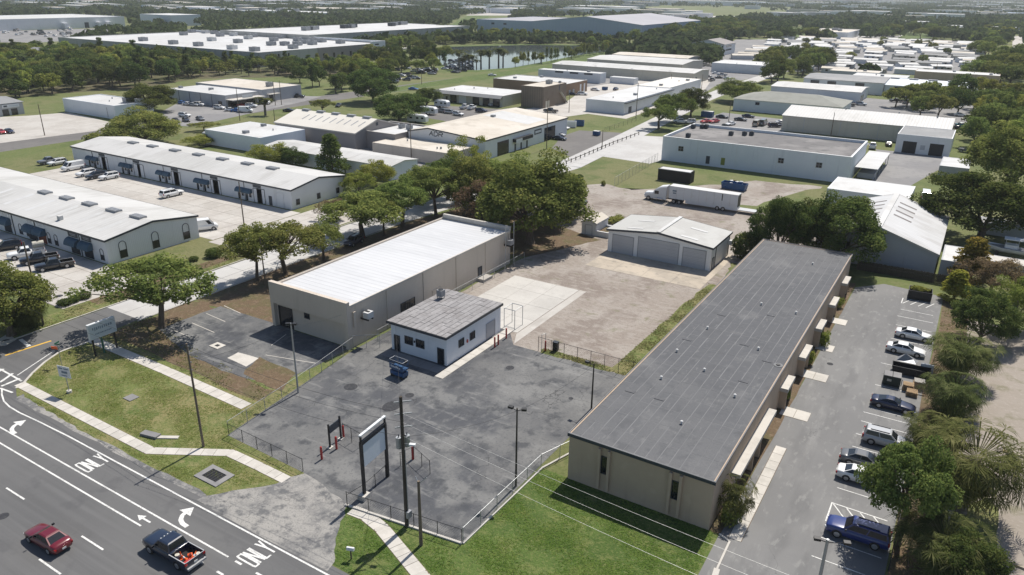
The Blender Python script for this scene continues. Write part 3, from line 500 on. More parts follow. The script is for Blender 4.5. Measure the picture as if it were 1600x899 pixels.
# ------------------------------------------------------------------ buildings
class Bld: pass
def bld(name, label, x0, x1, y0, y1, h, wall, roof, style='flat', par=.35, rise=1.5, over=.35, trim=None, cat='building', group=None, coping=None, wt=.25, ridge=.5):
    B = Bld(); B.x0, B.x1, B.y0, B.y1, B.h, B.par = x0, x1, y0, y1, h, par
    cx, cy = (x0 + x1) / 2, (y0 + y1) / 2; B.c = (cx, cy); B.root = t = thing(name, label, cat, (cx, cy, 0), 0, group)
    a, b = (x1 - x0) / 2, (y1 - y0) / 2; B.a, B.b = a, b; B.style = style; B.roof_z = h - par
    m = MB()
    if style == 'flat':
        m.raw([(-a, -b, 0), (a, -b, 0), (a, b, 0), (-a, b, 0), (-a, -b, h), (a, -b, h), (a, b, h), (-a, b, h),
               (-a + wt, -b + wt, h), (a - wt, -b + wt, h), (a - wt, b - wt, h), (-a + wt, b - wt, h), (-a + wt, -b + wt, h - par - .1), (a - wt, -b + wt, h - par - .1), (a - wt, b - wt, h - par - .1), (-a + wt, b - wt, h - par - .1)],
              [(0, 1, 5, 4), (1, 2, 6, 5), (2, 3, 7, 6), (3, 0, 4, 7), (4, 5, 9, 8), (5, 6, 10, 9), (6, 7, 11, 10), (7, 4, 8, 11), (8, 9, 13, 12), (9, 10, 14, 13), (10, 11, 15, 14), (11, 8, 12, 15)])
        m.build('wall', wall, t); MB().box(-a + wt + .002, a - wt - .002, -b + wt + .002, b - wt - .002, h - par - .2, h - par).build('roof', roof, t)
        if coping:
            m = MB(); o = .05
            m.box(-a - o, a + o, -b - o, -b + wt + o, h + .002, h + .09).box(-a - o, a + o, b - wt - o, b + o, h + .002, h + .09).box(-a - o, -a + wt + o, -b + wt + o, b - wt - o, h + .002, h + .09).box(a - wt - o, a + o, -b + wt + o, b - wt - o, h + .002, h + .09)
            m.build('coping', coping, t)
    else:
        sw = style == 'gy'
        A_, B_ = (b, a) if sw else (a, b)            # ridge runs along u
        f = (lambda u, v, z: (v, u, z)) if sw else (lambda u, v, z: (u, v, z))
        rv = -B_ + 2 * B_ * ridge
        if style == 'hip':
            m.box(-a, a, -b, b, 0, h); m.build('wall', wall, t); o = over; k = min(B_, A_ * .8)
            q = MB(); E_ = [(-A_ - o, -B_ - o, h - .1), (A_ + o, -B_ - o, h - .1), (A_ + o, B_ + o, h - .1), (-A_ - o, B_ + o, h - .1), (-A_ + k, 0, h + rise), (A_ - k, 0, h + rise)]
            q.raw(E_, [(0, 1, 5, 4), (1, 2, 5), (2, 3, 4, 5), (3, 0, 4), (3, 2, 1, 0)]); q.build('roof', roof, t)
        else:
            P = [(-A_, -B_, 0), (A_, -B_, 0), (A_, B_, 0), (-A_, B_, 0), (-A_, -B_, h), (A_, -B_, h), (A_, B_, h), (-A_, B_, h), (-A_, rv, h + rise - .01), (A_, rv, h + rise - .01)]
            F = [(0, 1, 5, 4), (1, 2, 6, 9, 5), (2, 3, 7, 6), (3, 0, 4, 8, 7)]
            if sw: F = [tuple(reversed(x)) for x in F]
            m.raw([f(*p) for p in P], F); m.build('wall', wall, t)
            o = over; th = .14; q = MB()
            s1 = rise / (rv + B_); s2 = rise / (B_ - rv)
            for (v0, z0) in ((-B_ - o, h - o * s1), (B_ + o, h - o * s2)):
                P = [(-A_ - o, v0, z0), (A_ + o, v0, z0), (A_ + o, rv, h + rise), (-A_ - o, rv, h + rise)]
                P += [(p[0], p[1], p[2] + th) for p in P]
                F = [(3, 2, 1, 0), (4, 5, 6, 7), (0, 1, 5, 4), (1, 2, 6, 5), (3, 0, 4, 7)]
                if (v0 > 0) != sw: F = [tuple(reversed(x)) for x in F]
                q.raw([f(*p) for p in P], F)
            q.build('roof', roof, t)
            if trim:
                q = MB(); e = .03
                for (v0, z0) in ((-B_ - o, h - o * s1), (B_ + o, h - o * s2)):
                    sg = -1 if v0 < 0 else 1; va, vb = sorted((v0 + sg * .002, v0 + sg * (.002 + e)))
                    us = (-A_ - o - e, A_ + o + e)
                    P = [f(u, v, z) for z in (z0 - .2, z0 + th + .03) for u, v in ((us[0], va), (us[1], va), (us[1], vb), (us[0], vb))]
                    q.raw(P, [(3, 2, 1, 0), (4, 5, 6, 7), (0, 1, 5, 4), (1, 2, 6, 5), (2, 3, 7, 6), (3, 0, 4, 7)])
                    for su in (-1, 1):
                        u0 = su * (A_ + o + .002); u1 = su * (A_ + o + .002 + e)
                        P = [f(u, v, z) for u in (u0, u1) for v, z in ((v0, z0 - .2), (v0, z0 + th + .03), (rv, h + rise + th + .03), (rv, h + rise - .2))]
                        q.raw(P, [(0, 1, 2, 3), (7, 6, 5, 4), (0, 4, 5, 1), (1, 5, 6, 2), (2, 6, 7, 3), (3, 7, 4, 0)])
                q.build('fascia', trim, t)
            B.roofpt = lambda u, v: f(u, v, h + rise - (rv - v) * s1 + th if v < rv else h + rise - (v - rv) * s2 + th)
    return B
def fbox(B, face, u0, u1, z0, z1, p0, p1):
    """box on a face: u in world metres along the face, p0..p1 how far it stands off the wall"""
    m = MB(); cx, cy = B.c
    if face == '-y': m.box(u0 - cx, u1 - cx, -B.b - p1, -B.b - p0, z0, z1)
    elif face == '+y': m.box(u0 - cx, u1 - cx, B.b + p0, B.b + p1, z0, z1)
    elif face == '+x': m.box(B.a + p0, B.a + p1, u0 - cy, u1 - cy, z0, z1)
    else: m.box(-B.a - p1, -B.a - p0, u0 - cy, u1 - cy, z0, z1)
    return m
def panel(B, name, face, u0, u1, z0, z1, mat, p=.04): return fbox(B, face, u0, u1, z0, z1, -.02, p).build(name, mat, B.root)
def window(B, face, u0, u1, z0, z1, frame=None, nx=1, nz=1):
    fr = MB(); e = .07
    for a in ((u0 - e, u1 + e, z0 - e, z0), (u0 - e, u1 + e, z1, z1 + e), (u0 - e, u0, z0, z1), (u1, u1 + e, z0, z1)):
        k = fbox(B, face, *a, -.01, .07); fr.raw(k.v, k.f)
    for i in range(1, nx): k = fbox(B, face, u0 + (u1 - u0) * i / nx - .03, u0 + (u1 - u0) * i / nx + .03, z0 + .001, z1 - .001, .012, .05); fr.raw(k.v, k.f)
    for i in range(1, nz): k = fbox(B, face, u0 + .001, u1 - .001, z0 + (z1 - z0) * i / nz - .025, z0 + (z1 - z0) * i / nz + .025, .012, .045); fr.raw(k.v, k.f)
    o = fr.build('window', frame or M_trim, B.root); fbox(B, face, u0, u1, z0, z1, -.02, .01).build('pane', M_glass, o); return o
def door(B, face, u0, u1, z1, mat, frame=None, z0=.02, sections=0, name='door'):
    fr = fbox(B, face, u0 - .1, u0, z0, z1 + .1, -.01, .09)
    for a in ((u1, u1 + .1, z0, z1 + .1), (u0, u1, z1, z1 + .1)): k = fbox(B, face, *a, -.01, .09); fr.raw(k.v, k.f)
    o = fr.build(name, frame or M_trim, B.root)
    if sections:
        for i in range(sections):
            dz = (z1 - z0) / sections; fbox(B, face, u0, u1, z0 + dz * i + .02, z0 + dz * (i + 1) - .02, -.02, .035).build('door_panel', mat, o)
        fbox(B, face, u0, u1, z0, z1, -.02, .012).build('door_backing', M_greywall, o)
    else: fbox(B, face, u0, u1, z0, z1, -.02, .03).build('door_leaf', mat, o)
    return o
def unit(B, x, y, sx, sy, sz, mat=None, z=None, name='rooftop_unit'):
    z = B.roof_z if z is None else z; lx, ly = x - B.c[0], y - B.c[1]; m = MB()
    m.box(lx - sx / 2, lx + sx / 2, ly - sy / 2, ly + sy / 2, z + .12, z + sz).box(lx - sx * .42, lx + sx * .42, ly - sy * .42, ly + sy * .42, z, z + .12)
    o = m.build(name, mat or M_vent, B.root); q = MB()
    q.tube((lx, ly, z + sz), (lx, ly, z + sz + .1), min(sx, sy) * .36, n=10); q.build('fan_cover', M_black, o); return o
def arch(B, face, u, w, zs, zt, depth=.07):
    """arched frame ring with a pane; spring line zt - w/2"""
    o_ = []; i_ = []; r = w / 2; zc = zt - r
    for pts, rr in ((o_, r + .09), (i_, r)):
        pts.append((u - rr, zs)); pts += [(u - rr * math.cos(math.pi * k / 8), zc + rr * math.sin(math.pi * k / 8)) for k in range(9)]; pts.append((u + rr, zs))
    cx, cy = B.c
    def P(q, p): return (q[0] - cx, -B.b - p, q[1]) if face == '-y' else (B.a + p, q[0] - cy, q[1])
    m = MB()
    for a in range(len(o_) - 1):
        m.face([P(o_[a], depth), P(i_[a], depth), P(i_[a + 1], depth), P(o_[a + 1], depth)]); m.face([P(o_[a], 0), P(o_[a], depth), P(o_[a + 1], depth), P(o_[a + 1], 0)]); m.face([P(i_[a], depth), P(i_[a], 0), P(i_[a + 1], 0), P(i_[a + 1], depth)])
    o = m.build('arched_window', M_trim, B.root)
    zm = zs + (zt - zs) * .48
    fbox(B, face, u - r, u + r, zs, zm, -.02, .02).build('pane', M_glass, o); return o
def awning(B, u0, u1, z1, drop=1.25, out=1.15, mat=None):
    cx, cy = B.c; m = MB(); n = 7; pts = [(out * math.sin(math.pi / 2 * k / n), z1 - drop * (1 - math.cos(math.pi / 2 * k / n))) for k in range(n + 1)]
    m.loft([[(u - cx, -B.b - .01 - p, z) for p, z in pts] + [(u - cx, -B.b - .01, z1 - drop)] for u in (u0, u1)]); return m.build('awning', mat or M_awning, B.root)

# --- the long tan building with the dark roof
B = bld('tan_building', 'long tan stucco building with dark seamed flat roof beside the parking lot', -28.0, -13.4, 57.0, 130.8, 5.35, M_tan, M_seam, par=.06, wt=.12)
nx, ny = 13, 23; PW = (14.6 - .1) / nx; PL = (73.8 - .1) / ny
q = MB(); q.box(-PW / 2 + .04, PW / 2 - .04, -PL / 2 + .035, PL / 2 - .035, 0, .007); me = q.mesh('roof_panel', M_darkroof)
roof = [c for c in B.root.children if c.name.startswith('roof')][0]
for i in range(nx):
    for j in range(ny): ob('roof_panel', me, roof, (-7.25 + PW * (i + .5) + rnd.uniform(-.03, .03), -36.85 + PL * (j + .5) + rnd.uniform(-.02, .02), 5.291 + rnd.uniform(.0, .002)))
m = MB(); m.box(-7.42, 7.42, -37.05, -36.9, 5.30, 5.44).box(-7.42, -7.3, -36.9, 36.9, 5.30, 5.44).box(7.3, 7.42, -36.9, 36.9, 5.30, 5.44).box(-7.42, 7.42, 36.9, 37.02, 5.30, 5.44); m.build('roof_edge', M_seam, B.root)
m = MB(); m.box(-7.44, 7.44, -37.09, -37.055, 5.08, 5.43); m.build('fascia', M_trim, B.root)
for u in (-24.1, -16.9):
    for s in (-1, 1): fbox(B, '-y', u + s * .5 - .14, u + s * .5 + .14, .3, 4.9, -.01, .3).build('pilaster', M_tan, B.root)
    window(B, '-y', u - .3, u + .3, 2.1, 4.0)
for u, l in ((69.8, 14.2), (84.2, 3.8), (94.0, 4.4), (104.0, 3.8), (114.0, 3.8), (124.5, 3.8)):
    fbox(B, '+x', u - l / 2, u + l / 2, 2.5, 2.95, -.02, .95).build('canopy', M_walk, B.root)
    for k in (-1, 1): fbox(B, '+x', u + k * min(1.4, l / 2 - .3) - .08, u + k * min(1.4, l / 2 - .3) + .08, .0, 2.5, .0, .85).build('canopy_wall', M_tan, B.root)
    fbox(B, '+x', u - .5, u + .5, .02, 2.2, -.02, .05).build('door', M_trim, B.root)
for x, y in ((-18, 122), (-24.4, 88.5), (-17.2, 86), (-21, 77), (-24.5, 72.5), (-16.3, 73), (-19.3, 64.7), (-15.8, 100), (-20.6, 100.5), (-25.4, 80)):
    m = MB(); m.tube((x + 20.7, y - 93.9, 5.29), (x + 20.7, y - 93.9, 5.62), .09, n=8).tube((x + 20.7, y - 93.9, 5.62), (x + 20.7, y - 93.9, 5.68), .17, .1, n=8); m.build('vent_pipe', M_wroof, B.root)
for x, y in ((-26.3, 68), (-19, 86.5), (-25.5, 84), (-15.5, 83.5), (-18.5, 97.5), (-23, 68.2), (-16.5, 77), (-24.2, 94)):
    m = MB(); m.cbox((x + 20.7, y - 93.9, 5.32), 1.1, .5, .05); m.build('roof_patch', M_darkroof, B.root)
x, y = G(1216, 571, 5.3); m = MB(); m.tube((x + 20.7, y - 93.9, 5.3), (x + 20.7, y - 93.9, 5.34), .55, n=16); o = m.build('roof_drain', M_seam, B.root); MB().tube((x + 20.7, y - 93.9, 5.34), (x + 20.7, y - 93.9, 5.42), .25, n=10).build('strainer', M_black, o)

# --- the tan warehouse with white roof
B = bld('white_roof_warehouse', 'beige metal warehouse with bright white ribbed roof in the middle', -81.2, -66.6, 67.0, 108.0, 6.25, M_tanmetal, M_whiteroof, par=.25, wt=.18)
wh = B
fbox(B, '-y', -81.4, -66.45, 3.7, 6.9, .0, .6).build('front_parapet', M_tanmetal, B.root)
fbox(B, '-y', -81.4, -80.8, .0, 3.7, -.01, .58).build('front_pier', M_tanmetal, B.root); fbox(B, '-y', -67.05, -66.45, .0, 3.7, -.01, .58).build('front_pier', M_tanmetal, B.root)
m = MB(); m.box(7.305, 7.42, -20.5, 20.4, 6.05, 6.3).box(-7.42, -7.305, -20.5, 20.4, 6.05, 6.3).box(-7.3, 7.3, 20.2, 20.7, 6.26, 6.9); m.build('gutter', M_walk, B.root)
o = door(B, '-y', -80.4, -77.8, 3.1, M_glass, M_black); window(B, '-y', -75.2, -74.3, 2.5, 3.2, M_trim)
for y in (74.6, 83, 91.5, 100, 107.4): fbox(B, '+x', y - .07, y + .07, .02, 6.0, -.01, .1).build('downpipe', M_tanmetal, B.root)
window(B, '+x', 77.6, 80.8, .8, 2.8, M_trim, 3); o = door(B, '+x', 97.8, 98.8, 2.2, M_trim, M_black); fbox(B, '+x', 97.4, 100, .0, .5, .0, 1.5).build('door_stoop', M_conc, B.root)
door(B, '+x', 85.2, 87.2, 2.3, M_tanmetal, M_tanmetal)
def wall_ac(B, face, u, z, s, mat):
    o = fbox(B, face, u - s / 2, u + s / 2, z, z + s * .8, .55, .55 + s * .85).build('wall_unit', mat, B.root); k = fbox(B, face, u - s * .45, u - s * .35, z - .3, z, -.01, .55 + s * .8); q = fbox(B, face, u + s * .35, u + s * .45, z - .3, z, -.01, .55 + s * .8); k.raw(q.v, q.f); k.build('bracket', M_black, o)
    c = fbox(B, face, u - .2, u + .2, z + s * .8, z + s * .8 + .04, .6, .6 + s * .6); c.build('fan_cover', M_black, o)
wall_ac(B, '+x', 69.6, 3.9, 1.1, M_wroof); wall_ac(B, '+x', 106.4, 4.2, 1.1, M_vent)
fbox(B, '+x', 67.6, 68.0, 3.0, 5.2, -.01, .25).build('conduit_box', M_tanmetal, B.root)
for y in (105.2, 107.9):
    m = MB(); m.tube((8.1, y - 87.5, 0), (8.1, y - 87.5, 8.0), .07, n=6); m.build('mast', M_galv, B.root)

# --- the small white office
B = bld('white_office', 'small white office with patched grey roof in the fenced yard', -61.9, -52.6, 69.9, 82.9, 4.05, M_bluewhite, M_darkgap, par=.02, wt=.1)
t = B.root
m = MB(); m.box(-5.0, 4.95, -7.0, 6.7, 4.055, 4.33); m.build('roof_deck', M_darkgap, t); m = MB(); m.box(-5.03, 4.98, -7.03, -6.99, 4.0, 4.30).box(4.955, 4.99, -6.99, 6.7, 4.0, 4.30); m.build('fascia', M_trim, t)
M_shingle = pm('weathered_grey_sheet', (.27, .262, .265), .9, layers=((.5, .44, .62, (.215, .205, .205), .8), (2.5, .52, .68, (.35, .345, .345), .6), (6, .5, .7, (.16, .155, .155), .4, (1, .3, 1))), bump=(14, .3, .01), objvar=.09)
q = random.Random(3); nr = 12
for i in range(nr):
    y = -6.95; x = -5.0 + 9.93 * i / nr
    while y < 6.6:
        L = min(q.choice((2.0, 2.8, 3.5, 1.4)), 6.68 - y)
        if 6.68 - y - L < .7: L = 6.68 - y
        MB().box(x + .03, x + 9.93 / nr - .02 - q.random() * .02, y + .03, y + L - .03, 4.331, 4.345 + q.random() * .03).build('roof_sheet', M_shingle, t); y += L
ux, uy = G(689, 466, 4.4); lx, ly = ux - B.c[0], uy - B.c[1]
o = MB().box(lx - .45, lx + .45, ly - .45, ly + .45, 4.75, 5.7).build('rooftop_unit', M_vent, t); MB().tube((lx, ly, 5.7), (lx, ly, 5.8), .36, n=10).build('fan_cover', M_black, o)
m = MB()
for a in (-.35, .35):
    for b in (-.35, .35): m.tube((lx + a, ly + b, 4.34), (lx + a, ly + b, 4.75), .04, n=4)
m.build('unit_stand', M_black, o)
for a, b in ((-61.3, -60.5),): door(B, '-y', a, b, 2.25, M_glass, M_trim)
door(B, '-y', -54.0, -53.1, 2.25, M_glass, M_trim)
window(B, '-y', -59.5, -58.2, 1.55, 2.6, M_trim, 2); window(B, '-y', -57.6, -56.3, 1.55, 2.6, M_trim, 2)
window(B, '+x', 72.6, 73.7, 1.6, 2.6, M_trim, 2); window(B, '+x', 75.2, 76.3, 1.6, 2.6, M_trim, 2)
door(B, '+x', 79.2, 81.3, 2.4, M_greywall, M_greywall); panel(B, 'meter_box', '+x', 74.4, 74.6, 1.6, 2.0, M_redpost, .15); panel(B, 'vent_cover', '-y', -58.0, -57.8, 2.0, 2.3, M_black, .06)
m = MB(); m.box(-62.4 + 57.25, -60 + 57.25, -6.9, -6.52, 0, .12)
# --- gate frame behind the office
t = thing('yard_gate', 'tall steel gate frame with open mesh behind the white office', 'gate', (-51.9, 84.2, 0))
m = MB(); 
for a, b in ((-.9, 0), (.9, 0), (-.9, 2.2), (.9, 2.2)): MB().tube((a, b, 0), (a, b, 3.1), .05, n=6).build('post', M_galv, t)
m.tube((-.9, 0, 3.05), (.9, 0, 3.05), .05).tube((-.9, 2.2, 3.05), (.9, 2.2, 3.05), .05).tube((-.9, 0, 3.05), (-.9, 2.2, 3.05), .05).tube((.9, 0, 3.05), (.9, 2.2, 3.05), .05).tube((-.9, 0, .3), (.9, 0, .3), .03); m.build('rail', M_galv, t)

# --- the three-door garage
B = bld('three_door_garage', 'white metal garage with three roller doors and low gable roof', -54.8, -35.0, 124.0, 135.0, 4.3, pm('bright_siding', (.80, .80, .79), .6, layers=((.3, .5, .7, (.72, .72, .70), .6),), stripe=((1, 1, 0), .35, .05, .02)), M_greyroof, style='gy', rise=1.05, over=.3, trim=M_trim)
rf = [c for c in B.root.children if c.name.startswith('roof')][0]
pm('pale_garage_roof', (.42, .42, .405), .6, layers=((.3, .44, .62, (.36, .355, .34), .7),), stripe=((0, 1, 0), .9, .06, .03)); rf.data.materials[0] = MATS['pale_garage_roof']
M_roller = pm('roller_door', (.50, .505, .515), .6, layers=((.3, .45, .62, (.46, .465, .475), .5),), stripe=((0, 0, 1), .28, .10, .03))
for a, b, z in ((-53.8, -49.7, 3.5), (-48.7, -41.0, 3.9), (-40.1, -36.0, 3.5)): door(B, '-y', a, b, z, M_roller, M_vent, sections=5 if z < 3.7 else 6, name='roller_door')
m = MB(); zz = 5.35 + .16
m.box(-.35, .35, -5.9, 5.9, zz - .02, zz + .14); m.build('ridge_vent', M_wroof, B.root)
for u in (-4.0, 1.5): 
    for s in (-1, 1):
        x = s * 5.2; z = 4.3 + 1.05 * (1 - abs(x) / 9.9) + .155; sl_ = -s * 1.05 / 9.9
        m = MB(); P = [(x - 1.6, u - .35), (x + 1.6, u - .35), (x + 1.6, u + .35), (x - 1.6, u + .35)]
        m.raw([(px, py, z + (px - x) * sl_ * (1) + .0) for px, py in P] + [(px, py, z + (px - x) * sl_ + .04) for px, py in P], [(4, 5, 6, 7), (0, 1, 5, 4), (1, 2, 6, 5), (2, 3, 7, 6), (3, 0, 4, 7)]); m.build('skylight', M_wroof, B.root)
door(B, '+x', 124.8, 125.7, 2.1, M_greywall, M_trim); fbox(B, '+x', 126.4, 126.5, .1, 4.2, -.01, .1).build('downpipe', M_trim, B.root); fbox(B, '+x', 134.4, 134.5, .1, 4.2, -.01, .1).build('downpipe', M_trim, B.root); fbox(B, '+x', 133.3, 134.2, 2.4, 3.2, .1, .8).build('wall_unit', M_wroof, B.root)
sheet('garage_side_walk', rect(-34.8, -33.6, 120, 135), 5, M_pad)

# --- garden shed and planter beside the garage
x, y = G(921, 366); B = bld('garden_shed', 'small white gabled garden shed beside the garage', x - 1.6, x + 1.6, y - .4, y + 5.2, 2.5, M_white, M_creamroof, style='gy', rise=.75, over=.15, trim=M_wroof, cat='shed'); door(B, '-y', x - .7, x + .7, 2.0, M_white, M_greywall)
x, y = G(939, 369); t = thing('concrete_planter', 'low white concrete block planter next to the garden shed', 'planter', (x, y + 1, 0)); m = MB(); m.box(-1.6, 1.9, -1.6, -1.3, 0, 1.1).box(-1.6, 1.9, 3.2, 3.5, 0, 1.1).box(-1.6, -1.3, -1.3, 3.2, 0, 1.1).box(1.6, 1.9, -1.3, 3.2, 0, 1.1); m.build('rim', M_white, t); MB().box(-1.29, 1.59, -1.29, 3.19, 0, .75).build('soil', M_dry, t)

# --- the two long white buildings on the left
def strip_building(label, x0, x1, y0, y1, h, rise, bays, vents, sgn):
    B = bld('strip_building', label, x0, x1, y0, y1, h, M_whitemetal, M_wroof_x, style='gx', rise=rise, over=.25, trim=M_trim)
    for x in vents:
        p = B.roofpt(x - B.c[0], 0.0); m = MB(); m.box(p[0] - 1.6, p[0] + 1.6, -.75, .75, p[2] - .2, p[2] + .28); o = m.build('ridge_vent', M_vent, B.root)
        for k in range(3): MB().box(p[0] - 1.55, p[0] + 1.55, -.6 + k * .45, -.45 + k * .45, p[2] + .281, p[2] + .34).build('louvre', M_alum, o)
    return B
BA = strip_building('long white strip building with arched windows and awnings, nearest on the left', -200, -124.9, 68.3, 86.8, 4.45, 1.25, 0, (-129, -136.6, -144.6, -152.5, -160.5), 0)
for u in (71.2, 77.6, 84.1): arch(BA, '+x', u, 1.25, .5, 3.55 if u != 77.6 else 3.6)
for u in (-126.6, -141.2, -143.6, -151.0, -153.6): arch(BA, '-y', u, .95, .5, 2.6)
for u in (-130.8, -135.0, -146.0, -149.5, -158.5):
    panel(BA, 'door_glazing', '-y', u - 1.4, u + 1.4, .1, 2.7, M_glass if u != -146.0 else pm('rust_red_screen', (.16, .045, .03), .7), .03)
    awning(BA, u - 1.65, u + 1.65, 3.15); o = panel(BA, 'sign_board', '-y', u - 1.5, u + 1.5, 3.3, 4.1, M_trim if u in (-130.8, -135.0) else M_white, .08)
    for k in range(2): fbox(BA, '-y', u - 1.0 + .2 * k, u + 1.0 - .1 * k, 3.85 - .27 * k, 3.95 - .27 * k, .081, .09).build('sign_strip', M_greywall, o)
for u in (-133.0, -147.8, -156.0): fbox(BA, '-y', u - .07, u + .07, .02, 4.2, -.01, .12).build('downpipe', M_trim, BA.root)
x, y = G(94, 341, 5.2); z = BA.roofpt(x - BA.c[0], y - BA.c[1])[2]; MB().box(x - BA.c[0] - .45, x - BA.c[0] + .45, y - BA.c[1] - .35, y - BA.c[1] + .35, z - .1, z + .8).build('roof_vent', M_wroof, BA.root)
for k in range(9):
    x = -130 - 8 * k; m = MB(); px = x - BA.c[0]; P0 = BA.roofpt(px, -7.5); P1 = BA.roofpt(px, -1.5); m.raw([(px - .6, -7.5, P0[2] + .01), (px + .6, -7.5, P0[2] + .01), (px + .6, -1.5, P1[2] + .01), (px - .6, -1.5, P1[2] + .01)], [(0, 1, 2, 3)])
    m.build('skylight', M_wroof, BA.root)
BB = strip_building('long white strip building with teal awnings, behind the nearer one', -209.5, -124.7, 110.6, 127.4, 4.5, 1.25, 0, (-139.5, -148.3, -157.4, -166.6, -176, -185.5, -194), 0)
for i, u in enumerate((-202.5, -187.5, -172.0, -157.3, -142.5)):
    door(BB, '-y', u + 5.6, u + 8.2, 3.2, M_whitemetal, M_trim, name='loading_door'); panel(BB, 'sign_board', '-y', u + 5.6, u + 8.2, 3.5, 4.1, M_trim, .07)
    for k in (0, 2.6): awning(BB, u + k + .05, u + k + 2.5, 2.9, .95, .9); panel(BB, 'door_glazing', '-y', u + k + .2, u + k + .9, .05, 2.1, M_glass); panel(BB, 'window_pane', '-y', u + k + 1.4, u + k + 2.1, .9, 2.0, M_glass)
    fbox(BB, '-y', u + 2.5, u + 2.6, .02, 4.3, -.01, .1).build('downpipe', M_trim, BB.root); 
for u in (-194.6, -179.0, -164.3, -149.6, -134.5): door(BB, '-y', u - 1.2, u + 1.2, 3.3, M_whitemetal, M_trim, name='loading_door')
door(BB, '-y', -129.6, -127.3, 3.3, M_whitemetal, M_white, name='loading_door'); fbox(BB, '-y', -132.0, -131.0, .05, 2.2, -.01, .05).build('door', M_trim, BB.root)
window(BB, '+x', 111.9, 112.8, .9, 2.1, M_trim, 2, 2); window(BB, '+x', 118.2, 119.1, .9, 2.1, M_trim, 2, 2); window(BB, '+x', 124.3, 125.2, .9, 2.1, M_trim, 2, 2)

# ------------------------------------------------------------------ buildings in the middle distance
def doors_row(B, face, us, w, z, mat=M_glass, name='loading_door', frame=M_trim):
    for u in us: door(B, face, u - w / 2, u + w / 2, z, mat, frame, name=name)
# workshop with lettering on its gable
B = bld('workshop', 'white repair workshop with dark lettering high on its gable wall', -146.5, -118.5, 178, 228, 5.6, M_white, M_creamroof, style='gy', rise=1.5, over=.25, trim=M_trim, ridge=.27); WK = B
def wall_text(B, word, u0, z0, hgt, wd, mat):
    SH = {'A': [[(0, 0), (.5, 1), (1, 0)], [(.22, .4), (.78, .4)]], 'D': [[(0, 0), (0, 1), (.6, 1), (1, .7), (1, .3), (.6, 0), (0, 0)]], 'R': [[(0, 0), (0, 1), (.75, 1), (1, .85), (1, .62), (.75, .5), (0, .5)], [(.5, .5), (1, 0)]]}
    cx, cy = B.c; m = MB(); k = 0
    for i, c in enumerate(word):
        for st in SH[c]:
            k += 1; q = MB(); q.ribbon([((i + u * .78) * wd + z * hgt * .18, z * hgt) for u, z in st], hgt * .2, 0)
            m.raw([(u0 - cx + a, -B.b - .03 - .002 * k, z0 + b) for a, b, _ in q.v], q.f)
    return m.build('wall_lettering', mat, B.root)
wall_text(B, 'ADR', -138.6, 5.0, 1.25, 1.75, M_trim)
q = MB(); q.ribbon([(-137.4, 6.45), (-136.6, 6.75), (-135.6, 6.5)], .14, 0); MB().raw; mm = MB(); mm.raw([(a - B.c[0], -B.b - .04, b) for a, b, _ in q.v], q.f); mm.build('wall_lettering', M_trim, B.root)
door(B, '+x', 184.5, 190.5, 4.0, M_glass, M_trim, name='loading_door'); door(B, '+x', 212.5, 219.5, 4.2, M_glass, M_trim, name='loading_door')
fbox(B, '+x', 193, 203.5, 2.8, 3.8, -.01, 1.0).build('awning', M_black, B.root); fbox(B, '+x', 193.4, 197, 2.4, 3.6, 1.002, 1.06).build('awning_panel', M_signwhite, B.root)
for y in (194, 197.5, 201): fbox(B, '+x', y, y + .9, .05, 2.1, -.01, .04).build('door', M_trim, B.root)
o = fbox(B, '+x', 206, 210.4, 3.1, 4.6, -.01, .1).build('sign_board', M_trim, B.root); fbox(B, '+x', 206.4, 210.0, 3.5, 4.2, .101, .12).build('sign_strip', M_signwhite, o)
fbox(B, '+x', 178, 228, 5.2, 5.4, -.01, .12).build('gutter', M_walk, B.root)
for k in range(6): 
    u = -22 + 8.4 * k; p = B.roofpt(u, -6.0 - .0); MB().box(-7.0, -4.6, u - .5, u + .5, 6.6, 7.02).build('skylight', M_wroof, B.root)
MB().box(-3.4, -2.2, 4.2, 5.6, 6.4, 7.6).build('rooftop_unit', M_vent, B.root)
MB().raw; m = MB(); P = [(-6.2, 4, 0), (11, 4, 0), (11, 16, 0), (-6.2, 16, 0)]
zz = [B.roofpt(y, x)[2] + .02 for x, y, _ in P]; m.face([(P[i][0], P[i][1], zz[i]) for i in range(4)]); m.build('roof_patch', M_wroof, B.root)
# tan lean-to before the workshop and the flat white-roofed block beside it
B = bld('tan_annex', 'low beige annex in front of the lettered workshop', -150, -122, 165.5, 177.4, 3.6, M_tanmetal, M_creamroof, par=.05)
B = bld('flat_annex', 'taupe flat building with white roof left of the lettered workshop', -164, -147.2, 172.5, 190.5, 5.1, M_taupe, M_wroof, coping=M_walk); unit(B, -154, 184, 1.6, 1.6, 1.3); unit(B, -151, 184, 1.6, 1.6, 1.3); unit(B, -158, 188, 2, 1, .5)
B = bld('skylight_shed', 'beige gabled building with rows of skylights and dark roof vents', -193, -158.5, 167.5, 187.5, 5.0, M_taupe, M_creamroof, style='gx', rise=2.9, over=.3, trim=M_walk)
rf = [c for c in B.root.children if c.name.startswith('roof')][0]; rf.data.materials[0] = pm('pale_beige_roof', (.66, .63, .57), .6, layers=((.1, .44, .62, (.60, .565, .505), .7),), stripe=((1, 0, 0), 1.0, .05, .03))
for k in range(5): p = B.roofpt(-13 + 6.6 * k, 0); MB().box(p[0] - 1.5, p[0] + 1.5, -.6, .6, p[2] - .2, p[2] + .4).build('roof_vent', M_vent, B.root)
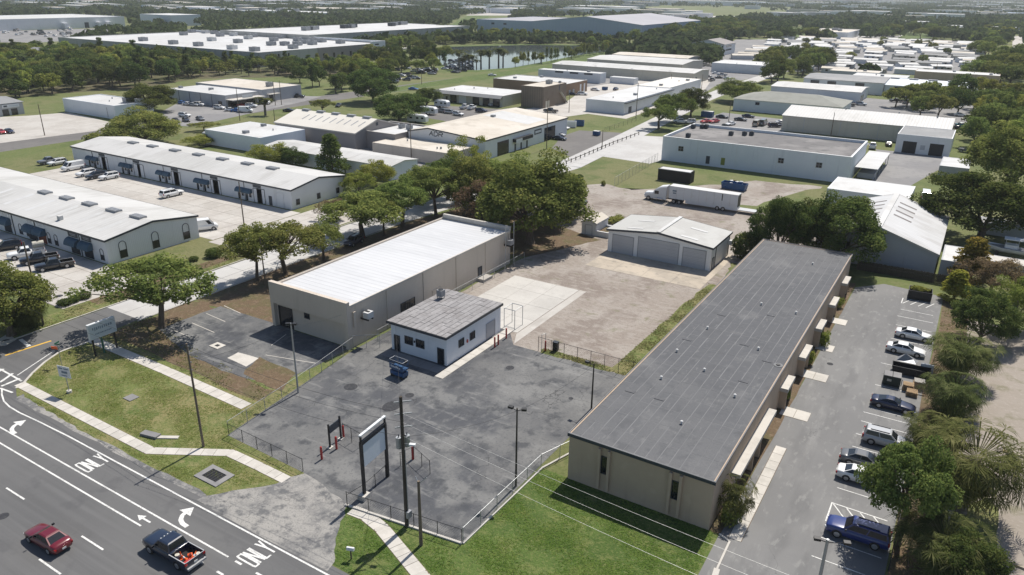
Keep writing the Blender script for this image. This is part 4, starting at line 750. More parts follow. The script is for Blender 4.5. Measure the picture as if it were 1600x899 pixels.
for k in range(9):
    x = -9 + 3.0 * k; a, b = B.roofpt(x, -6.0), B.roofpt(x, -2.6); m = MB(); m.raw([(x - .22, -6, a[2] + .02), (x + .22, -6, a[2] + .02), (x + .22, -2.6, b[2] + .02), (x - .22, -2.6, b[2] + .02)], [(0, 1, 2, 3)]); m.build('skylight', M_vent, B.root)
panel(B, 'gable_vent', '+x', 177, 178, 6, 7, M_trim)
B = bld('pale_blue_shed', 'pale blue low building with plain white roof behind the strip buildings', -202.5, -177.5, 148, 165.5, 4.6, M_bluewhite, M_wroof, par=.02, coping=None)
B = bld('white_roof_shed', 'long low shed with white roof between trees and strip building', -171, -124.5, 143.5, 154.5, 3.6, M_bluewhite, M_wroof_x, style='gx', rise=.7, over=.3, trim=None)
for u in (-160, -150, -140, -131): fbox(B, '-y', u - .1, u + .1, 0, 3.5, -.01, .1).build('downpipe', M_trim, B.root)
# caravan beside it
def camper(label, x, y, rz, L=8.5, white=M_signwhite):
    t = thing('camper_trailer', label, 'camper', (x, y, 0), rz)
    m = MB(); m.loft([[(a, -1.2, .6), (a, -1.22, z), (a, -1.0, z + .22), (a, 1.0, z + .22), (a, 1.22, z), (a, 1.2, .6)] for a, z in ((-L / 2, 2.5), (-L / 2 + .3, 2.8), (L / 2 - .8, 2.8), (L / 2, 2.2))]); m.build('body', white, t)
    for a in (-2.2, .4, 2.4): MB().box(a - .5, a + .5, -1.24, -1.2, 1.6, 2.2).build('window', M_glass, t)
    for s in (-1, 1): MB().tube((-.4, s * 1.0, .36), (-.4, s * 1.22, .36), .36, n=12).build('wheel', M_rubber, t)
    MB().box(-1, 0, -.4, .4, 3.02, 3.25).build('roof_unit', M_wroof, t); return t
x, y = G(337, 223); camper('white camper trailer parked before the pale blue building', x, y, 0.02, 9)
# blocks across the second street
B = bld('dealer_building', 'grey car dealer building with white roof among parked cars', -295, -258.5, 200.5, 217, 4.9, M_greywall, M_wroof, par=.02); window(B, '-y', -263, -261, .8, 2.3)
for u in (-288, -281, -274, -267): fbox(B, '-y', u - .1, u + .1, 0, 4.7, -.01, .08).build('downpipe', M_trim, B.root)
fbox(B, '+x', 200.5, 217, 3.0, 3.3, 0, 4.5).build('canopy', M_walk, B.root); o = fbox(B, '+x', 206, 211, 3.5, 4.6, 3.5, 3.7).build('sign_board', M_signwhite, B.root)
panel(B, 'glazing', '+x', 201.5, 215, .1, 2.8, M_glass)
B = bld('dealer_annex', 'flat building with cream roof behind the grey car dealer', -302, -259, 219.5, 241.5, 5.2, M_greywall, M_creamroof, par=.1); unit(B, -266, 230, 2.6, 2, 1.8); door(B, '+x', 223, 225.5, 2.6, M_glass, M_white); fbox(B, '+x', 222, 228, 2.9, 3.2, 0, 2).build('canopy', M_walk, B.root)
B = bld('white_flat_store', 'white flat-roofed building beyond the pale lot at upper left', -300, -266.5, 158.7, 174, 5.0, M_bluewhite, M_wroof, par=.2); unit(B, -273, 168, 2.4, 2.4, 1.6); unit(B, -268.5, 170, 3, 2, 1.4, M_wroof); fbox(B, '-y', -271.6, -271.3, .5, 4, -.01, .1).build('conduit', M_greywall, B.root)
B = bld('corner_store', 'small grey store with white sign board at the far left edge', -330, -306, 130, 147, 4.4, M_greywall, M_greyroof, style='gy', rise=1.0, over=.4)
o = fbox(B, '+x', 139.5, 145.5, 2.9, 4.1, -.01, .4).build('sign_board', M_signwhite, B.root); fbox(B, '+x', 140.0, 141.2, 3.2, 3.8, .401, .42).build('sign_mark', M_trim, o); fbox(B, '+x', 141.8, 145, 3.3, 3.7, .401, .42).build('sign_mark', M_signface, o)
for u in (132, 135.5, 140.5, 143.6): fbox(B, '+x', u - 1.1, u + 1.1, .05, 2.4, -.01, .06).build('glazing', M_glass, B.root)
fbox(B, '-y', -329, -307, 2.7, 2.9, 0, 2.5).build('canopy', M_greyroof, B.root)
# tan garage row, brown block and rows behind
B = bld('garage_row', 'tan garage row with dark roller doors and grey canopy', -205, -169.5, 267.5, 289, 4.6, M_creamwall, M_wroof, par=.1)
m = MB(); m.raw([(-17.9, -12.6, 3.6), (17.9, -12.6, 3.6), (17.9, -10.76, 4.75), (-17.9, -10.76, 4.75), (-17.9, -12.6, 3.5), (17.9, -12.6, 3.5)], [(0, 1, 2, 3), (4, 5, 1, 0)]); m.build('canopy', M_greyroof, B.root)
doors_row(B, '-y', (-194.5, -182.8, -177.6, -172.5), 3.2, 3.2); door(B, '-y', -191.5, -188, 3.2, M_white, M_white, name='loading_door'); panel(B, 'window_pane', '-y', -198.6, -197.6, .8, 2.4, M_glass)
B = bld('brown_block', 'tall brown ribbed block with outside stair next to the garage row', -165, -154.3, 275, 295, 8.6, M_brown, M_creamroof, par=.15); unit(B, -159, 288, 2.2, 2.2, 1.6); unit(B, -156.5, 293, 1, 1, .8); door(B, '+x', 277, 280, 2.6, M_creamwall, M_creamwall); panel(B, 'vent', '+x', 288.2, 289, 6, 8.2, M_trim)
m = MB(); m.raw([(5.4, 3.5, 5.2), (6.6, 3.5, 5.2), (6.6, 9.5, 0.2), (5.4, 9.5, .2), (5.4, 3.5, 5.6), (6.6, 3.5, 5.6), (6.6, 9.5, .6), (5.4, 9.5, .6)], [(4, 5, 6, 7), (1, 2, 6, 5), (0, 1, 5, 4), (2, 3, 7, 6)]); m.build('outside_stair', M_creamwall, B.root)
B = bld('brick_row', 'long low brown building with white roof behind the brown block', -205, -165, 315, 337, 5.3, M_brick, M_wroof, par=.15, coping=M_wroof)
for u in (318, 322): fbox(B, '+x', u, u + 1.6, .1, 2.4, -.01, .06).build('door', M_greywall, B.root)
for u in (330, 334): fbox(B, '+x', u - .7, u + .7, .05, 4.0, -.01, .08).build('pilaster', M_white, B.root)
fbox(B, '-y', -205, -203.9, 0, 2, 0, 0.05); B = bld('white_block', 'white warehouse with three dark openings along its roof edge', -211, -173.5, 369.5, 376.5, 5.1, M_whitemetal, M_wroof, par=.05)
for u in (-198, -189, -180.5): panel(B, 'opening', '-y', u - 2.5, u + 2.5, 4.0, 4.9, M_trim)
B = bld('container_office', 'white portable cabin in the storage yard', *(lambda p: (p[0] - 5, p[0] + 9, p[1], p[1] + 5))(G(966, 131)), 3.2, M_whitemetal, M_wroof, par=.02, cat='cabin')
for u in (0, 5.5): panel(B, 'door', '-y', B.x0 + 1.5 + u, B.x0 + 4.5 + u, .2, 2.6, M_white)
B = bld('long_white_store', 'long white storage building with bright roof and stained walls', -137, -120.2, 279.5, 333, 4.9, M_whitemetal, M_wroof, par=.03)
fbox(B, '+x', 279.5, 333, 4.3, 4.6, 0, .9).build('canopy', M_trim, B.root); panel(B, 'opening', '+x', 284, 287, .1, 2.5, M_trim)
B = bld('long_cream_store', 'cream-roofed continuation of the long white storage building', -138, -122, 334, 378, 5.1, M_white, M_creamroof, par=.05)
rf = [c for c in B.root.children if c.name.startswith('roof')][0]; rf.data.materials[0] = MATS['pale_beige_roof']
B = bld('beige_warehouse', 'long weathered beige warehouse, front one of three parallel', -218.5, -133, 399, 424, 5.3, M_creamwall, M_wroof_x, style='gx', rise=.9, over=.3)
for k in range(11): MB().box(-38 + 7.4 * k - .5, -38 + 7.4 * k + .5, -11, -8.4, 5.6, 5.66 + .02 * k % .05).build('roof_vent', M_vent, B.root) if k % 3 == 0 else None
for k in range(12): fbox(B, '-y', -216 + 7 * k - .2, -216 + 7 * k + .2, 0, 5.1, -.01, .1).build('buttress', M_creamwall, B.root)
door(B, '+x', 402, 404, 3, M_trim)
B = bld('beige_warehouse', 'long beige warehouse with dark door openings, middle one of three parallel', -220, -157, 448, 486, 4.9, M_creamwall, M_wroof_x, style='gx', rise=1.0, over=.3)
for u in (-203, -186, -172): panel(B, 'opening', '-y', u - 5, u + 5, 1.0, 2.9, M_trim)
B = bld('beige_warehouse', 'rear beige warehouse with low pale roof, last of three parallel', -225, -171, 497, 522, 4.4, M_greywall, M_creamroof, style='gx', rise=.8, over=.3)
# right of the side street
B = bld('big_white_block', 'big white block with dark gravel roof and black roof vents', -76.5, -25.6, 207.5, 234.5, 6.9, M_bluewhite, M_darkflat, par=.7, coping=M_white, wt=.4)
for px, py in ((1083, 201), (1097, 201), (1103, 201), (1131, 200), (1075, 215), (1163, 212), (1174, 212), (1142, 212)): x, y = G(px, py, 6.2); unit(B, x, y, 1.2, 1.2, 1.2, M_trim)
for px, py in ((1099, 232), (1241, 250), (1297, 255)): 
    for u in (G(px, py)[0],): window(B, '-y', u + .3, u + 1.7, 3.3, 4.6, M_greywall, 2, 2)
u = G(1117, 252)[0]; panel(B, 'door', '-y', u - .4, u + .7, .6, 2.8, M_trim); u = G(1138, 256)[0]; panel(B, 'window_board', '-y', u - .4, u + .7, .8, 2.8, MATS['lawn_turf'] and flat('olive_board', (.2, .22, .03), .7))
for x in (-66, -55, -44, -34): fbox(B, '-y', x - .05, x + .05, 0, 6.5, -.01, .08).build('downpipe', M_white, B.root)
t = thing('carport', 'low carport with pale metal roof at the end of the big white block', 'carport', (-23.2, 228, 0))
m = MB(); m.box(-2.2, 3.4, -13, 13, 3.0, 3.14); m.build('roof', M_wroof_y, t)
for y in (-12.5, -6, 0, 6, 12.5): MB().tube((3.2, y, 0), (3.2, y, 3.0), .08).build('post', M_galv, t)
m = MB(); m.box(-1.5, 2.6, -11, -6, .0, 1.4).box(-1.2, 2.4, -4, 2, 0, 1.8); m.build('stored_goods', M_greywall, t)
B = bld('cream_hall', 'long cream metal hall with rounded white roof', -59.5, -7, 280, 307, 5.3, M_creamwall, M_wroof_x, style='gx', rise=2.0, over=.3)
door(B, '-y', -22, -17.3, 4.1, M_creamwall, M_greywall, name='loading_door')
for u in (-52, -40, -34, -28, -12): fbox(B, '-y', u - .08, u + .08, 0, 5.1, -.01, .08).build('downpipe', M_greywall, B.root)
for u, v in ((-41, 0), (-24, 2), (-12, -1)): p = B.roofpt(u - B.c[0], v); m = MB(); m.tube((p[0], v, p[2] - .1), (p[0], v, p[2] + .6), .25, n=8); m.build('roof_vent', M_vent, B.root)
B = bld('twin_door_shop', 'small white shop with two dark bay doors at the paved court', -20.5, -5.5, 261.5, 280, 5.6, M_white, M_greyroof, par=.1)
for u in (-16.6, -9.2): door(B, '-y', u - 1.9, u + 1.9, 3.6, M_black, M_white, name='bay_door')
panel(B, 'wall_emblem', '-y', -13.6, -12.3, 1.4, 2.8, M_greywall, .03)
B = bld('hip_roof_house', 'pale building with grey hipped roof left of the cream hall', -88, -46, 318, 341, 4.9, M_bluewhite, M_greyroof, style='hip', rise=2.6, over=.5); rf = [c for c in B.root.children if c.name.startswith('roof')][0]; rf.data.materials[0] = pm('olive_grey_shingle', (.27, .275, .25), .9, layers=((.3, .44, .62, (.23, .235, .21), .7),)); window(B, '-y', -79, -77.5, 3.0, 4.0)
B = bld('white_hall', 'plain white hall between the hipped house and the three-window warehouse', -87, -47.5, 375.5, 400, 4.4, M_whitemetal, M_wroof_x, style='gx', rise=.9, over=.3); doors_row(B, '+x', (379, 384), 2.2, 2.6)
B = bld('three_window_warehouse', 'white warehouse with three dark square windows under a grey roof', -79.5, -42.3, 410, 442, 5.6, M_white, M_greyroof, style='gx', rise=1.0, over=.3)
for u in (-74, -66, -53): window(B, '-y', u - 2, u + 2, 3.0, 5.0)
door(B, '+x', 413, 421, 4.2, M_greywall, M_white)
B = bld('blue_white_warehouse', 'white warehouse with pale blue metal roof and dark ridge vents', -42, -3.5, 411, 448, 4.9, M_white, pm('pale_blue_roof', (.62, .66, .71), .5, layers=((.05, .44, .62, (.57, .61, .66), .7),)), style='gx', rise=1.4, over=.3)
for k in range(5): p = B.roofpt(-17 + 8.4 * k, 0); MB().box(p[0] - 2, p[0] + 2, -1, 1, p[2] - .2, p[2] + .5).build('ridge_vent', M_vent, B.root)
for u in (-35.5, -27.5, -14): window(B, '-y', u - 2.2, u + 2.2, 2.2, 4.4)
B = bld('tan_long_warehouse', 'long tan warehouse with white roof by the mobile home park', -36, 5, 490, 506, 5.6, M_tan, M_wroof, par=.1)
for k in range(8): fbox(B, '-y', -33 + 5 * k, -31 + 5 * k, .1, 3, -.01, .05).build('door', M_tan, B.root) if 0 else None
B = bld('grey_flat_shed', 'low white-roofed shed behind the three-window warehouse', -62, -36, 446, 462, 5.4, M_white, M_wroof, par=.05)
B = bld('grey_flat_shed', 'cream flat-roofed shed at the back of the pale blue roofed warehouse', -78, -52, 470, 484, 5.0, M_greywall, M_creamroof, par=.05)
B = bld('white_shed_row', 'white flat store right of the beige warehouses near the park lane', *(lambda p: (p[0] - 2, p[0] + 34, p[1], p[1] + 26))(G(1116, 112)), 5.2, M_whitemetal, M_wroof, par=.05)
B = bld('white_shed_row', 'tall white house with taupe roof beyond the beige warehouses', *(lambda p: (p[0], p[0] + 26, p[1], p[1] + 30))(G(1079, 84)), 8.0, M_white, M_taupe, style='gy', rise=3, over=.6)
for z in (3, 5.6): panel(B, 'window_band', '+x', B.y0 + 5, B.y0 + 20, z, z + 1.2, M_glass)
for o in [o for o in COL.objects if o.parent is None and o.get('category') == 'building' and o.name.split('.')[0] in ('pale_blue_shed', 'dealer_building', 'garage_row', 'brick_row', 'white_block', 'long_white_store', 'long_cream_store', 'tan_long_warehouse', 'grey_flat_shed', 'white_shed_row', 'tan_annex', 'white_flat_store')]:
    rf = [c for c in o.children if c.name.startswith('roof')][0]; dx = max(v.co.x for v in rf.data.vertices); dy = max(v.co.y for v in rf.data.vertices); z = max(v.co.z for v in rf.data.vertices)
    for k in range(max(3, int(dx * dy / 60))):
        x, y = rnd.uniform(-dx + 1.5, dx - 1.5), rnd.uniform(-dy + 1.5, dy - 1.5); r = rnd.uniform(.18, .5)
        if rnd.random() < .6: MB().tube((x, y, z), (x, y, z + .6), r * .6, n=7).build('roof_vent', M_vent, o)
        else: MB().cbox((x, y, z + .4), 1.2 + r, 1.0 + r, .8).build('rooftop_unit', M_vent, o)
# the white gabled shed at right
B = bld('white_gabled_shed', 'white gabled shed with brown skylight strips and stained wall at right', -21.2, -1.2, 142.6, 170, 4.2, M_greywall, M_whiteroof, style='gy', rise=3.3, over=.2, ridge=.5, trim=M_walk); rf = [c for c in B.root.children if c.name.startswith('roof')][0]; rf.data.materials[0] = M_wroof_y
for sd in (-1, 1):
    for k in range(4):
        y = -2.2 + 3.4 * k; a, b = B.roofpt(y, sd * 1.2), B.roofpt(y, sd * 4.4); m = MB(); m.raw([(sd * 1.2, y - .42, a[2] + .03), (sd * 4.4, y - .42, b[2] + .03), (sd * 4.4, y + .42, b[2] + .03), (sd * 1.2, y + .42, a[2] + .03)], [(0, 1, 2, 3) if sd > 0 else (3, 2, 1, 0)]); m.build('skylight', flat('brown_skylight', (.17, .15, .14), .5), B.root)
m = MB(); m.box(-.5, .5, -13.8, 13.8, 7.55, 7.72); m.build('ridge_cap', M_wroof, B.root); window(B, '-y', -16.6, -15.3, 2.6, 4.0, M_greywall, 2); panel(B, 'wall_patch', '-y', -9.5, -9.3, .1, 5, M_greywall, .03)
B = bld('lean_to', 'small white lean-to on the right side of the gabled shed', -.6, 3.6, 143.2, 153, 3.3, M_greywall, M_wroof, par=.02)
B = bld('white_low_hall', 'low hall with flat white roof behind the gabled shed', -26, -9.2, 178.5, 192, 4.9, M_white, M_wroof, par=.02)
B = bld('grey_carport_shed', 'low shed with pale roof right of the paved court', *(lambda p: (p[0], p[0] + 7, p[1], p[1] + 14))(G(1464, 277)), 3.2, M_greywall, M_wroof_y, par=.02)
x, y = G(28, 96); bld('wood_house', 'grey hip-roofed house half hidden in the wood at upper left', x, x + 34, y, y + 15, 4.5, M_greywall, M_greyroof, style='hip', rise=4, over=.6); x, y = G(88, 97); bld('wood_house', 'second grey hip-roofed house further right in the wood', x, x + 20, y + 4, y + 16, 4.2, M_greywall, M_greyroof, style='hip', rise=3, over=.6)
# the big white warehouses
B = bld('rooftop_unit_warehouse', 'huge white-roofed warehouse dotted with rooftop units, wall seen at right', -590, -374, 318, 432, 8.7, M_concwall, M_wroof, par=.5)
fbox(B, '+x', 366, 416, .1, 8.75, -.01, .3).build('taupe_wall', M_taupe, B.root); fbox(B, '+x', 416.4, 431, .1, 10.3, -.01, 1.2).build('white_entrance', M_white, B.root)
for y in (371, 380, 388, 396, 404, 411): window(B, '+x', y - .9, y + .9, 2.2, 5.0) if 0 else fbox(B, '+x', y - .9, y + .9, 2.2, 5.0, .3, .36).build('window', M_glass, B.root)
for y in (325, 333, 341): fbox(B, '+x', y - .6, y + .6, 1.5, 7, -.01, .06).build('window', M_glass, B.root)
for z in (3.4, 5.6, 7.8): fbox(B, '+x', 420, 424, z, z + .8, 1.2, 1.25).build('window', M_glass, B.root)
fbox(B, '+x', 432, 452, 3.6, 4.4, -6, 6).build('canopy', M_walk, B.root); fbox(B, '+y', -400, -374, 0, 4, -.01, 8).build('lobby', M_glass, B.root)
MB().box(-108, 108, 56.2, 57.1, 8.7, 10.0).build('rear_parapet', M_bluewhite, B.root)
for px, py in ((190, 47), (218, 49), (219, 48), (253, 50), (287, 55), (300, 51), (305, 50), (321, 52), (335, 53), (344, 57), (365, 56), (388, 61), (396, 58), (224, 64), (271, 69), (310, 72), (331, 64), (372, 67), (363, 77), (398, 80), (428, 64), (424, 71), (445, 71), (465, 64), (465, 71), (478, 68), (488, 70), (503, 66), (490, 65), (458, 76), (441, 60), (532, 68)):
    x, y = G(px, py, 8.3)
    if -586 < x < -378 and 322 < y < 428: unit(B, x, y, 5.5, 4.2, 2.6, M_vent if rnd.random() < .8 else M_wroof)
B = bld('unit_row_warehouse', 'white-roofed warehouse with three rows of units beyond the huge one', -545, -444, 426, 640, 11.5, M_concwall, M_wroof, par=.4)
for px, py in ((478, 48), (482, 47.5), (488, 47), (492, 46.5), (538, 44.5), (543, 44), (549, 44), (616, 40), (620, 39.5), (626, 39), (631, 38.7), (552, 43), (612, 41)): x, y = G(px, py, 11.1); unit(B, x, y, 6, 5, 3, M_trim if rnd.random() < .5 else M_vent)
B = bld('blue_grey_hall', 'huge blue-grey hall with low gabled roof behind the pond trees', -434, -306, 745, 923, 13.2, M_bluegrey, pm('mauve_grey_roof', (.33, .33, .355), .7, layers=((.02, .44, .62, (.29, .29, .315), .7),)), style='gy', rise=6.5, over=.2)
B = bld('blue_grey_wing', 'lower blue-grey wing on the left of the huge hall', -512, -434.5, 752, 880, 13.0, M_bluegrey, MATS['mauve_grey_roof'], par=.2)
for u in (-490, -474): panel(B, 'louvre', '-y', u - 2, u + 2, 8, 10, M_trim)
B = bld('far_white_plant', 'long white plant at the upper left edge with dock canopies', -960, -855, 400, 540, 11.2, M_white, M_wroof, par=.3)
for y in (470, 495, 508, 519): fbox(B, '+x', y - 2.4, y + 2.4, .1, 6, -.01, 6 if y != 495 else .1).build('dock', M_white if y != 495 else M_trim, B.root)
B = bld('white_box_store', 'plain pale blue windowless block behind the huge white roof', -881, -822, 577, 617, 12.5, pm('cool_white_wall', (.50, .56, .62), .7), M_wroof, par=.1)
B = bld('far_blue_store', 'far long blue-grey building with white roof edge', -1170, -1028, 856, 900, 8, M_bluegrey, M_wroof, par=.3, coping=M_wroof); unit(B, -1060, 870, 6, 6, 3)
B = bld('far_white_store', 'far long white building right of the blue-grey one', -1075, -885, 880, 930, 8, M_white, M_wroof, par=.3)
for k in range(3): unit(B, -1040 + 40 * k, 900, 8, 6, 4, M_vent)
B = bld('school_hall', 'white two-storey block with flat roof above the mobile homes', -178, -136, 895, 985, 7.0, M_white, M_creamroof, par=.4); window(B, '-y', -159, -155, 4, 5.6); unit(B, -158, 950, 7, 7, 2.4); unit(B, -150, 930, 4, 4, 2)
FAR = [('far_warehouse', 'far white-roofed warehouse with blue wall at the top middle', -1040, -975, 1560, 1680, 8, M_bluegrey, M_wroof), ('far_warehouse', 'far small white shed left of the blue-walled warehouse', -1090, -1046, 1500, 1560, 7, M_white, M_wroof),
       ('far_warehouse', 'very long white warehouse on the skyline right of the middle', -1250, -690, 2680, 2760, 14, M_bluewhite, M_wroof), ('far_warehouse', 'far white-roofed shed in front of the skyline warehouse', -960, -790, 1830, 1900, 7, M_greywall, M_wroof),
       ('far_warehouse', 'far low beige row above the white school block', -450, -300, 1990, 2020, 6, M_greywall, M_creamroof), ('far_warehouse', 'thin bright roof near the top right corner of the view', -300, -140, 4900, 5100, 8, M_white, M_wroof), ('far_warehouse', 'second thin bright roof at the extreme top right', -110, 40, 4700, 4900, 8, M_white, M_wroof),
       ('far_house', 'far grey-roofed block, first of four in a row at upper right', -138, -96, 2255, 2300, 9, M_greywall, M_greyroof), ('far_house', 'far grey-roofed block, second of four in a row at upper right', -92, -56, 2310, 2350, 9, M_greywall, M_creamroof), ('far_house', 'far blue-roofed block, third of four in a row at upper right', -45, -2, 2305, 2350, 9, M_bluegrey, M_greyroof), ('far_house', 'far blue-roofed block, last of four in a row at upper right', 2, 45, 2065, 2120, 9, M_bluegrey, M_bluegrey),
       ('far_house', 'grey store with dark roof behind the mobile homes on the right', -78, -40, 1150, 1190, 6, M_greywall, M_greyroof), ('far_house', 'white-roofed store right of the dark-roofed store', -62, -44, 1195, 1230, 7, M_white, M_wroof), ('far_house', 'grey and white store at the right edge behind the mobile homes', -14, 20, 1190, 1225, 7, M_bluegrey, M_wroof),
       ('far_house', 'pale far house among the trees right of the school block', -128, -95, 1330, 1365, 7, M_white, M_wroof), ('far_house', 'small far white house above the pale one', -150, -128, 1640, 1680, 7, M_white, M_wroof)]
for f in FAR: bld(*f[:8], f[8], par=.1)
# scattered roofs among the far trees
q = random.Random(21)
for k in range(280):
    px = q.uniform(-20, 1620); py = 2 + 31 * q.random() ** 1.4
    x, y = G(px, py)
    if py > 24 and (px < 1000): continue
    d = math.hypot(x, y); s = d * q.uniform(.007, .022)
    bld('far_roof', 'distant pale roof among the far trees', x - s, x + s, y, y + s * q.uniform(.6, 1.4), 6 + q.random() * 3 + d * .0012, q.choice([M_white, M_greywall, M_bluewhite, M_creamwall]), q.choice([M_wroof, M_wroof, M_greyroof, M_creamroof]), par=.1, group='pale roofs scattered among the far trees')
# mobile homes
q = random.Random(5); HM = []
homew = [M_white, M_bluewhite, M_creamwall, M_greywall]
def home_mesh(kind):
    t = thing('mobile_home', 'mobile home', 'mobile home'); L, W = (15, 5.6) if kind % 2 == 0 else (12, 6.6)
    m = MB(); m.box(-L / 2, L / 2, -W / 2, W / 2, 0, 2.9); m.build('wall', homew[kind % 4], t)
    m = MB(); o = .45
    m.raw([(-L / 2 - o, -W / 2 - o, 2.85), (L / 2 + o, -W / 2 - o, 2.85), (L / 2 + o, 0, 3.75), (-L / 2 - o, 0, 3.75), (L / 2 + o, W / 2 + o, 2.85), (-L / 2 - o, W / 2 + o, 2.85)], [(0, 1, 2, 3), (3, 2, 4, 5), (0, 3, 5), (1, 4, 2), (0, 5, 4, 1)]); m.build('roof', [M_wroof, M_wroof, M_greyroof, M_wroof, M_creamroof][kind % 5], t)
    for a in (-L * .3, 0, L * .3): MB().box(a - .7, a + .7, -W / 2 - .05, -W / 2 - .001, 1.1, 2.1).build('window', M_glass, t)
    MB().box(L * .1, L * .5, -W / 2 - 3.6, -W / 2 - .2, 2.5, 2.62).build('carport_roof', M_wroof, t)
    m = MB(); m.tube((L * .12, -W / 2 - 3.4, 0), (L * .12, -W / 2 - 3.4, 2.5), .06).tube((L * .48, -W / 2 - 3.4, 0), (L * .48, -W / 2 - 3.4, 2.5), .06); m.build('carport_post', M_white, t); learn(t); return t
protos = [home_mesh(k) for k in range(5)]; used = [False] * 5
rows = 0
for iy in range(19):
    y = 512 + iy * 20.5
    xl = -150 - (y - 520) * .13 + (12 if iy < 3 else 0); xr = -2 if y > 610 else -16
    if y < 560: xl = max(xl, -128)
    x = xl + q.uniform(0, 6)
    while x < xr - 6:
        if not (y > 640 and -188 < x < -128 and y > 870) and q.random() < .9 and not (-45 < x < 8 and y < 520):
            k = q.randrange(5); a = q.choice([0, math.pi]) + q.uniform(-.08, .08) + (.5 if iy % 4 == 3 else 0)
            if used[k]: o = dup(protos[k], (x, y + q.uniform(-2, 2), 0), a)
            else: o = protos[k]; used[k] = True; o.location = (x, y, 0); o.rotation_euler = (0, 0, a)
            rk = ['white', 'white', 'grey', 'white', 'cream'][k]; o['label'] = '%s-roofed mobile home in the rows of the mobile home park' % rk; o['group'] = 'mobile homes in the park at upper right'
        x += q.uniform(19, 23)

# ------------------------------------------------------------------ vegetation
def leaf_mesh(name, mat, clumps, n, size, seed, up=.35, droop=0.0):
    """small leaf-sized faces spread through clumps (x, y, z, rx, ry, rz)"""
    g = np.random.default_rng(seed); c = np.array(clumps, float); wgt = (c[:, 3] * c[:, 4]); wgt /= wgt.sum()
    k = g.choice(len(c), n, p=wgt); d = g.normal(size=(n, 3)); d[:, 2] += up * .6; d /= np.linalg.norm(d, axis=1)[:, None]
    r = .45 + .6 * g.random(n) ** .6
    p = c[k, :3] + d * c[k, 3:6] * r[:, None]
    nrm = d * .8 + g.normal(size=(n, 3)) * .55; nrm[:, 2] += up; nrm /= np.linalg.norm(nrm, axis=1)[:, None]
    a = g.normal(size=(n, 3)); u = np.cross(nrm, a); u /= np.linalg.norm(u, axis=1)[:, None]; v = np.cross(nrm, u)
    s = size * (.55 + .9 * g.random(n)); su = u * s[:, None] * .5; sv = v * s[:, None] * .5 * (.5 + .5 * g.random(n))[:, None]
    V = np.stack([p - su, p - sv * .9 + su * .1, p + su, p + sv], 1).reshape(-1, 3)
    me = bpy.data.meshes.new(name); me.vertices.add(4 * n); me.vertices.foreach_set('co', V.ravel().astype(np.float32))
    me.loops.add(4 * n); me.loops.foreach_set('vertex_index', np.arange(4 * n, dtype=np.int32)); me.polygons.add(n)
    me.polygons.foreach_set('loop_start', np.arange(0, 4 * n, 4, dtype=np.int32)); me.materials.append(mat); me.update(calc_edges=True); return me
def dome_clumps(Rr, H, zc, n, cr, seed, shape='dome'):
    q = random.Random(seed); out = []
    lob = [(q.uniform(0, 6.28), q.uniform(.75, 1.12)) for _ in range(6)]
    while len(out) < n:
        if shape == 'dome':
            a = q.uniform(0, 6.283); el = math.asin(q.uniform(-.3 if Rr / H < 1.3 else -.08, 1)); f = q.uniform(.5, 1) ** .5
            m = 1 + .16 * math.sin(a * 2 + lob[0][0]) + .13 * math.sin(a * 3 + lob[1][0]) + .1 * math.sin(el * 4 + a * 2 + lob[2][0])
            x, y, z = Rr * m * f * math.cos(el) * math.cos(a), Rr * m * f * math.cos(el) * math.sin(a), zc + H * m * f * math.sin(el)
        else:
            t = q.random() ** .8; a = q.uniform(0, 6.283); rr = Rr * (1 - t) ** .8 * q.uniform(.5, 1.05)
            x, y, z = rr * math.cos(a), rr * math.sin(a), zc + H * t
        k = cr * q.uniform(.65, 1.35); out.append((x, y, z, k * 1.15, k * 1.15, k * .8))
    return out
def trunk_mesh(clumps, h0, r, mat, seed, limbs=7):
    q = random.Random(seed); m = MB(); fx, fy = q.uniform(-.25, .25), q.uniform(-.25, .25)
    m.tube((0, 0, -.05), (0, 0, .35), r * 1.5, r * 1.05, 8, False); m.tube((0, 0, .35), (fx, fy, h0), r * 1.05, r * .8, 8, False)
    for c in q.sample(clumps, min(limbs, len(clumps))):
        mid = (fx + (c[0] - fx) * .45, fy + (c[1] - fy) * .45, h0 + (c[2] - h0) * .55)
        m.tube((fx, fy, h0 - .1), mid, r * .5, r * .32, 6, False); m.tube(mid, (c[0], c[1], c[2]), r * .32, r * .08, 5, False)
        for c2 in q.sample(clumps, 1):
            if (c2[0] - mid[0]) ** 2 + (c2[1] - mid[1]) ** 2 < 14: m.tube(mid, c2[:3], r * .2, r * .05, 4, False)
    return m.mesh('trunk', mat, True)
TP = {}
def tree_proto(key, name, mat, Rr, H, zc, n, cr, leaves, size, h0, tr, seed, shape='dome', bark=None, limbs=7):
    cl = dome_clumps(Rr, H, zc, n, cr, seed, shape)
    TP[key] = (name, leaf_mesh('crown', mat, cl, leaves, size, seed), trunk_mesh(cl, h0, tr, bark or M_bark, seed, limbs), Rr + cr * .7, zc + H + cr * .6)
tree_proto('oak1', 'oak_tree', L_oak, 4.6, 3.3, 5.2, 96, .92, 24000, .25, 3.0, .34, 1)
tree_proto('oak2', 'oak_tree', L_oak, 4.6, 2.9, 5.2, 58, .82, 12500, .24, 3.0, .27, 2, limbs=12)
tree_proto('oak3', 'oak_tree', L_oak, 4.6, 4.2, 4.4, 125, .95, 30000, .25, 1.8, .4, 3)
tree_proto('dense1', 'dense_tree', L_dark, 4.6, 4.6, 4.4, 130, .9, 28000, .25, 1.2, .36, 4)
tree_proto('dry1', 'oak_tree', L_dry, 4.4, 3.8, 4.2, 66, .85, 11000, .24, 2.2, .3, 5, limbs=14)
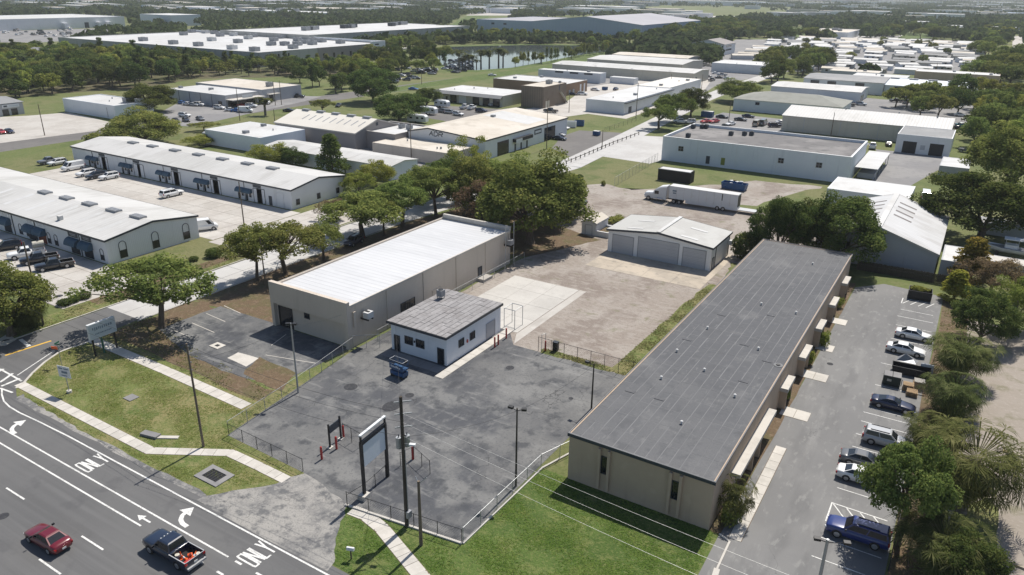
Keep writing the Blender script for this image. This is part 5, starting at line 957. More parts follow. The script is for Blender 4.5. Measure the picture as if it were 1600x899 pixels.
tree_proto('sparse1', 'leafy_tree', L_light, 4.2, 3.8, 5.6, 26, .75, 4200, .22, 2.8, .2, 6, limbs=16)
tree_proto('light1', 'leafy_tree', L_light, 4.2, 4.0, 4.0, 66, .95, 15000, .24, 1.2, .24, 7)
tree_proto('cedar1', 'cedar_tree', L_cedar, 2.2, 7.5, .9, 80, .6, 9000, .28, .8, .2, 8, 'cone')
tree_proto('fir1', 'fir_tree', L_dark, 3.4, 9.5, 1.2, 90, .85, 8000, .36, .8, .26, 9, 'cone')
for i, (k, nme, mt, zc, H) in enumerate((('foak1', 'oak_tree', L_oak, 4.6, 4.0), ('foak2', 'oak_tree', L_oak, 5.0, 3.4), ('fdense1', 'dense_tree', L_dark, 4.8, 4.6), ('fdense2', 'dense_tree', L_dark, 4.4, 3.8), ('flight1', 'leafy_tree', L_light, 4.6, 3.8))):
    tree_proto(k, nme, mt, 4.6, H, zc, 46, 1.15, 4200, .52, 2.0, .32, 20 + i, limbs=4)
tree_proto('fpine1', 'pine_tree', L_dark, 2.4, 9.5, 3.6, 34, 1.0, 1300, .62, 3.4, .26, 30, 'cone', limbs=3); tree_proto('fpine2', 'pine_tree', L_oak, 2.2, 8.0, 2.6, 34, .95, 1300, .6, 2.6, .24, 31, 'cone', limbs=3)
def nearwalk(x, y):
    for pl, w in ((RW, .95), ([(-94, 37.45), (-67.6, 37.3), (-60.2, 41.6), (-51.6, 41.5)], .9), ([(-98.2, 49.4), (-82, 49.3), (-66.3, 48.9)], 1.0), ([(-99, 35.2), (-56, 35.2)], .5)):
        for (a, b), (c, d) in zip(pl, pl[1:]):
            L2 = (c - a) ** 2 + (d - b) ** 2; k = max(0, min(1, ((x - a) * (c - a) + (y - b) * (d - b)) / L2))
            if math.hypot(x - a - (c - a) * k, y - b - (d - b) * k) < w: return True
    return False
def tufts(name, polys, n, seed, mat, label, hmin, hmax):
    g = random.Random(seed); m = MB(); tot = 0
    for P, share in polys:
        xs = [p[0] for p in P]; ys = [p[1] for p in P]; k = 0
        while k < n * share:
            x, y = g.uniform(min(xs), max(xs)), g.uniform(min(ys), max(ys))
            if not inpoly(x, y, P) or nearwalk(x, y) or math.sin(x * .9 + 2 * math.sin(y * .6)) + math.sin(y * 1.1 + x * .3) + g.uniform(-1.2, 1.2) < 0: 
                k += .25; continue
            k += 1
            for b in range(3):
                a = g.uniform(0, 6.28); w_ = g.uniform(.04, .09); h = g.uniform(hmin, hmax); lx, ly = g.uniform(-.14, .14), g.uniform(-.14, .14); ox, oy = g.uniform(-.12, .12), g.uniform(-.12, .12)
                m.face([(x + ox - math.cos(a) * w_, y + oy - math.sin(a) * w_, .012), (x + ox + math.cos(a) * w_, y + oy + math.sin(a) * w_, .012), (x + ox + lx, y + oy + ly, h)])
    o = m.build(name, mat); tag(o, label, 'grass', None, 'stuff'); return o
def palm_meshes(seed, nf, L, trunk_h, leafw, arch, fan, tr):
    q = random.Random(seed); m = MB(); top = Vector((0, 0, trunk_h))
    for k in range(nf):
        a = q.uniform(0, 6.283); el = math.radians(q.uniform(-65, 82)); l = L * q.uniform(.8, 1.1); pts = []
        for s in range(6):
            t = s / 5; e = el - arch * t * t; rr = l * t
            pts.append(top + Vector((math.cos(a) * math.cos(e) * rr, math.sin(a) * math.cos(e) * rr, math.sin(e) * rr * .95)))
        side = Vector((-math.sin(a), math.cos(a), 0))
        if fan:
            kf = q.uniform(.55, .95); k0 = min(4, int(kf * 5)); base = pts[k0].lerp(pts[k0 + 1], kf * 5 - k0); ax = (pts[5] - pts[3]).normalized(); ll = l * q.uniform(.26, .38)
            for j in range(12):
                th = math.radians(-88 + 16 * j + q.uniform(-6, 6)); dr = ax * math.cos(th) + side * math.sin(th); tip = base + dr * ll * q.uniform(.75, 1.1) - Vector((0, 0, ll * (.15 + .45 * q.random()))); wv = (side * math.cos(th) - ax * math.sin(th)) * leafw
                m.face([base - wv * .3, base + dr * ll * .55 + wv * .5 - Vector((0, 0, ll * .06)), tip, base + dr * ll * .55 - wv * .5 - Vector((0, 0, ll * .06))])
            m.face([pts[0], base + side * .03, base - side * .03])
        else:
            for s in range(1, 6):
                for j in range(2):
                    t = j / 2; b = pts[s - 1].lerp(pts[s], t); ax = (pts[s] - pts[s - 1]).normalized()
                    for sg in (-1, 1):
                        tip = b + (side * sg * .75 + ax * .6) * (l * .26) - Vector((0, 0, l * .10)); m.face([b - ax * leafw, b + ax * leafw, tip + ax * leafw * .2])
    cm = m.mesh('crown', L_palm); t = MB(); t.tube((0, 0, -.05), (0, 0, trunk_h * .5), tr * 1.15, tr, 8, False); t.tube((0, 0, trunk_h * .5), (0, 0, trunk_h), tr, tr * .9, 8, True)
    return cm, t.mesh('trunk', M_palmbark, True)
for k, a in (('sabal1', (11, 300, 2.3, 3.4, .050, .8, True, .2)), ('sabal2', (12, 280, 2.3, 2.4, .052, .9, True, .22)), ('sabal3', (15, 80, 1.7, 1.9, .055, .9, True, .15)), ('royal1', (13, 22, 3.6, 11.5, .22, 1.2, False, .26)), ('royal2', (14, 20, 3.2, 9.0, .2, 1.3, False, .24))):
    cm, tm = palm_meshes(*a); TP[k] = ('palm_tree', cm, tm, a[2] * .92, a[3] + a[2] * .8)
def shrub_proto(key, mat, n, size, seed):
    q = random.Random(seed); cl = [(q.uniform(-.6, .6), q.uniform(-.6, .6), q.uniform(.35, .8), .45, .45, .4) for _ in range(12)] if key != 'shrub2' else [(q.uniform(-.1, .1), q.uniform(-.1, .1), .58, .88, .88, .62) for _ in range(4)]
    TP[key] = ('shrub', leaf_mesh('crown', mat, cl, n, size, seed), trunk_mesh(cl, .3, .05, M_bark, seed, 4), 1.0, 1.2)
shrub_proto('shrub1', L_oak, 1500, .17, 41); shrub_proto('shrub2', L_dark, 1700, .15, 42); shrub_proto('shrub3', L_light, 1300, .18, 43)
NTREE = {}
def tree(key, x, y, r, h, label, group=None, rz=None, cat=None):
    name, cm, tm, R0, H0 = TP[key]; NTREE[name] = NTREE.get(name, 0) + 1
    t = thing(name, label, cat or ('shrub' if name == 'shrub' else 'palm' if name == 'palm_tree' else 'tree'), (x, y, 0), rnd.uniform(0, 6.28) if rz is None else rz, group)
    s = r / R0; t.scale = (s, s, h / H0); ob('trunk', tm, t); ob('crown', cm, t); return t
def treepx(key, bx, by, ty, wpx, label, group=None):
    x, y = G(bx, by); d = math.sqrt(x * x + y * y + CAM_H ** 2); h = HG(bx, by, ty); r = wpx / 2 * d / FPX
    return tree(key, x, y, r, max(.6, h - r * .25), label, group)
for a in [('oak2', 253, 512, 381, 168, 'broad oak alone on the corner lawn behind the billboard'), ('oak2', 446, 429, 334, 135, 'forked open oak on the verge left of the white-roof warehouse'),
          ('oak2', 506, 407, 341, 80, 'slim oak on the street verge, second from the forked oak'), ('oak2', 402, 439, 338, 92, 'oak next to the thin pole on the verge, left of the forked oak'),
          ('oak1', 567, 372, 287, 125, 'rounded oak on the verge by the parked blue SUV'), ('oak2', 600, 368, 300, 66, 'narrow oak between two rounder oaks on the street verge'), ('oak1', 629, 353, 268, 95, 'dense oak on the verge beside the warehouse roof, third before the big clump'), ('oak2', 681, 337, 246, 98, 'bare-stemmed oak on the verge at the far end of the warehouse roof'),
          ('oak3', 828, 380, 228, 172, 'largest oak of the clump between warehouse and gravel yard'), ('oak3', 742, 338, 236, 105, 'tall oak left of the largest oak in the clump'), ('dry1', 772, 358, 262, 105, 'brownish half-bare oak in front of the largest oak'), ('oak3', 790, 325, 233, 120, 'oak at the back of the clump below the lettered workshop'), ('dense1', 880, 338, 262, 70, 'small dense tree at the right edge of the oak clump'), ('oak1', 700, 312, 238, 80, 'oak at the left end of the clump before the lettered workshop'),
          ('sparse1', 736, 305, 198, 85, 'thin pale tree with open crown before the lettered gable'), ('oak3', 845, 350, 256, 95, 'rounded oak tucked behind the right side of the largest oak'), ('oak1', 655, 318, 255, 70, 'oak behind the verge row beside the low white-roofed shed'),
          ('fir1', 520, 276, 199, 60, 'dark conifer-shaped tree standing between the strip building and white shed'), ('light1', 588, 292, 243, 62, 'bright green tree right of the dark conifer-shaped tree'), ('light1', 560, 305, 262, 50, 'low bright green tree at the end of the strip building'), ('light1', 425, 262, 215, 62, 'round green tree behind the strip building roof'), ('dense1', 455, 265, 225, 45, 'dark tree beside the round green tree behind the strip building'), ('dry1', 520, 345, 305, 46, 'rusty reddish tree at the gable end of the strip building'),
          ('oak3', 226, 226, 160, 105, 'big spreading oak beside the far end of the rear strip building'), ('dense1', 237, 175, 121, 74, 'rounded dark oak behind the white flat-roofed building'), ('shrub1', 150, 224, 203, 36, 'palm-like bush at the corner of the rear strip building'),
          ('dense1', 583, 160, 96, 76, 'very dark tall round tree by the second street'), ('dense1', 624, 190, 135, 82, 'wide dark round tree before the tan garage row'), ('dense1', 667, 166, 132, 40, 'small dark round tree at the left corner of the garage row'), ('oak2', 505, 178, 150, 34, 'small grey-green tree behind the skylight shed'),
          ('oak1', 1029, 202, 156, 52, 'nearest of three oaks along the side street at the white block'), ('oak1', 1054, 192, 139, 60, 'middle of three oaks along the side street at the white block'), ('dense1', 1079, 182, 131, 46, 'farthest and darkest of three oaks along the side street'), ('oak3', 1152, 160, 117, 68, 'broad oak beside the hipped-roof building'),
          ('dense1', 1530, 375, 250, 140, 'massive dark oak right of the white gabled shed'), ('oak3', 1575, 300, 185, 110, 'tall oak at the right edge behind the massive dark oak'), ('dense1', 1306, 412, 288, 122, 'dark oak leaning over the back end of the dark roof'), ('dense1', 1214, 405, 298, 84, 'dark oak behind the left corner of the dark roof'), ('dense1', 1262, 400, 305, 74, 'dark oak between two others behind the dark roof'), ('shrub2', 1163, 404, 358, 46, 'dark bush beside the far corner of the dark roof'),
          ('cedar1', 1512, 442, 362, 62, 'yellow-green pointed cedar by the white boat'), ('dry1', 1545, 462, 392, 78, 'greyish tangled tree right of the pointed cedar'), ('light1', 1583, 520, 425, 80, 'yellow-green tree at the right edge of the bare strip'), ('dense1', 1528, 535, 445, 75, 'dark tree above the row of palms at the bare strip'), ('cedar1', 1490, 470, 415, 50, 'small yellow-green cedar below the pointed cedar'),
          ('sabal1', 1496, 592, 512, 84, 'fan palm farthest up the parking lot edge'), ('sabal2', 1484, 648, 572, 76, 'fan palm beside the stacked pallets'), ('sabal2', 1452, 706, 636, 76, 'fan palm in front of the silver SUV'), ('sabal1', 1502, 800, 652, 128, 'largest fan palm on the edge of the bare strip'), ('sabal1', 1462, 900, 800, 112, 'fan palm at the bottom of the row near the blue SUV'),
          ('oak1', 1402, 850, 680, 118, 'leaning leafy tree overhanging the parked cars'), ('dense1', 1500, 930, 830, 90, 'dark tree at the bottom edge beside the lowest fan palm'), ('sabal3', 1147, 806, 732, 62, 'small fan palm against the corner of the tan building'), ('shrub1', 1141, 818, 782, 40, 'shrub below the small fan palm at the tan building corner'),
          ('oak3', 18, 524, 398, 120, 'bushy tree at the left edge by the strip building'), ('sabal2', 40, 512, 452, 60, 'palm tucked under the bushy tree at the left edge'),
          ('shrub2', 101, 477, 465, 22, 'clipped round shrub nearest the street in the row of three'), ('shrub2', 116, 472, 460, 18, 'clipped round shrub in the middle of the row of three'), ('shrub2', 133, 466, 453, 20, 'clipped round shrub farthest along the row of three'), ('shrub2', 335, 402, 385, 26, 'dark shrub at the end wall of the nearest strip building'), ('shrub2', 303, 408, 399, 16, 'small round shrub at the arched end wall'),
          ('shrub1', 928, 347, 330, 40, 'bush behind the garden shed'), ('shrub1', 962, 346, 333, 36, 'bush between garden shed and garage roof'), ('shrub2', 905, 284, 271, 14, 'small bush on the grass left of the chain-link fence'), ('shrub1', 943, 290, 281, 10, 'tiny bush near the chain-link fence corner'), ('shrub3', 1283, 540, 515, 22, 'shrub at the doorway bed along the tan building, nearest'), ('shrub3', 1262, 570, 545, 20, 'shrub at the second doorway bed along the tan building'), ('shrub3', 1226, 625, 606, 16, 'low shrub at the wall of the tan building'), ('shrub3', 1307, 480, 462, 18, 'shrub at the far doorway of the tan building'),
          ('royal2', 415, 181, 142, 40, 'palm before the flat dealer annex'), ('oak2', 320, 205, 185, 40, 'bushy young tree by the pale blue shed'), ('light1', 312, 228, 205, 44, 'bright green bush by the pale blue shed')]: treepx(*a)
for i, a in enumerate([(717.5, 110, 69, 30), (723, 108, 84, 22), (727, 108, 80, 24), (733, 108, 77, 26), (739, 107, 80, 24), (744.5, 106, 88, 20), (751.5, 107, 69, 30), (764.5, 106, 70, 30), (779, 105, 66, 32), (786, 104, 70, 26), (690, 58, 32, 22), (469, 62, 45, 18), (455, 62, 50, 14), (612, 66, 48, 16), (846, 100, 84, 18), (575, 100, 62, 26), (598, 100, 66, 22)]): treepx('royal%d' % (1 + i % 2), a[0], a[1], a[2], a[3], 'royal palm with grey trunk standing at the pond side', 'royal palms around the pond')
def inpoly(x, y, P):
    r = False; j = len(P) - 1
    for i in range(len(P)):
        if (P[i][1] > y) != (P[j][1] > y) and x < (P[j][0] - P[i][0]) * (y - P[i][1]) / (P[j][1] - P[i][1]) + P[i][0]: r = not r
        j = i
    return r
L_grassA = leafmat('grass_blades', (.13, .18, .045), (.21, .25, .075), (.34, .31, .15), .0); L_grassB = leafmat('lush_blades', (.085, .15, .03), (.15, .23, .05), (.27, .30, .10), .0); L_weed = leafmat('weed_blades', (.13, .15, .05), (.24, .24, .10), (.36, .3, .17), .0)
tufts('grass', [([(-43.2, 41.0), (-41.2, 38.2), (-39.2, 35.5), (-38.2, 35.5), (-12.5, 35.5), (-12.8, 57), (-31, 57), (-31, 43.1)], 1.0)], 24000, 61, L_grassB, 'lush green grass growing on the lawn before the tan building', .02, .07)
tufts('grass', [([(-98, 51.5)] + CORNER[:6] + [(-67.6, 38.2), (-60.3, 42.4), (-52, 42.4), (-51.6, 43), (-63.4, 43.5), (-65, 55), (-66, 47.9), (-82, 48.3), (-97, 48.5)], .8), ([(-88, 36.0), (-57, 35.8), (-53, 40.5), (-60, 40.8), (-67.4, 36.6), (-88, 36.6)], .2)], 24000, 62, L_grassA, 'patchy yellow-green grass on the corner lawn', .02, .06)
tufts('grass', [([(-34.2, 80.2), (-31.2, 80.2), (-30.6, 118), (-33.2, 118), (-33.9, 98)], .3), ([(-44.5, 80.2), (-34, 80), (-34, 81.6), (-44.5, 81.4)], .08), ([(-98.6, 50.6), (-66.4, 50.2), (-66.4, 53), (-78, 54.6), (-93, 57), (-98.6, 60)], .2), ([(1.4, 24), (4.9, 24), (4.9, 132), (1.4, 132)], .25), ([(-111.8, 44), (-107.8, 44), (-107.8, 84), (-111.8, 84)], .17)], 11000, 63, L_weed, 'straggling weeds along fences, verges and beds', .03, .14)
RECTS = [(o.location.x, o.location.y, o) for o in COL.objects if o.parent is None and o.type == 'EMPTY' and o.get('category') in ('building', 'shed', 'cabin')]
BR = []
for x, y, o in RECTS:
    wl = [c for c in o.children if c.name.startswith('wall')][0]; dx = max(abs(v.co.x) for v in wl.data.vertices); dy = max(abs(v.co.y) for v in wl.data.vertices); BR.append((x - dx, x + dx, y - dy, y + dy))
def inbuilding(x, y, mg): return any(a - mg < x < b + mg and c - mg < y < d + mg for a, b, c, d in BR)
def inpoly(x, y, P):
    r = False; j = len(P) - 1
    for i in range(len(P)):
        if (P[i][1] > y) != (P[j][1] > y) and x < (P[j][0] - P[i][0]) * (y - P[i][1]) / (P[j][1] - P[i][1]) + P[i][0]: r = not r
        j = i
    return r
def onroad(x, y, mg=2):
    if -259 - mg < x < -232 and y < 520 and abs(x + 250 - max(0, (y - 160) * .065)) < 9 + mg: return True
    for (a, b), (c, d) in zip(CS, CS[1:]):
        if b <= y <= d and abs(x - (a + (c - a) * (y - b) / (d - b))) < 5 + mg: return True
    return False
PLACED = []
def wood(pts, sp, keys, label, group, rr, hh, seed, jit=.42, keep=1.0, mg=3.5, cap=999):
    P = PX(*pts); q = random.Random(seed); xs = [p[0] for p in P]; ys = [p[1] for p in P]; n = 0
    y = min(ys)
    while y < max(ys):
        x = min(xs)
        while x < max(xs):
            a, b = x + q.uniform(-jit, jit) * sp, y + q.uniform(-jit, jit) * sp
            if inpoly(a, b, P) and q.random() < keep and not inbuilding(a, b, mg) and not onroad(a, b) and n < cap:
                k = q.choice(keys); s = q.uniform(.8, 1.2); lb = label
                word = {'foak1': 'green oak', 'foak2': 'green oak', 'fdense1': 'dark leafy tree', 'fdense2': 'dark leafy tree', 'flight1': 'light green tree', 'fpine1': 'dark pine', 'fpine2': 'green pine'}[k]
                tree(k, a, b, q.uniform(*rr) * (.6 if 'pine' in k else 1), q.uniform(*hh) * (1.15 if 'pine' in k else 1), word + ' ' + label, group); n += 1
            x += sp
        y += sp
MIX = ['foak1', 'foak2', 'fdense1', 'fdense2', 'fdense1', 'flight1', 'fpine1']
wood([(-60, 166), (0, 158), (100, 148), (170, 140), (205, 140), (270, 128), (300, 122), (305, 112), (260, 100), (160, 92), (110, 88), (60, 86), (-60, 90)], 10.5, MIX, 'in the wood left of the huge white roof', 'trees in the wood at upper left', (4.8, 7.2), (8, 12.5), 1)
wood([(300, 122), (362, 118), (470, 122), (560, 118), (560, 108), (440, 104), (370, 98), (300, 96)], 9.5, MIX + ['fpine1', 'fpine2', 'fpine1'], 'in the belt before the huge white roof', 'trees in the belt before the huge white roof', (3.8, 5.4), (6, 9), 2)
wood([(460, 150), (560, 145), (640, 120), (690, 112), (700, 100), (680, 84), (640, 72), (590, 70), (580, 86), (560, 104), (470, 126)], 12, MIX, 'in the planted car park left of the pond', 'trees in the car park left of the pond', (4, 6), (7, 11), 3, keep=.75)
wood([(590, 70), (650, 60), (700, 60), (760, 58), (800, 58), (800, 66), (700, 70), (640, 72)], 12, ['fdense1', 'foak2', 'fpine2', 'fpine2', 'flight1'], 'on the far bank left of the pond', 'trees on the far bank of the pond', (4, 6), (6, 10), 4)
wood([(760, 52), (850, 58), (960, 66), (985, 72), (970, 77), (880, 68), (800, 66), (750, 62)], 11, ['fpine1', 'fpine2', 'fdense1', 'foak1', 'flight1'], 'in the row before the blue-grey hall', 'trees in the row before the blue-grey hall', (3.4, 5), (4.5, 8), 5)
wood([(800, 105), (860, 94), (930, 81), (990, 74), (985, 78), (925, 87), (860, 100), (805, 109)], 8, ['fpine2', 'foak1', 'flight1', 'fpine2'], 'on the near bank right of the royal palms', 'young trees on the near pond bank', (2.4, 3.4), (6, 9), 6)
wood([(985, 72), (1045, 66), (1130, 62), (1180, 58), (1180, 46), (1130, 40), (1075, 40), (1068, 52), (1010, 60)], 17, ['fdense1', 'foak1', 'fdense2', 'foak2'], 'between the blue-grey hall and the mobile homes', 'trees right of the blue-grey hall', (6, 9), (10, 15), 7)
wood([(1168, 130), (1230, 134), (1260, 118), (1295, 110), (1290, 98), (1235, 92), (1195, 100), (1175, 112)], 12, ['foak1', 'fdense1', 'foak2'], 'left of the three-window warehouse', 'trees left of the three-window warehouse', (5, 7.5), (9, 13), 8)
wood([(1380, 182), (1440, 186), (1500, 196), (1520, 250), (1610, 260), (1640, 200), (1600, 160), (1520, 150), (1470, 160), (1385, 164)], 12.5, ['foak1', 'fdense1', 'foak2', 'flight1'], 'behind the cream hall at right', 'trees behind the cream hall', (5, 7.5), (8, 13), 9, keep=.8)
wood([(1500, 128), (1600, 140), (1640, 110), (1600, 92), (1550, 100)], 15, ['foak1', 'fdense1', 'foak2'], 'at the right edge by the mobile homes', 'trees at the right edge by the mobile homes', (6, 9), (9, 14), 10)
wood([(1515, 92), (1560, 88), (1562, 66), (1590, 66), (1600, 40), (1560, 44), (1500, 70)], 22, ['fdense1', 'foak1', 'flight1'], 'along the verge by the pale lane at right', 'trees along the verge by the pale lane', (6, 10), (8, 12), 11, keep=.7)
wood([(1180, 62), (1250, 58), (1350, 54), (1430, 50), (1500, 56), (1460, 62), (1350, 60), (1270, 64), (1200, 70)], 24, ['fdense1', 'foak1', 'foak2'], 'behind the mobile home park', 'trees behind the mobile home park', (7, 10), (10, 15), 12, keep=.9)
wood([(1180, 112), (1420, 112), (1530, 104), (1520, 66), (1300, 66), (1200, 68)], 46, ['foak1', 'flight1', 'fdense2'], 'among the mobile homes', 'trees among the mobile homes', (3, 5), (5, 8), 13, keep=.6, mg=-2)
# the far tree cover nobody could count: one mass of leafy clumps out to the skyline
def far_wood():
    g = random.Random(99); C = []; opn = [PX(*p) for p in (((1120, 118), (1120, 80), (1150, 62), (1300, 62), (1430, 58), (1528, 68), (1535, 108), (1400, 116)), ((700, 42), (718, 24), (800, 19), (806, 24), (764, 42)), ((1030, 33), (1100, 24), (1168, 26), (1150, 35), (1080, 37)), ((655, 113), (655, 70), (1000, 68), (1000, 80), (800, 112)), ((1572, 95), (1576, 55), (1605, 55), (1605, 95)), ((1215, 60), (1235, 44), (1262, 42), (1262, 58)), ((-60, 90), (-60, 28), (200, 28), (200, 46), (130, 64), (110, 88)), ((740, 66), (745, 31), (832, 33), (905, 28), (1007, 38), (1072, 32), (1078, 50), (1000, 66)), ((400, 62), (400, 48), (480, 55), (700, 40), (720, 41), (720, 58), (480, 66)), ((1400, 62), (1415, 52), (1462, 53), (1455, 60)))]
    while len(C) < 13000:
        d = 480 * math.exp(g.random() * 3.2); a = math.radians(g.uniform(-72, 22)); x, y = d * math.sin(a), d * math.cos(a)
        if y < 500 and x > -420: continue
        if x > -240 and y < 470 or (x > -60 and y < 860): continue
        if any(inpoly(x, y, P) for P in opn) or inbuilding(x, y, 5 + d * .004) or onroad(x, y, 6): continue
        if math.sin(x * .004 + 1) + math.sin(y * .0031 + x * .002) + g.uniform(-.9, 1.2) < -.35: continue
        C.append((x, y, d))
    return C
FC = far_wood(); g = np.random.default_rng(4); cl = []; 
for x, y, d in FC:
    r = (4.5 + .0042 * d) * g.uniform(.7, 1.25); h = g.uniform(5.5, 10.5) + d * .0003
    cl.append((x, y, h * .55, r, r, h * .5))
me = leaf_mesh('far_tree_cover', L_dark, cl, 240000, 1.0, 5)
# faces scaled with the clump they sit in
def far_mesh():
    g = np.random.default_rng(8); c = np.array(cl); n = len(c) * 16; k = np.repeat(np.arange(len(c)), 16); d = g.normal(size=(n, 3)); d[:, 2] = np.abs(d[:, 2]) * .9 - .25; d /= np.linalg.norm(d, axis=1)[:, None]
    p = c[k, :3] + d * c[k, 3:6] * (.55 + .5 * g.random(n))[:, None]; nrm = d + g.normal(size=(n, 3)) * .35; nrm /= np.linalg.norm(nrm, axis=1)[:, None]
    u = np.cross(nrm, g.normal(size=(n, 3))); u /= np.linalg.norm(u, axis=1)[:, None]; v = np.cross(nrm, u); s = (c[k, 3] * .42 * (.6 + .8 * g.random(n)))[:, None]; sz = np.minimum(s, 4.0)
    V = np.stack([p - u * s, p - v * sz * .8, p + u * s, p + v * sz * .8], 1).reshape(-1, 3); V[:, 2] = np.maximum(V[:, 2], .1)
    me = bpy.data.meshes.new('far_tree_cover'); me.vertices.add(4 * n); me.vertices.foreach_set('co', V.ravel().astype(np.float32)); me.loops.add(4 * n); me.loops.foreach_set('vertex_index', np.arange(4 * n, dtype=np.int32)); me.polygons.add(n)
    me.polygons.foreach_set('loop_start', np.arange(0, 4 * n, 4, dtype=np.int32)); me.materials.append(leafmat('far_leaves', (.034, .056, .024), (.058, .086, .034), (.10, .125, .05), .0)); me.update(calc_edges=True); return me
bpy.data.meshes.remove(me)
tag(ob('far_tree_cover', far_mesh()), 'unbroken green tree cover stretching away to the skyline', 'trees', None, 'stuff')

# ------------------------------------------------------------------ vehicles (front towards local +x)
def car_proto(kind):
    t = thing(kind, kind, 'car')
    SP = {'sedan': dict(W=.91, st=[(2.42, .60, .36, .58), (2.3, .80, .26, .70), (1.9, .88, .22, .80), (1.0, .91, .2, .93), (.5, .91, .2, .95), (-1.3, .91, .2, .98), (-1.8, .90, .2, 1.0), (-2.25, .85, .26, .97), (-2.42, .72, .36, .84)], cab=(1.0, .12, -1.0, -1.85, .95, 1.45, .82, .60), wx=(1.48, -1.42), wr=.335),
          'coupe': dict(W=.91, st=[(2.42, .60, .36, .56), (2.3, .80, .26, .68), (1.9, .88, .22, .78), (1.0, .91, .2, .9), (.5, .91, .2, .92), (-1.3, .91, .2, .96), (-1.8, .90, .2, .98), (-2.25, .85, .26, .95), (-2.42, .72, .36, .82)], cab=(.85, .0, -.75, -1.85, .93, 1.36, .8, .56), wx=(1.45, -1.45), wr=.335),
          'suv': dict(W=.94, st=[(2.38, .64, .42, .80), (2.28, .84, .32, .94), (1.9, .91, .28, 1.04), (1.0, .94, .26, 1.10), (.5, .94, .26, 1.10), (-1.6, .94, .26, 1.12), (-2.2, .92, .28, 1.12), (-2.36, .84, .36, 1.05)], cab=(1.08, .35, -2.05, -2.32, 1.08, 1.74, .86, .68), wx=(1.42, -1.42), wr=.37),
          'big_suv': dict(W=.98, st=[(2.66, .70, .46, .86), (2.56, .9, .36, 1.02), (2.1, .96, .32, 1.12), (1.2, .98, .3, 1.16), (.5, .98, .3, 1.16), (-1.9, .98, .3, 1.18), (-2.5, .95, .32, 1.18), (-2.66, .88, .4, 1.1)], cab=(1.2, .5, -2.4, -2.62, 1.14, 1.86, .9, .74), wx=(1.6, -1.55), wr=.39),
          'van': dict(W=1.0, st=[(2.8, .74, .45, .9), (2.7, .92, .36, 1.1), (2.3, .98, .32, 1.25), (1.6, 1.0, .3, 1.3), (.5, 1.0, .3, 1.3), (-2.4, 1.0, .3, 1.3), (-2.78, .97, .34, 1.3)], cab=(2.15, 1.25, -2.7, -2.77, 1.26, 2.35, .95, .84), wx=(1.85, -1.75), wr=.36),
          'pickup': dict(W=1.0, st=[(2.95, .72, .5, .92), (2.85, .93, .42, 1.08), (2.4, .98, .36, 1.17), (1.3, 1.0, .36, 1.2), (.5, 1.0, .36, 1.2), (-.85, 1.0, .36, 1.2)], cab=(1.3, .68, -.62, -.84, 1.18, 1.9, .92, .74), wx=(1.9, -1.8), wr=.41)}[kind]
    W = SP['W']; m = MB(); secs = []
    for x, w, zb, zs in SP['st']:
        secs.append([(x, -w * .86, zb), (x, -w * .97, zb + .10), (x, -w, zb + (zs - zb) * .55), (x, -w * .95, zs - .03), (x, -w * .8, zs + .015), (x, -w * .4, zs + .045), (x, w * .4, zs + .045), (x, w * .8, zs + .015), (x, w * .95, zs - .03), (x, w, zb + (zs - zb) * .55), (x, w * .97, zb + .10), (x, w * .86, zb)])
    m.loft(secs); m.build('body', M_white, t, smooth=True)
    a, b, c, d, z0, z1, w0, w1 = SP['cab']
    P = [(a, -w0, z0), (d, -w0, z0), (d, w0, z0), (a, w0, z0), (b, -w1, z1 - .05), (c, -w1, z1 - .05), (c, w1, z1 - .05), (b, w1, z1 - .05), (b - .15, -w1 * .8, z1), (c + .12, -w1 * .8, z1), (c + .12, w1 * .8, z1), (b - .15, w1 * .8, z1)]
    m = MB(); m.raw(P, [(1, 0, 4, 5), (2, 1, 5, 6), (3, 2, 6, 7), (0, 3, 7, 4), (5, 4, 8, 9), (6, 5, 9, 10), (7, 6, 10, 11), (4, 7, 11, 8), (9, 8, 11, 10)]); m.build('cabin', M_white, t)
    def glass(name, q4, ins=(.06, .10, .06, .08), off=.012):
        q4 = [Vector(v) for v in q4]; n = (q4[1] - q4[0]).cross(q4[3] - q4[0]).normalized() * off
        def bl(u, v): return q4[0].lerp(q4[1], u).lerp(q4[3].lerp(q4[2], u), v) + n
        u0, v0, u1, v1 = ins; k = MB(); k.face([bl(u0, v0), bl(1 - u1, v0), bl(1 - u1, 1 - v1), bl(u0, 1 - v1)]); k.build(name, M_glass, t)
    glass('windscreen', (P[0], P[3], P[7], P[4])); glass('rear_window', (P[2], P[1], P[5], P[6]), (.08, .14, .08, .1))
    if kind == 'van':
        for s in (0, 1):
            q4 = (P[1], P[0], P[4], P[5]) if s == 0 else (P[3], P[2], P[6], P[7]); glass('side_window', q4, (.78, .1, .06, .15) if s == 0 else (.06, .1, .78, .15))
    else:
        for s in (0, 1):
            q4 = (P[1], P[0], P[4], P[5]) if s == 0 else (P[3], P[2], P[6], P[7])
            A = .5 if kind != 'coupe' else .42
            for u0, u1 in ((.05, 1 - A + .015), (A + .015, .06)): glass('side_window', q4, (u0, .14, u1, .12) if s == 0 else (u1, .14, u0, .12))
    wr = SP['wr']
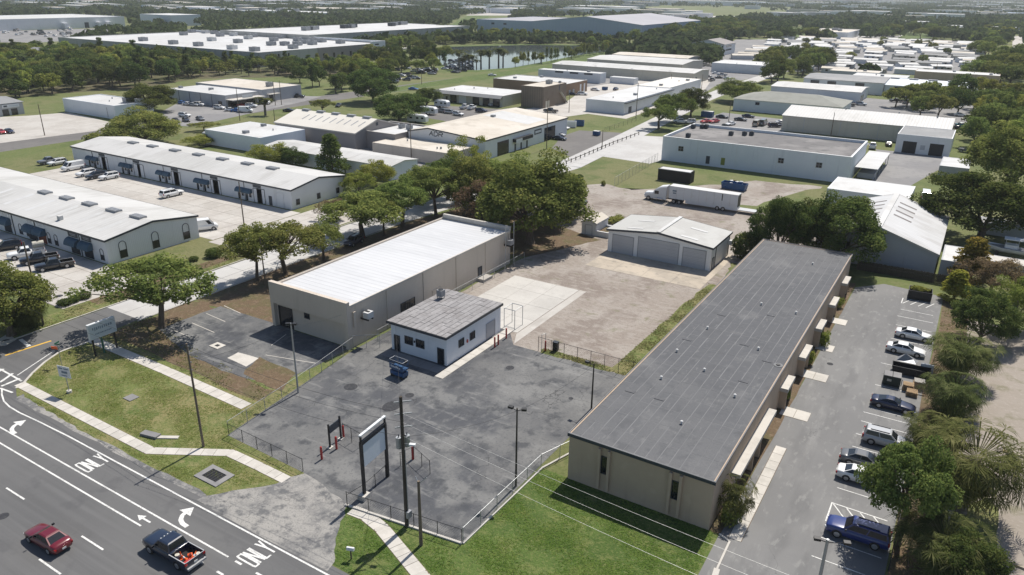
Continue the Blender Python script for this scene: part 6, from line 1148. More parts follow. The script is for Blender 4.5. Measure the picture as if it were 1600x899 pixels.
    for wx in SP['wx']:
        for s in (-1, 1):
            m = MB(); m.tube((wx, s * (W - .2), wr), (wx, s * (W + .015), wr), wr, n=16); o = m.build('wheel', M_rubber, t); k = MB(); k.tube((wx, s * (W + .016), wr), (wx, s * (W + .03), wr), wr * .66, wr * .6, n=12); k.build('rim', M_rim, o)
            k = MB(); n = 12; pts = [(wx + math.cos(math.pi * j / n) * (wr + .07), s * (W + .004), wr + math.sin(math.pi * j / n) * (wr + .07)) for j in range(n + 1)]; k.face(pts if s < 0 else pts[::-1]); k.build('wheel_arch', M_black, t)
    x0 = SP['st'][0]; xr = SP['st'][-1] if kind != 'pickup' else (-3.02, .92, .5, 1.1)
    for s in (-1, 1):
        zl = x0[3] - .08; MB().cbox((x0[0] - .1, s * x0[1] * 1.02, zl), .22, .3, .14, -s * .35).build('headlight', M_lamp, t)
        MB().cbox((xr[0] + .06, s * xr[1] * .93, xr[3] - .12), .14, .3, .2 if kind not in ('suv', 'big_suv', 'van') else .4, s * .3).build('tail_light', M_tail, t)
        MB().cbox((SP['cab'][0] - .25, s * (W + .1), SP['cab'][4] + .08), .13, .22, .15).build('mirror', M_black, t)
    MB().cbox((xr[0] - .03, 0, xr[3] - .3), .03, .34, .16).build('number_plate', M_plate, t); MB().box(x0[0] - .06, x0[0] + .03, -.42, .42, x0[2] + .02, x0[2] + .2).build('grille', M_black, t)
    if kind == 'pickup':
        m = MB(); m.box(-3.0, -.86, -1.0, -.9, .42, 1.15).box(-3.0, -.86, .9, 1.0, .42, 1.15).box(-.99, -.861, -.9, .9, .42, 1.15).box(-3.0, -2.92, -.9, .9, .5, 1.15); m.build('bed_wall', M_white, t)
        MB().box(-2.92, -.99, -.9, .9, .42, .55).build('bed_floor', M_black, t); MB().box(-3.2, -3.01, -.9, .9, .42, .6).build('bumper', M_alum, t)
        m = MB(); m.box(-2.98, -.87, -.99, -.91, 1.151, 1.17).box(-2.98, -.87, .91, .99, 1.151, 1.17).box(-2.99, -2.93, -.9, .9, 1.151, 1.17); m.build('bed_rail', M_alum, t)
        for k in range(4): MB().box(.55, .62, -.5 + k * .32, -.42 + k * .32, 1.9, 1.94).build('roof_lamp', M_lamp, t)
    if kind in ('suv', 'big_suv'):
        for s in (-1, 1): MB().box(-1.7, .2, s * .55 - .025, s * .55 + .025, z1 + .0, z1 + .06).build('roof_rail', M_black, t)
    learn(t); return t
CP = {k: car_proto(k) for k in ('sedan', 'coupe', 'suv', 'big_suv', 'van', 'pickup')}
used_c = set()
PC = {'white': (.76, .76, .75), 'red': (.125, .006, .014), 'black': (.010, .010, .012), 'navy': (.010, .014, .045), 'blue': (.018, .035, .16), 'darkblue': (.012, .02, .042), 'silver': (.42, .43, .44), 'grey': (.12, .125, .13), 'brightred': (.42, .03, .03), 'midblue': (.02, .12, .36), 'teal': (.03, .16, .18), 'beige': (.38, .33, .25)}
def car(kind, px, py, deg, col, label, group=None, xy=None):
    x, y = xy or G(px, py); P = carpaint(col, PC[col]); mats = {'body': P, 'cabin': P, 'bed_wall': P}
    if kind not in used_c:
        used_c.add(kind); o = CP[kind]; o.location = (x, y, .03); o.rotation_euler = (0, 0, R(deg))
        for c in o.children:
            if c.name.split('.')[0] in mats: paint(c, P)
    else: o = dup(CP[kind], (x, y, .03), R(deg), mats=mats)
    o.name = {'sedan': 'sedan_car', 'coupe': 'coupe_car', 'suv': 'suv', 'big_suv': 'suv', 'van': 'van', 'pickup': 'pickup_truck'}[kind]
    o['label'] = label; o['category'] = {'pickup': 'pickup truck', 'van': 'van', 'suv': 'SUV', 'big_suv': 'SUV'}.get(kind, 'car')
    if group: o['group'] = group
    return o
GL = 'cars parked in the lot beside the tan building'; GA = 'vehicles parked at the strip buildings'; GD = 'cars in the dealer lot'; GS = 'cars parked behind the big white block'
car('sedan', 77, 849, 182, 'red', 'dark red sedan driving left on the main road')
PK = car('pickup', 272, 868, 181, 'darkblue', 'dark blue pickup truck carrying orange cones in its bed')
car('sedan', 1427, 529, 2, 'white', 'white sedan parked farthest from the dumpster', GL); car('sedan', 1414, 552, 1, 'white', 'white sedan parked closer to the dumpster', GL); car('coupe', 1394, 638, 1, 'navy', 'dark navy coupe parked between dumpster and silver SUV', GL)
car('suv', 1383, 695, 2, 'silver', 'silver SUV with sunroof parked below the navy coupe', GL); car('sedan', 1350, 727, 3, 'grey', 'grey car half hidden by the leaning tree', GL); car('sedan', 1346, 752, 2, 'white', 'white car mostly hidden beneath the leaning tree', GL); car('big_suv', 1338, 841, 181, 'blue', 'blue SUV parked nose-out beside the white hatching', GL)
car('big_suv', 269, 307, 88, 'white', 'white SUV standing alone in the court between the strip buildings', GA)
car('van', 115, 266, -92, 'white', 'tall white van parked before the rear strip building', GA); car('suv', 135, 275, -92, 'white', 'white SUV next to the tall white van', GA); car('suv', 150, 279, -92, 'black', 'black SUV between two white SUVs at the rear strip building', GA); car('suv', 171, 280, -95, 'white', 'white SUV at the right end of the parked row', GA); car('suv', 90, 258, -92, 'white', 'white SUV left of the tall white van', GA); car('pickup', 78, 256, -92, 'grey', 'grey pickup at the far left of the parked row', GA)
car('van', 318, 360, 60, 'white', 'white van at the end wall of the nearest strip building', GA)
car('pickup', 86, 420, -112, 'black', 'black pickup truck parked before the arched strip building', GA); car('pickup', 62, 410, -112, 'black', 'black pickup with open bed, second from the arched end', GA); car('pickup', 42, 402, -112, 'white', 'white pickup with a cream tank in its bed', GA); car('suv', 12, 390, -112, 'black', 'black SUV leftmost before the arched strip building', GA)
car('suv', 553, 382, -82, 'navy', 'dark blue SUV parked on the side street under oaks'); car('sedan', 905, 317, 150, 'silver', 'silver car parked under the oak edge at the truck yard')
for a in (('suv', 289, 183, 12, 'white', 'white SUV in the middle of the dealer lot'), ('sedan', 275, 191, -20, 'black', 'black car nearest the spreading oak in the dealer lot'), ('sedan', 291, 190, -20, 'black', 'black car second from the spreading oak'), ('sedan', 313, 188, -15, 'grey', 'grey car standing alone in the dealer lot'), ('sedan', 285, 163, 15, 'midblue', 'dark blue car at the grey dealer wall'), ('sedan', 294, 165, 15, 'white', 'white car second along the grey dealer wall'), ('sedan', 303, 166, 15, 'silver', 'silver car third along the grey dealer wall'), ('suv', 312, 166, 15, 'white', 'white SUV last along the grey dealer wall'), ('suv', 343, 171, 15, 'white', 'white wagon at the corner of the grey dealer'), ('sedan', 361, 174, 40, 'white', 'white car left of the bright blue car at the dealer'), ('sedan', 371, 175, 40, 'midblue', 'bright blue car among white ones at the dealer'), ('van', 384, 176, 30, 'white', 'white van right of the bright blue car'), ('sedan', 380, 167, 30, 'brightred', 'red car in front of the dealer canopy'), ('suv', 393, 168, 25, 'white', 'white car at the right end of the dealer canopy'), ('sedan', 367, 166, 30, 'silver', 'silver car left of the red car at the canopy'), ('sedan', 385, 162, 30, 'white', 'white car tucked under the dealer canopy'),
          ('van', 413, 163, 15, 'white', 'white van beside the palm at the dealer annex'), ('pickup', 466, 153, 20, 'black', 'black truck at the end of the dealer annex'), ('coupe', 452, 175, 28, 'black', 'black car driving on the second street'), ('sedan', 529, 167, -60, 'black', 'black car stopped at the turning of the second street'), ('sedan', 646, 141, 20, 'midblue', 'blue car on the verge of the second street'), ('sedan', 769, 119, 35, 'white', 'white car driving near the pond on the second street'), ('sedan', 15, 208, -5, 'navy', 'dark blue car on the pale lot at the left edge'), ('sedan', 2, 209, -5, 'brightred', 'red car cut by the left edge of the view')): car(*a, GD)
for a in (('sedan', 874, 219, 5, 'darkblue', 'dark blue car parked before the lettered workshop'), ('sedan', 873, 213, 0, 'silver', 'silver car behind the dark blue car at the workshop'), ('sedan', 880, 202, -5, 'white', 'white car between workshop and white container'), ('sedan', 876, 190, -5, 'white', 'white car at the back corner of the workshop'), ('coupe', 895, 149, 20, 'navy', 'navy car at the brown row end'), ('suv', 910, 149, 20, 'white', 'white car right of the navy car at the brown row'), ('pickup', 726, 170, 100, 'white', 'white truck before the white garage door'), ('pickup', 737, 171, 100, 'white', 'white truck before the dark garage door'), ('sedan', 772, 166, 60, 'silver', 'silver car at the last garage door'), ('pickup', 1064, 193, 200, 'white', 'white pickup nearest the three oaks'), ('suv', 1077, 193, 200, 'white', 'white SUV beside the white pickup under the oaks'), ('sedan', 1102, 192, 250, 'brightred', 'red car left of another red one behind the white block'), ('sedan', 1116, 192, 250, 'brightred', 'red car right of another red one behind the white block'), ('sedan', 1141, 196, 250, 'white', 'white car behind the white block by the roof vents'), ('sedan', 1128, 185, 10, 'black', 'black car beside the blue dumpster behind the white block'), ('coupe', 1157, 189, 5, 'black', 'black low car right of the lamp post behind the white block'), ('sedan', 1169, 184, 5, 'navy', 'navy car behind the black low car'), ('van', 1182, 197, 90, 'beige', 'beige box van behind the white block'), ('van', 1192, 196, 90, 'grey', 'grey box van behind the white block'), ('suv', 1210, 199, 30, 'navy', 'dark blue SUV at the corner of the cream hall'), ('sedan', 1222, 194, 30, 'white', 'white car at the corner of the cream hall'), ('pickup', 1363, 232, 95, 'white', 'white pickup on the court beside the carport'), ('sedan', 1388, 228, 100, 'black', 'black car close to the twin-door shop'), ('sedan', 1118, 116, 30, 'white', 'white car beside the park lane warehouse'), ('sedan', 1123, 123, 40, 'black', 'black car beside the park lane warehouse'), ('van', 1445, 312, 95, 'white', 'white van parked right of the low white hall'), ('sedan', 1500, 182, 10, 'white', 'white car under the trees at the end of the cream hall'), ('sedan', 1503, 198, 10, 'teal', 'teal car under the trees at the end of the cream hall'), ('coupe', 1497, 202, 10, 'black', 'black car under the trees at the end of the cream hall'), ('pickup', 1513, 239, 170, 'grey', 'grey truck right of the twin-door shop')): car(*a, GS)
q = random.Random(23); GM = 'cars parked between the sheds in the middle distance'
for place, pts in (('between the pale sheds and the skylight shed', ((420, 228), (450, 236), (488, 246), (520, 215), (540, 218), (500, 250))), ('before the garage row', ((690, 176), (704, 178), (716, 181), (752, 176), (790, 178))), ('in the storage yard', ((930, 142), (962, 141), (1000, 140), (1040, 122), (860, 176), (1106, 121), (1112, 127), (1128, 119), (1136, 124))), ('between the white halls', ((1310, 168), (1325, 166), (1400, 160), (1415, 162), (1440, 164), (1470, 168), (1300, 160), (1345, 165)))):
    for px, py in pts:
        x, y = G(px, py)
        if not inbuilding(x, y, 2.2): c = q.choice(['white', 'silver', 'black', 'grey', 'white', 'navy']); car(q.choice(['sedan', 'suv', 'pickup']), px, py, q.choice((0, 90, 180, 20)) + q.uniform(-8, 8), c, c + ' vehicle parked ' + place, GM)
q = random.Random(17)
for k in range(64):
    px = q.uniform(600, 735); py = 132 - (px - 600) * .16 - q.choice((0, 3.4, 8, 11.5, 18)); 
    if 560 < px < 600: continue
    x, y = G(px, py)
    if not inbuilding(x, y, 4) and not onroad(x, y, 4): c = q.choice(['white', 'silver', 'black', 'grey', 'navy', 'white']); car(q.choice(['sedan', 'suv']), px, py, q.choice((20, 200)) + q.uniform(-3, 3), c, {'white': 'white', 'silver': 'silver', 'black': 'black', 'grey': 'grey', 'navy': 'navy'}[c] + ' car parked among trees in the lot left of the pond', 'cars in the planted lot left of the pond')
for k in range(34):
    px = q.uniform(5, 115); py = q.uniform(44, 58) ; x, y = G(px, py); c = q.choice(['white', 'silver', 'white', 'grey', 'black']); car(q.choice(['van', 'suv', 'sedan']), px, py, q.choice((0, 180, 90)), c, c + ' vehicle in the yard before the far white plant', 'vehicles in the yard of the far white plant')
# load in the pickup bed
bx, by = PK.location.x, PK.location.y
def in_bed(lx, ly): a = PK.rotation_euler.z; return (bx + lx * math.cos(a) - ly * math.sin(a), by + lx * math.sin(a) + ly * math.cos(a), .585)
for i, (lx, ly, ln, lb) in enumerate(((-1.5, .3, .0, 'orange traffic cone standing in the pickup bed near the cab'), (-1.9, -.3, .9, 'orange traffic cone leaning left in the pickup bed'), (-2.1, .25, -.8, 'orange traffic cone leaning right in the pickup bed'), (-2.5, -.05, 1.2, 'orange traffic cone lying at the pickup tailgate'))):
    t = thing('traffic_cone', lb, 'cone', in_bed(lx, ly), i * 1.1, 'traffic cones in the pickup bed'); t.rotation_euler = (ln * .7, 0, i * 1.1); t.location.z += .08 * abs(ln)
    MB().box(-.2, .2, -.2, .2, 0, .04).build('base', M_orange, t); MB().tube((0, 0, .04), (0, 0, .3), .15, .1, 10).build('cone', M_orange, t); MB().tube((0, 0, .3), (0, 0, .46), .1, .07, 10).build('reflective_band', M_lamp, t); MB().tube((0, 0, .46), (0, 0, .72), .07, .03, 10).build('tip', M_orange, t)
for lx, ly, lb in ((-1.25, .45, 'white bucket in the pickup bed behind the cab'), (-2.6, -.6, 'white bag at the tailgate corner of the pickup bed')): 
    t = thing('bucket', lb, 'bucket', in_bed(lx, ly)); MB().tube((0, 0, 0), (0, 0, .38), .15, .19, 10).build('body', M_signwhite, t); MB().tube((0, 0, .38), (0, 0, .41), .2, .2, 10).build('lid', M_creamwall, t)
t = thing('toolbox', 'black plastic crate among cones in the pickup bed', 'crate', in_bed(-2.65, .45)); MB().box(-.22, .22, -.35, .35, 0, .3).build('body', M_black, t); MB().box(-.23, .23, -.36, .36, .3, .35).build('lid', M_redpost, t)
x, y = G(47, 398); t = thing('water_tank', 'cream plastic tank riding in the white pickup bed', 'tank', (x + .55, y + 1.5, 1.15), -1.95); m = MB(); m.tube((-.9, 0, .55), (.9, 0, .55), .6, n=14); m.build('body', M_creamwall, t); MB().tube((0, 0, 1.1), (0, 0, 1.25), .2, n=10).build('cap', M_black, t)
# articulated truck
a0, a1 = G(1012.5, 312.5), G(1152, 333.5); ang = math.atan2(a0[1] - a1[1], a0[0] - a1[0])
L = math.hypot(a0[0] - a1[0], a0[1] - a1[1])
t = thing('tractor_unit', 'white long-nose tractor unit coupled to the white trailer', 'truck', (a0[0], a0[1] + 1.1, .0), ang); TU = t
m = MB(); secs = []
for x, w, z in ((1.1, .8, 1.5), (.9, 1.0, 1.75), (-.7, 1.08, 1.95), (-1.0, 1.12, 2.0)): secs.append([(x, -w, .55), (x, -w, z - .3), (x, -w * .75, z), (x, w * .75, z), (x, w, z - .3), (x, w, .55)])
m.loft(secs); m.build('bonnet', M_signwhite, t, smooth=False)
m = MB(); secs = []
for x, w, z in ((-1.0, 1.12, 2.0), (-1.7, 1.2, 2.9), (-2.6, 1.22, 3.5), (-4.2, 1.22, 3.85), (-4.3, 1.22, 3.8)): secs.append([(x, -w, .6), (x, -w, z - .25), (x, -w * .8, z), (x, w * .8, z), (x, w, z - .25), (x, w, .6)])
m.loft(secs); m.build('cab', M_signwhite, t)
for s in (-1, 1):
    MB().box(-2.5, -1.5, min(s * 1.2, s * 1.24), max(s * 1.2, s * 1.24), 1.75, 2.5).build('side_window', M_glass, t); MB().tube((-4.55, s * .95, .8), (-4.55, s * .95, 3.9), .09, n=8).build('exhaust', M_chrome, t); MB().tube((-3.5, s * 1.15, .7), (-2.2, s * 1.15, .7), .32, n=12).build('fuel_tank', M_chrome, t); MB().cbox((1.05, s * .85, 1.2), .2, .3, .25).build('headlight', M_lamp, t)
m = MB(); m.face([(-1.02, -.95, 2.08), (-1.02, .95, 2.08), (-1.66, .95, 2.85), (-1.66, -.95, 2.85)]); m.v = [(v[0] + .03, v[1], v[2] + .02) for v in m.v]; m.build('windscreen', M_glass, t)
MB().box(-8.2, -4.2, -.45, .45, .7, .95).build('chassis', M_black, t)
for x in (0, -6.2, -7.5):
    for s in (-1, 1): o = MB().tube((x, s * .75, .52), (x, s * 1.15, .52), .52, n=16).build('wheel', M_rubber, t); MB().tube((x, s * 1.151, .52), (x, s * 1.17, .52), .3, n=12).build('rim', M_rim, o)
t = thing('box_trailer', 'long white box trailer with lowered rear ramp in the truck yard', 'trailer', (a0[0], a0[1] + 1.1, 0), ang)
TL = L - .2
MB().box(-TL, -5.0, -1.28, 1.28, 1.2, 4.05).build('box', M_signwhite, t); MB().box(-TL, -9.0, -1.27, 1.27, .55, 1.198).build('skirt', M_signwhite, t); MB().box(-TL - .01, -4.99, -1.3, 1.3, 4.051, 4.12).build('roof', M_wroof, t)
for k in range(1, 9): MB().box(-5.0 - (TL - 5) * k / 9 - .02, -5.0 - (TL - 5) * k / 9 + .02, 1.281, 1.295, 1.25, 4.0).build('wall_rib', M_walk, t)
MB().box(-TL - .06, -TL - .001, -1.15, 1.15, 1.25, 3.9).build('rear_opening', M_black, t); MB().cbox((-TL - 2.1, 0, .75), 4.0, 2.3, .16).build('ramp', M_alum, t)
m = MB(); m.box(-6.8, -5.8, 1.281, 1.29, 2.9, 3.25).box(-6.7, -5.9, 1.281, 1.29, 2.4, 2.7); m.build('side_mark', M_signtext, t); MB().box(-TL + 3.4, -TL + 3.6, 1.281, 1.3, 2.4, 3.9).build('side_vent', M_black, t)
for x in (-TL + 3.1, -TL + 4.4):
    for s in (-1, 1): o = MB().tube((x, s * .8, .5), (x, s * 1.3, .5), .5, n=16).build('wheel', M_rubber, t); MB().tube((x, s * 1.301, .5), (x, s * 1.32, .5), .28, n=12).build('rim', M_rim, o)

# ------------------------------------------------------------------ yard things
def skip(px, py, rz, L, W, H, mat, label, lids=None, cat='dumpster', open_=False):
    x, y = G(px, py); t = thing('dumpster', label, cat, (x, y, 0), rz); a, b = L / 2, W / 2; k = .25 if open_ else 0
    m = MB(); m.raw([(-a + k, -b, .15), (a - k, -b, .15), (a - k, b, .15), (-a + k, b, .15), (-a, -b, H), (a, -b, H), (a, b, H), (-a, b, H), (-a + .08, -b + .08, H), (a - .08, -b + .08, H), (a - .08, b - .08, H), (-a + .08, b - .08, H), (-a + .08 + k, -b + .08, .25), (a - .08 - k, -b + .08, .25), (a - .08 - k, b - .08, .25), (-a + .08 + k, b - .08, .25)],
                    [(0, 1, 5, 4), (1, 2, 6, 5), (2, 3, 7, 6), (3, 0, 4, 7), (3, 2, 1, 0), (4, 5, 9, 8), (5, 6, 10, 9), (6, 7, 11, 10), (7, 4, 8, 11), (8, 9, 13, 12), (9, 10, 14, 13), (10, 11, 15, 14), (11, 8, 12, 15), (12, 13, 14, 15)]); m.build('body', mat, t)
    for i in range(int(L / .9) + 1): MB().box(-a + .3 + i * .9 - .04, -a + .3 + i * .9 + .04, -b - .05, -b - .001, .3, H - .08).build('rib', mat, t)
    if lids:
        for i in range(2): MB().box(-a + .03 + i * a, i * a - .03, -b - .03, b + .03, H + .01, H + .07).build('lid', lids, t)
    return t
def front_panel(t, x0, x1, yb, z0, z1, mat): return MB().box(x0, x1, yb - .03, yb, z0, z1).build('label_plate', mat, t)
t = skip(1392, 600, R(4), 2.0, 1.5, 1.35, M_green, 'dark green dumpster with grey lids beside the pallets', M_greylot); front_panel(t, -.55, -.05, -.81, .7, 1.0, M_creamwall)
t = skip(1422, 585, R(4), 4.6, 1.6, 1.1, M_black, 'long black open container under a grey tarpaulin behind the pallets', None, 'container', True)
x, y = G(1418, 573); t = thing('tarpaulin', 'grey crumpled tarpaulin peaked over the black container', 'tarpaulin', (x, y - .6, 1.1)); m = MB(); m.raw([(-1.4, -.7, 0), (.9, -.7, .05), (1.1, .7, 0), (-1.3, .7, 0), (-.5, 0, .95), (.5, .1, .3)], [(0, 1, 5, 4), (1, 2, 5), (2, 3, 4, 5), (3, 0, 4)]); m.build('cloth', M_vent, t)
x, y = G(1446, 585); t = thing('mattress', 'white slab leaning at the end of the black container', 'board', (x, y, 0), .1); o = MB().cbox((0, 0, .75), 1.5, .3, 1.4).build('body', M_signwhite, t); MB().cbox((0, -.17, .75), 1.3, .03, 1.2).build('cover', M_whitemetal, t)
def pallet(x, y, z, rz, label, white=False):
    t = thing('pallet', label, 'pallet', (x, y, z), rz, 'pallets stacked beside the dumpster'); mt = M_pallet if not white else M_walk
    for i in range(6): MB().box(-.6, .6, -.5 + i * .19, -.39 + i * .19, .1, .125).build('plank', mt, t)
    for i in range(3): MB().box(-.58 + i * .54, -.5 + i * .54, -.5, .56, .03, .1).build('bearer', mt, t)
    for i in range(3): MB().box(-.6, .6, -.5 + i * .45, -.39 + i * .45, .0, .029).build('plank', mt, t)
    return t
ps = [(1418, 610, 7, 'tall pallet stack by the dumpster corner'), (1434, 606, 8, 'tall pallet stack behind, next to the palms'), (1424, 618, 5, 'low pale pallet stack nearest the navy coupe')]
for px, py, n, lb in ps:
    x, y = G(px, py)
    for k in range(n): pallet(x + rnd.uniform(-.05, .05), y + rnd.uniform(-.05, .05), .02 + k * .128, .08 + rnd.uniform(-.05, .05), ('topmost pallet of the ' if k == n - 1 else 'bottom pallet of the ' if k == 0 else 'middle pallet of the ') + lb, k == n - 1 and px == 1434)
x, y = G(1436, 615); pallet(x, y, .62, .1, 'single loose pallet tilted against the low stack').rotation_euler = (R(62), 0, .1)
t = skip(1436, 466, R(3), 3.4, 2.4, 1.5, M_black, 'black container overgrown with green weeds at the end of the parking lot', None, 'container')
q = random.Random(2); x, y = G(1436, 466)
TPw = TP['shrub3']; t = thing('weeds', 'bright green weeds growing out of the black container', 'plant', (x, y + .2, 1.1)); t.scale = (1.6, 1.0, .7); ob('stem', TPw[2], t); ob('foliage', TPw[1], t)
skip(1147, 296, R(-2), 6.2, 2.4, 1.7, M_blue, 'blue open roll-off container beside the white trailer', None, 'container', True)
x, y = G(1150, 294); t = thing('debris_heap', 'pale rubble heaped inside the blue roll-off container', 'rubble', (x, y, .3)); m = MB()
for k in range(9): m = MB(); m.cbox((q.uniform(-2.2, 2.2), q.uniform(-.7, .7), q.uniform(.6, 1.3)), q.uniform(.5, 1.1), q.uniform(.4, .9), q.uniform(.2, .5), q.uniform(0, 3)); m.build('rubble_piece', M_wroof if k % 3 else M_dry, t)
x0, y0 = G(1027, 281); x1, y1 = G(1078, 288)
B = bld('black_container', 'black shipping container with white roof on the grass', x0, x1, (y0 + y1) / 2, (y0 + y1) / 2 + 3.0, 3.0, pm('black_siding', (.022, .020, .020), .7, stripe=((1, 1, 0), .4, .1, .03)), M_wroof, par=.02, cat='container'); fbox(B, '-y', B.x0 - .1, B.x1 + .1, 2.9, 3.06, .0, .1).build('roof_edge', M_wroof, B.root)
skip(932, 212, 0, 2.2, 1.6, 1.5, M_blue, 'blue dumpster on the workshop lot edge near the grass', M_wroof); skip(1105, 183, 0, 4.5, 2.4, 2.2, M_blue, 'blue dumpster with white load behind the white block', M_wroof); skip(945, 141, 0, 2.4, 1.8, 1.5, M_blue, 'small blue dumpster in the storage yard', M_trim); skip(905, 197, R(20), 3.4, 2.2, 2.0, M_blue, 'blue tank-like container at the workshop grass edge', None); skip(890, 199, R(20), 4.6, 2.2, 2.2, M_signwhite, 'white container between cars and the blue tank', None)
x, y = G(691, 168); camper('white motorhome parked at the corner of the garage row', x, y, 0, 6.5); x, y = G(670, 179); camper('white camper trailer behind the round dark trees', x, y, .1, 7); x, y = G(653, 192); camper('boat-like white trailer beside the beige workshop roof', x, y, .2, 7.5)
# scissor lift
x, y = G(624, 588); t = thing('scissor_lift', 'blue scissor lift parked in front of the white office', 'lift', (x, y, 0), R(-3))
MB().box(-1.1, 1.1, -.5, .5, .28, .85).build('chassis', M_bluelift, t); MB().box(-1.15, 1.15, -.55, .55, 1.15, 1.3).build('platform', M_bluelift, t)
for k in range(3):
    for s in (-1, 1): MB().cbox((0, s * .38, .93 + k * .08), 1.9, .06, .06).build('scissor_arm', M_bluelift, t)
for sx in (-.8, .8):
    for s in (-1, 1): MB().tube((sx, s * .42, .2), (sx, s * .55, .2), .2, n=12).build('wheel', M_rubber, t)
for sx in (-1.12, -.37, .37, 1.12):
    for s in (-1, 1): MB().tube((sx, s * .52, 1.3), (sx, s * .52, 2.35), .025, n=5).build('guard_post', M_bluelift, t)
for z in (1.8, 2.35):
    for s in (-1, 1): MB().tube((-1.12, s * .52, z), (1.12, s * .52, z), .03, n=5).build('guard_rail', M_bluelift if z < 2 else M_alum, t)
    for sx in (-1.12, 1.12): MB().tube((sx, -.52, z), (sx, .52, z), .03, n=5).build('guard_rail', M_bluelift if z < 2 else M_alum, t)
MB().box(-1.1, 1.1, -.56, -.53, 1.32, 1.78).build('side_panel', M_bluelift, t)
m = MB(); k = 0
for i in range(6): m.box(-.85 + i * .27, -.66 + i * .27 + .03 * (i % 2), -.585, -.562, 1.42, 1.68 - .06 * (i % 3)); 
m.build('panel_lettering', M_signwhite, t); MB().box(.8, 1.05, .2, .45, 2.0, 2.4).build('control_box', M_black, t); MB().box(-1.0, 1.0, -.515, -.501, .35, .78).build('tray_door', M_blue, t)
# boat on trailer at the right
x, y = G(1568, 402); t = thing('motor_boat', 'white and grey motor boat with hard top on stands at the right edge', 'boat', (x + .5, y, 0), R(178))
m = MB(); secs = []
for u, w, z0, z1 in ((-4.5, 1.3, .9, 1.9), (-2, 1.45, .85, 1.95), (1, 1.4, .85, 2.05), (3, 1.0, 1.0, 2.25), (4.4, .35, 1.5, 2.4), (4.8, .05, 2.2, 2.45)): secs.append([(u, -w, z1), (u, -w * .85, (z0 + z1) / 2), (u, 0, z0), (u, w * .85, (z0 + z1) / 2), (u, w, z1)])
m.loft(secs); m.build('hull', M_signwhite, t, smooth=True)
m = MB(); m.prism([(-4.4, -1.2), (-2, -1.33), (1, -1.3), (3, -.9), (4.2, -.3), (4.2, .3), (3, .9), (1, 1.3), (-2, 1.33), (-4.4, 1.2)], 1.86, 2.0); m.build('deck', M_vent, t); MB().box(-1.4, .8, -.8, .8, 2.0, 2.7).build('console', M_signwhite, t)
for a in (-1.3, .7):
    for s in (-1, 1): MB().tube((a, s * .8, 2.0), (a, s * .7, 3.7), .04).build('top_post', M_alum, t)
MB().box(-1.9, 1.1, -1.1, 1.1, 3.7, 3.82).build('hard_top', M_signwhite, t)
m = MB(); m.face([(.82, -.75, 2.6), (.82, .75, 2.6), (1.0, .7, 3.2), (1.0, -.7, 3.2)]); m.build('windscreen', M_glass, t)
m = MB(); m.box(-3.5, -2.9, -1, 1, .0, 1.2).box(1.5, 2.0, -.8, .8, 0, 1.1); m.build('stand', M_black, t); MB().box(-5.0, -4.55, -.3, .3, .9, 2.5).build('outboard', M_black, t)
x, y = G(1580, 372); B = bld('flat_trailer_shed', 'grey flat shed behind the boat at the right edge', x - 6, x + 8, y, y + 5, 2.4, M_greywall, M_greyroof, par=.02, cat='shed'); x, y = G(1590, 432); B = bld('flat_trailer_shed', 'low pale shed below the boat at the right edge', x - 6, x + 9, y, y + 4, 2.0, M_greywall, M_walk, par=.02, cat='shed')
# signs
t = thing('billboard', 'pale blue roadside sign on posts at the corner lawn', 'sign', (-93.3, 48.3, 0), R(90))
MB().box(-1.85, 1.85, -.2, .2, 2.45, 4.6).build('frame', M_signwhite, t); MB().box(-1.78, 1.78, -.22, -.201, 2.52, 4.52).build('face', M_signface, t)
for a, mt in ((-1.5, M_black), (-.3, M_siggrn), (1.5, M_black)): MB().box(a - .1, a + .1, -.09, .09, 0, 2.45).build('post', mt, t)
m = MB(); q = random.Random(8); u = -1.35
while u < 1.3: wv = q.uniform(.12, .24); m.cbox((u + wv / 2, -.226, 3.85 + q.uniform(-.05, .05)), wv, .012, q.uniform(.3, .5), 0); u += wv + q.uniform(.08, .14)
u = -1.1
while u < 1.2: wv = q.uniform(.07, .16); m.cbox((u + wv / 2, -.226, 3.1), wv, .012, .18, 0); u += wv + .07
m.build('sign_lettering', M_signtext, t)
x, y = G(108, 614); t = thing('lease_sign', 'small white notice board on a post in the corner lawn', 'sign', (x, y, 0), R(12)); MB().tube((0, .06, 0), (0, .06, 3.2), .06).build('post', M_galv, t); MB().box(-.95, .95, -.04, .0, 2.1, 3.6).build('board', M_signwhite, t)
m = MB(); m.box(-.75, -.15, -.055, -.041, 3.2, 3.35).box(.05, .75, -.055, -.041, 3.2, 3.35).box(-.4, .5, -.055, -.041, 2.65, 2.95).box(-.5, .4, -.055, -.041, 2.3, 2.42); m.build('board_lettering', M_signtext, t); MB().tube((0, .06, 0), (0, .06, .3), .3, .3, 10).build('footing', M_walk, t)
x, y = G(97, 572); t = thing('street_sign', 'thin street post with orange plate and small top sign at the corner', 'sign', (x, y, 0), R(20)); MB().tube((0, 0, 0), (0, 0, 3.2), .04).build('post', M_galv, t); MB().box(-1.0, 0, -.03, .03, 2.35, 2.7).build('orange_plate', M_orange, t); MB().box(-.4, .4, -.02, .02, 3.0, 3.2).build('name_plate', M_siggrn, t); MB().box(-.02, .02, -.4, .4, 3.22, 3.42).build('name_plate', M_siggrn, t)
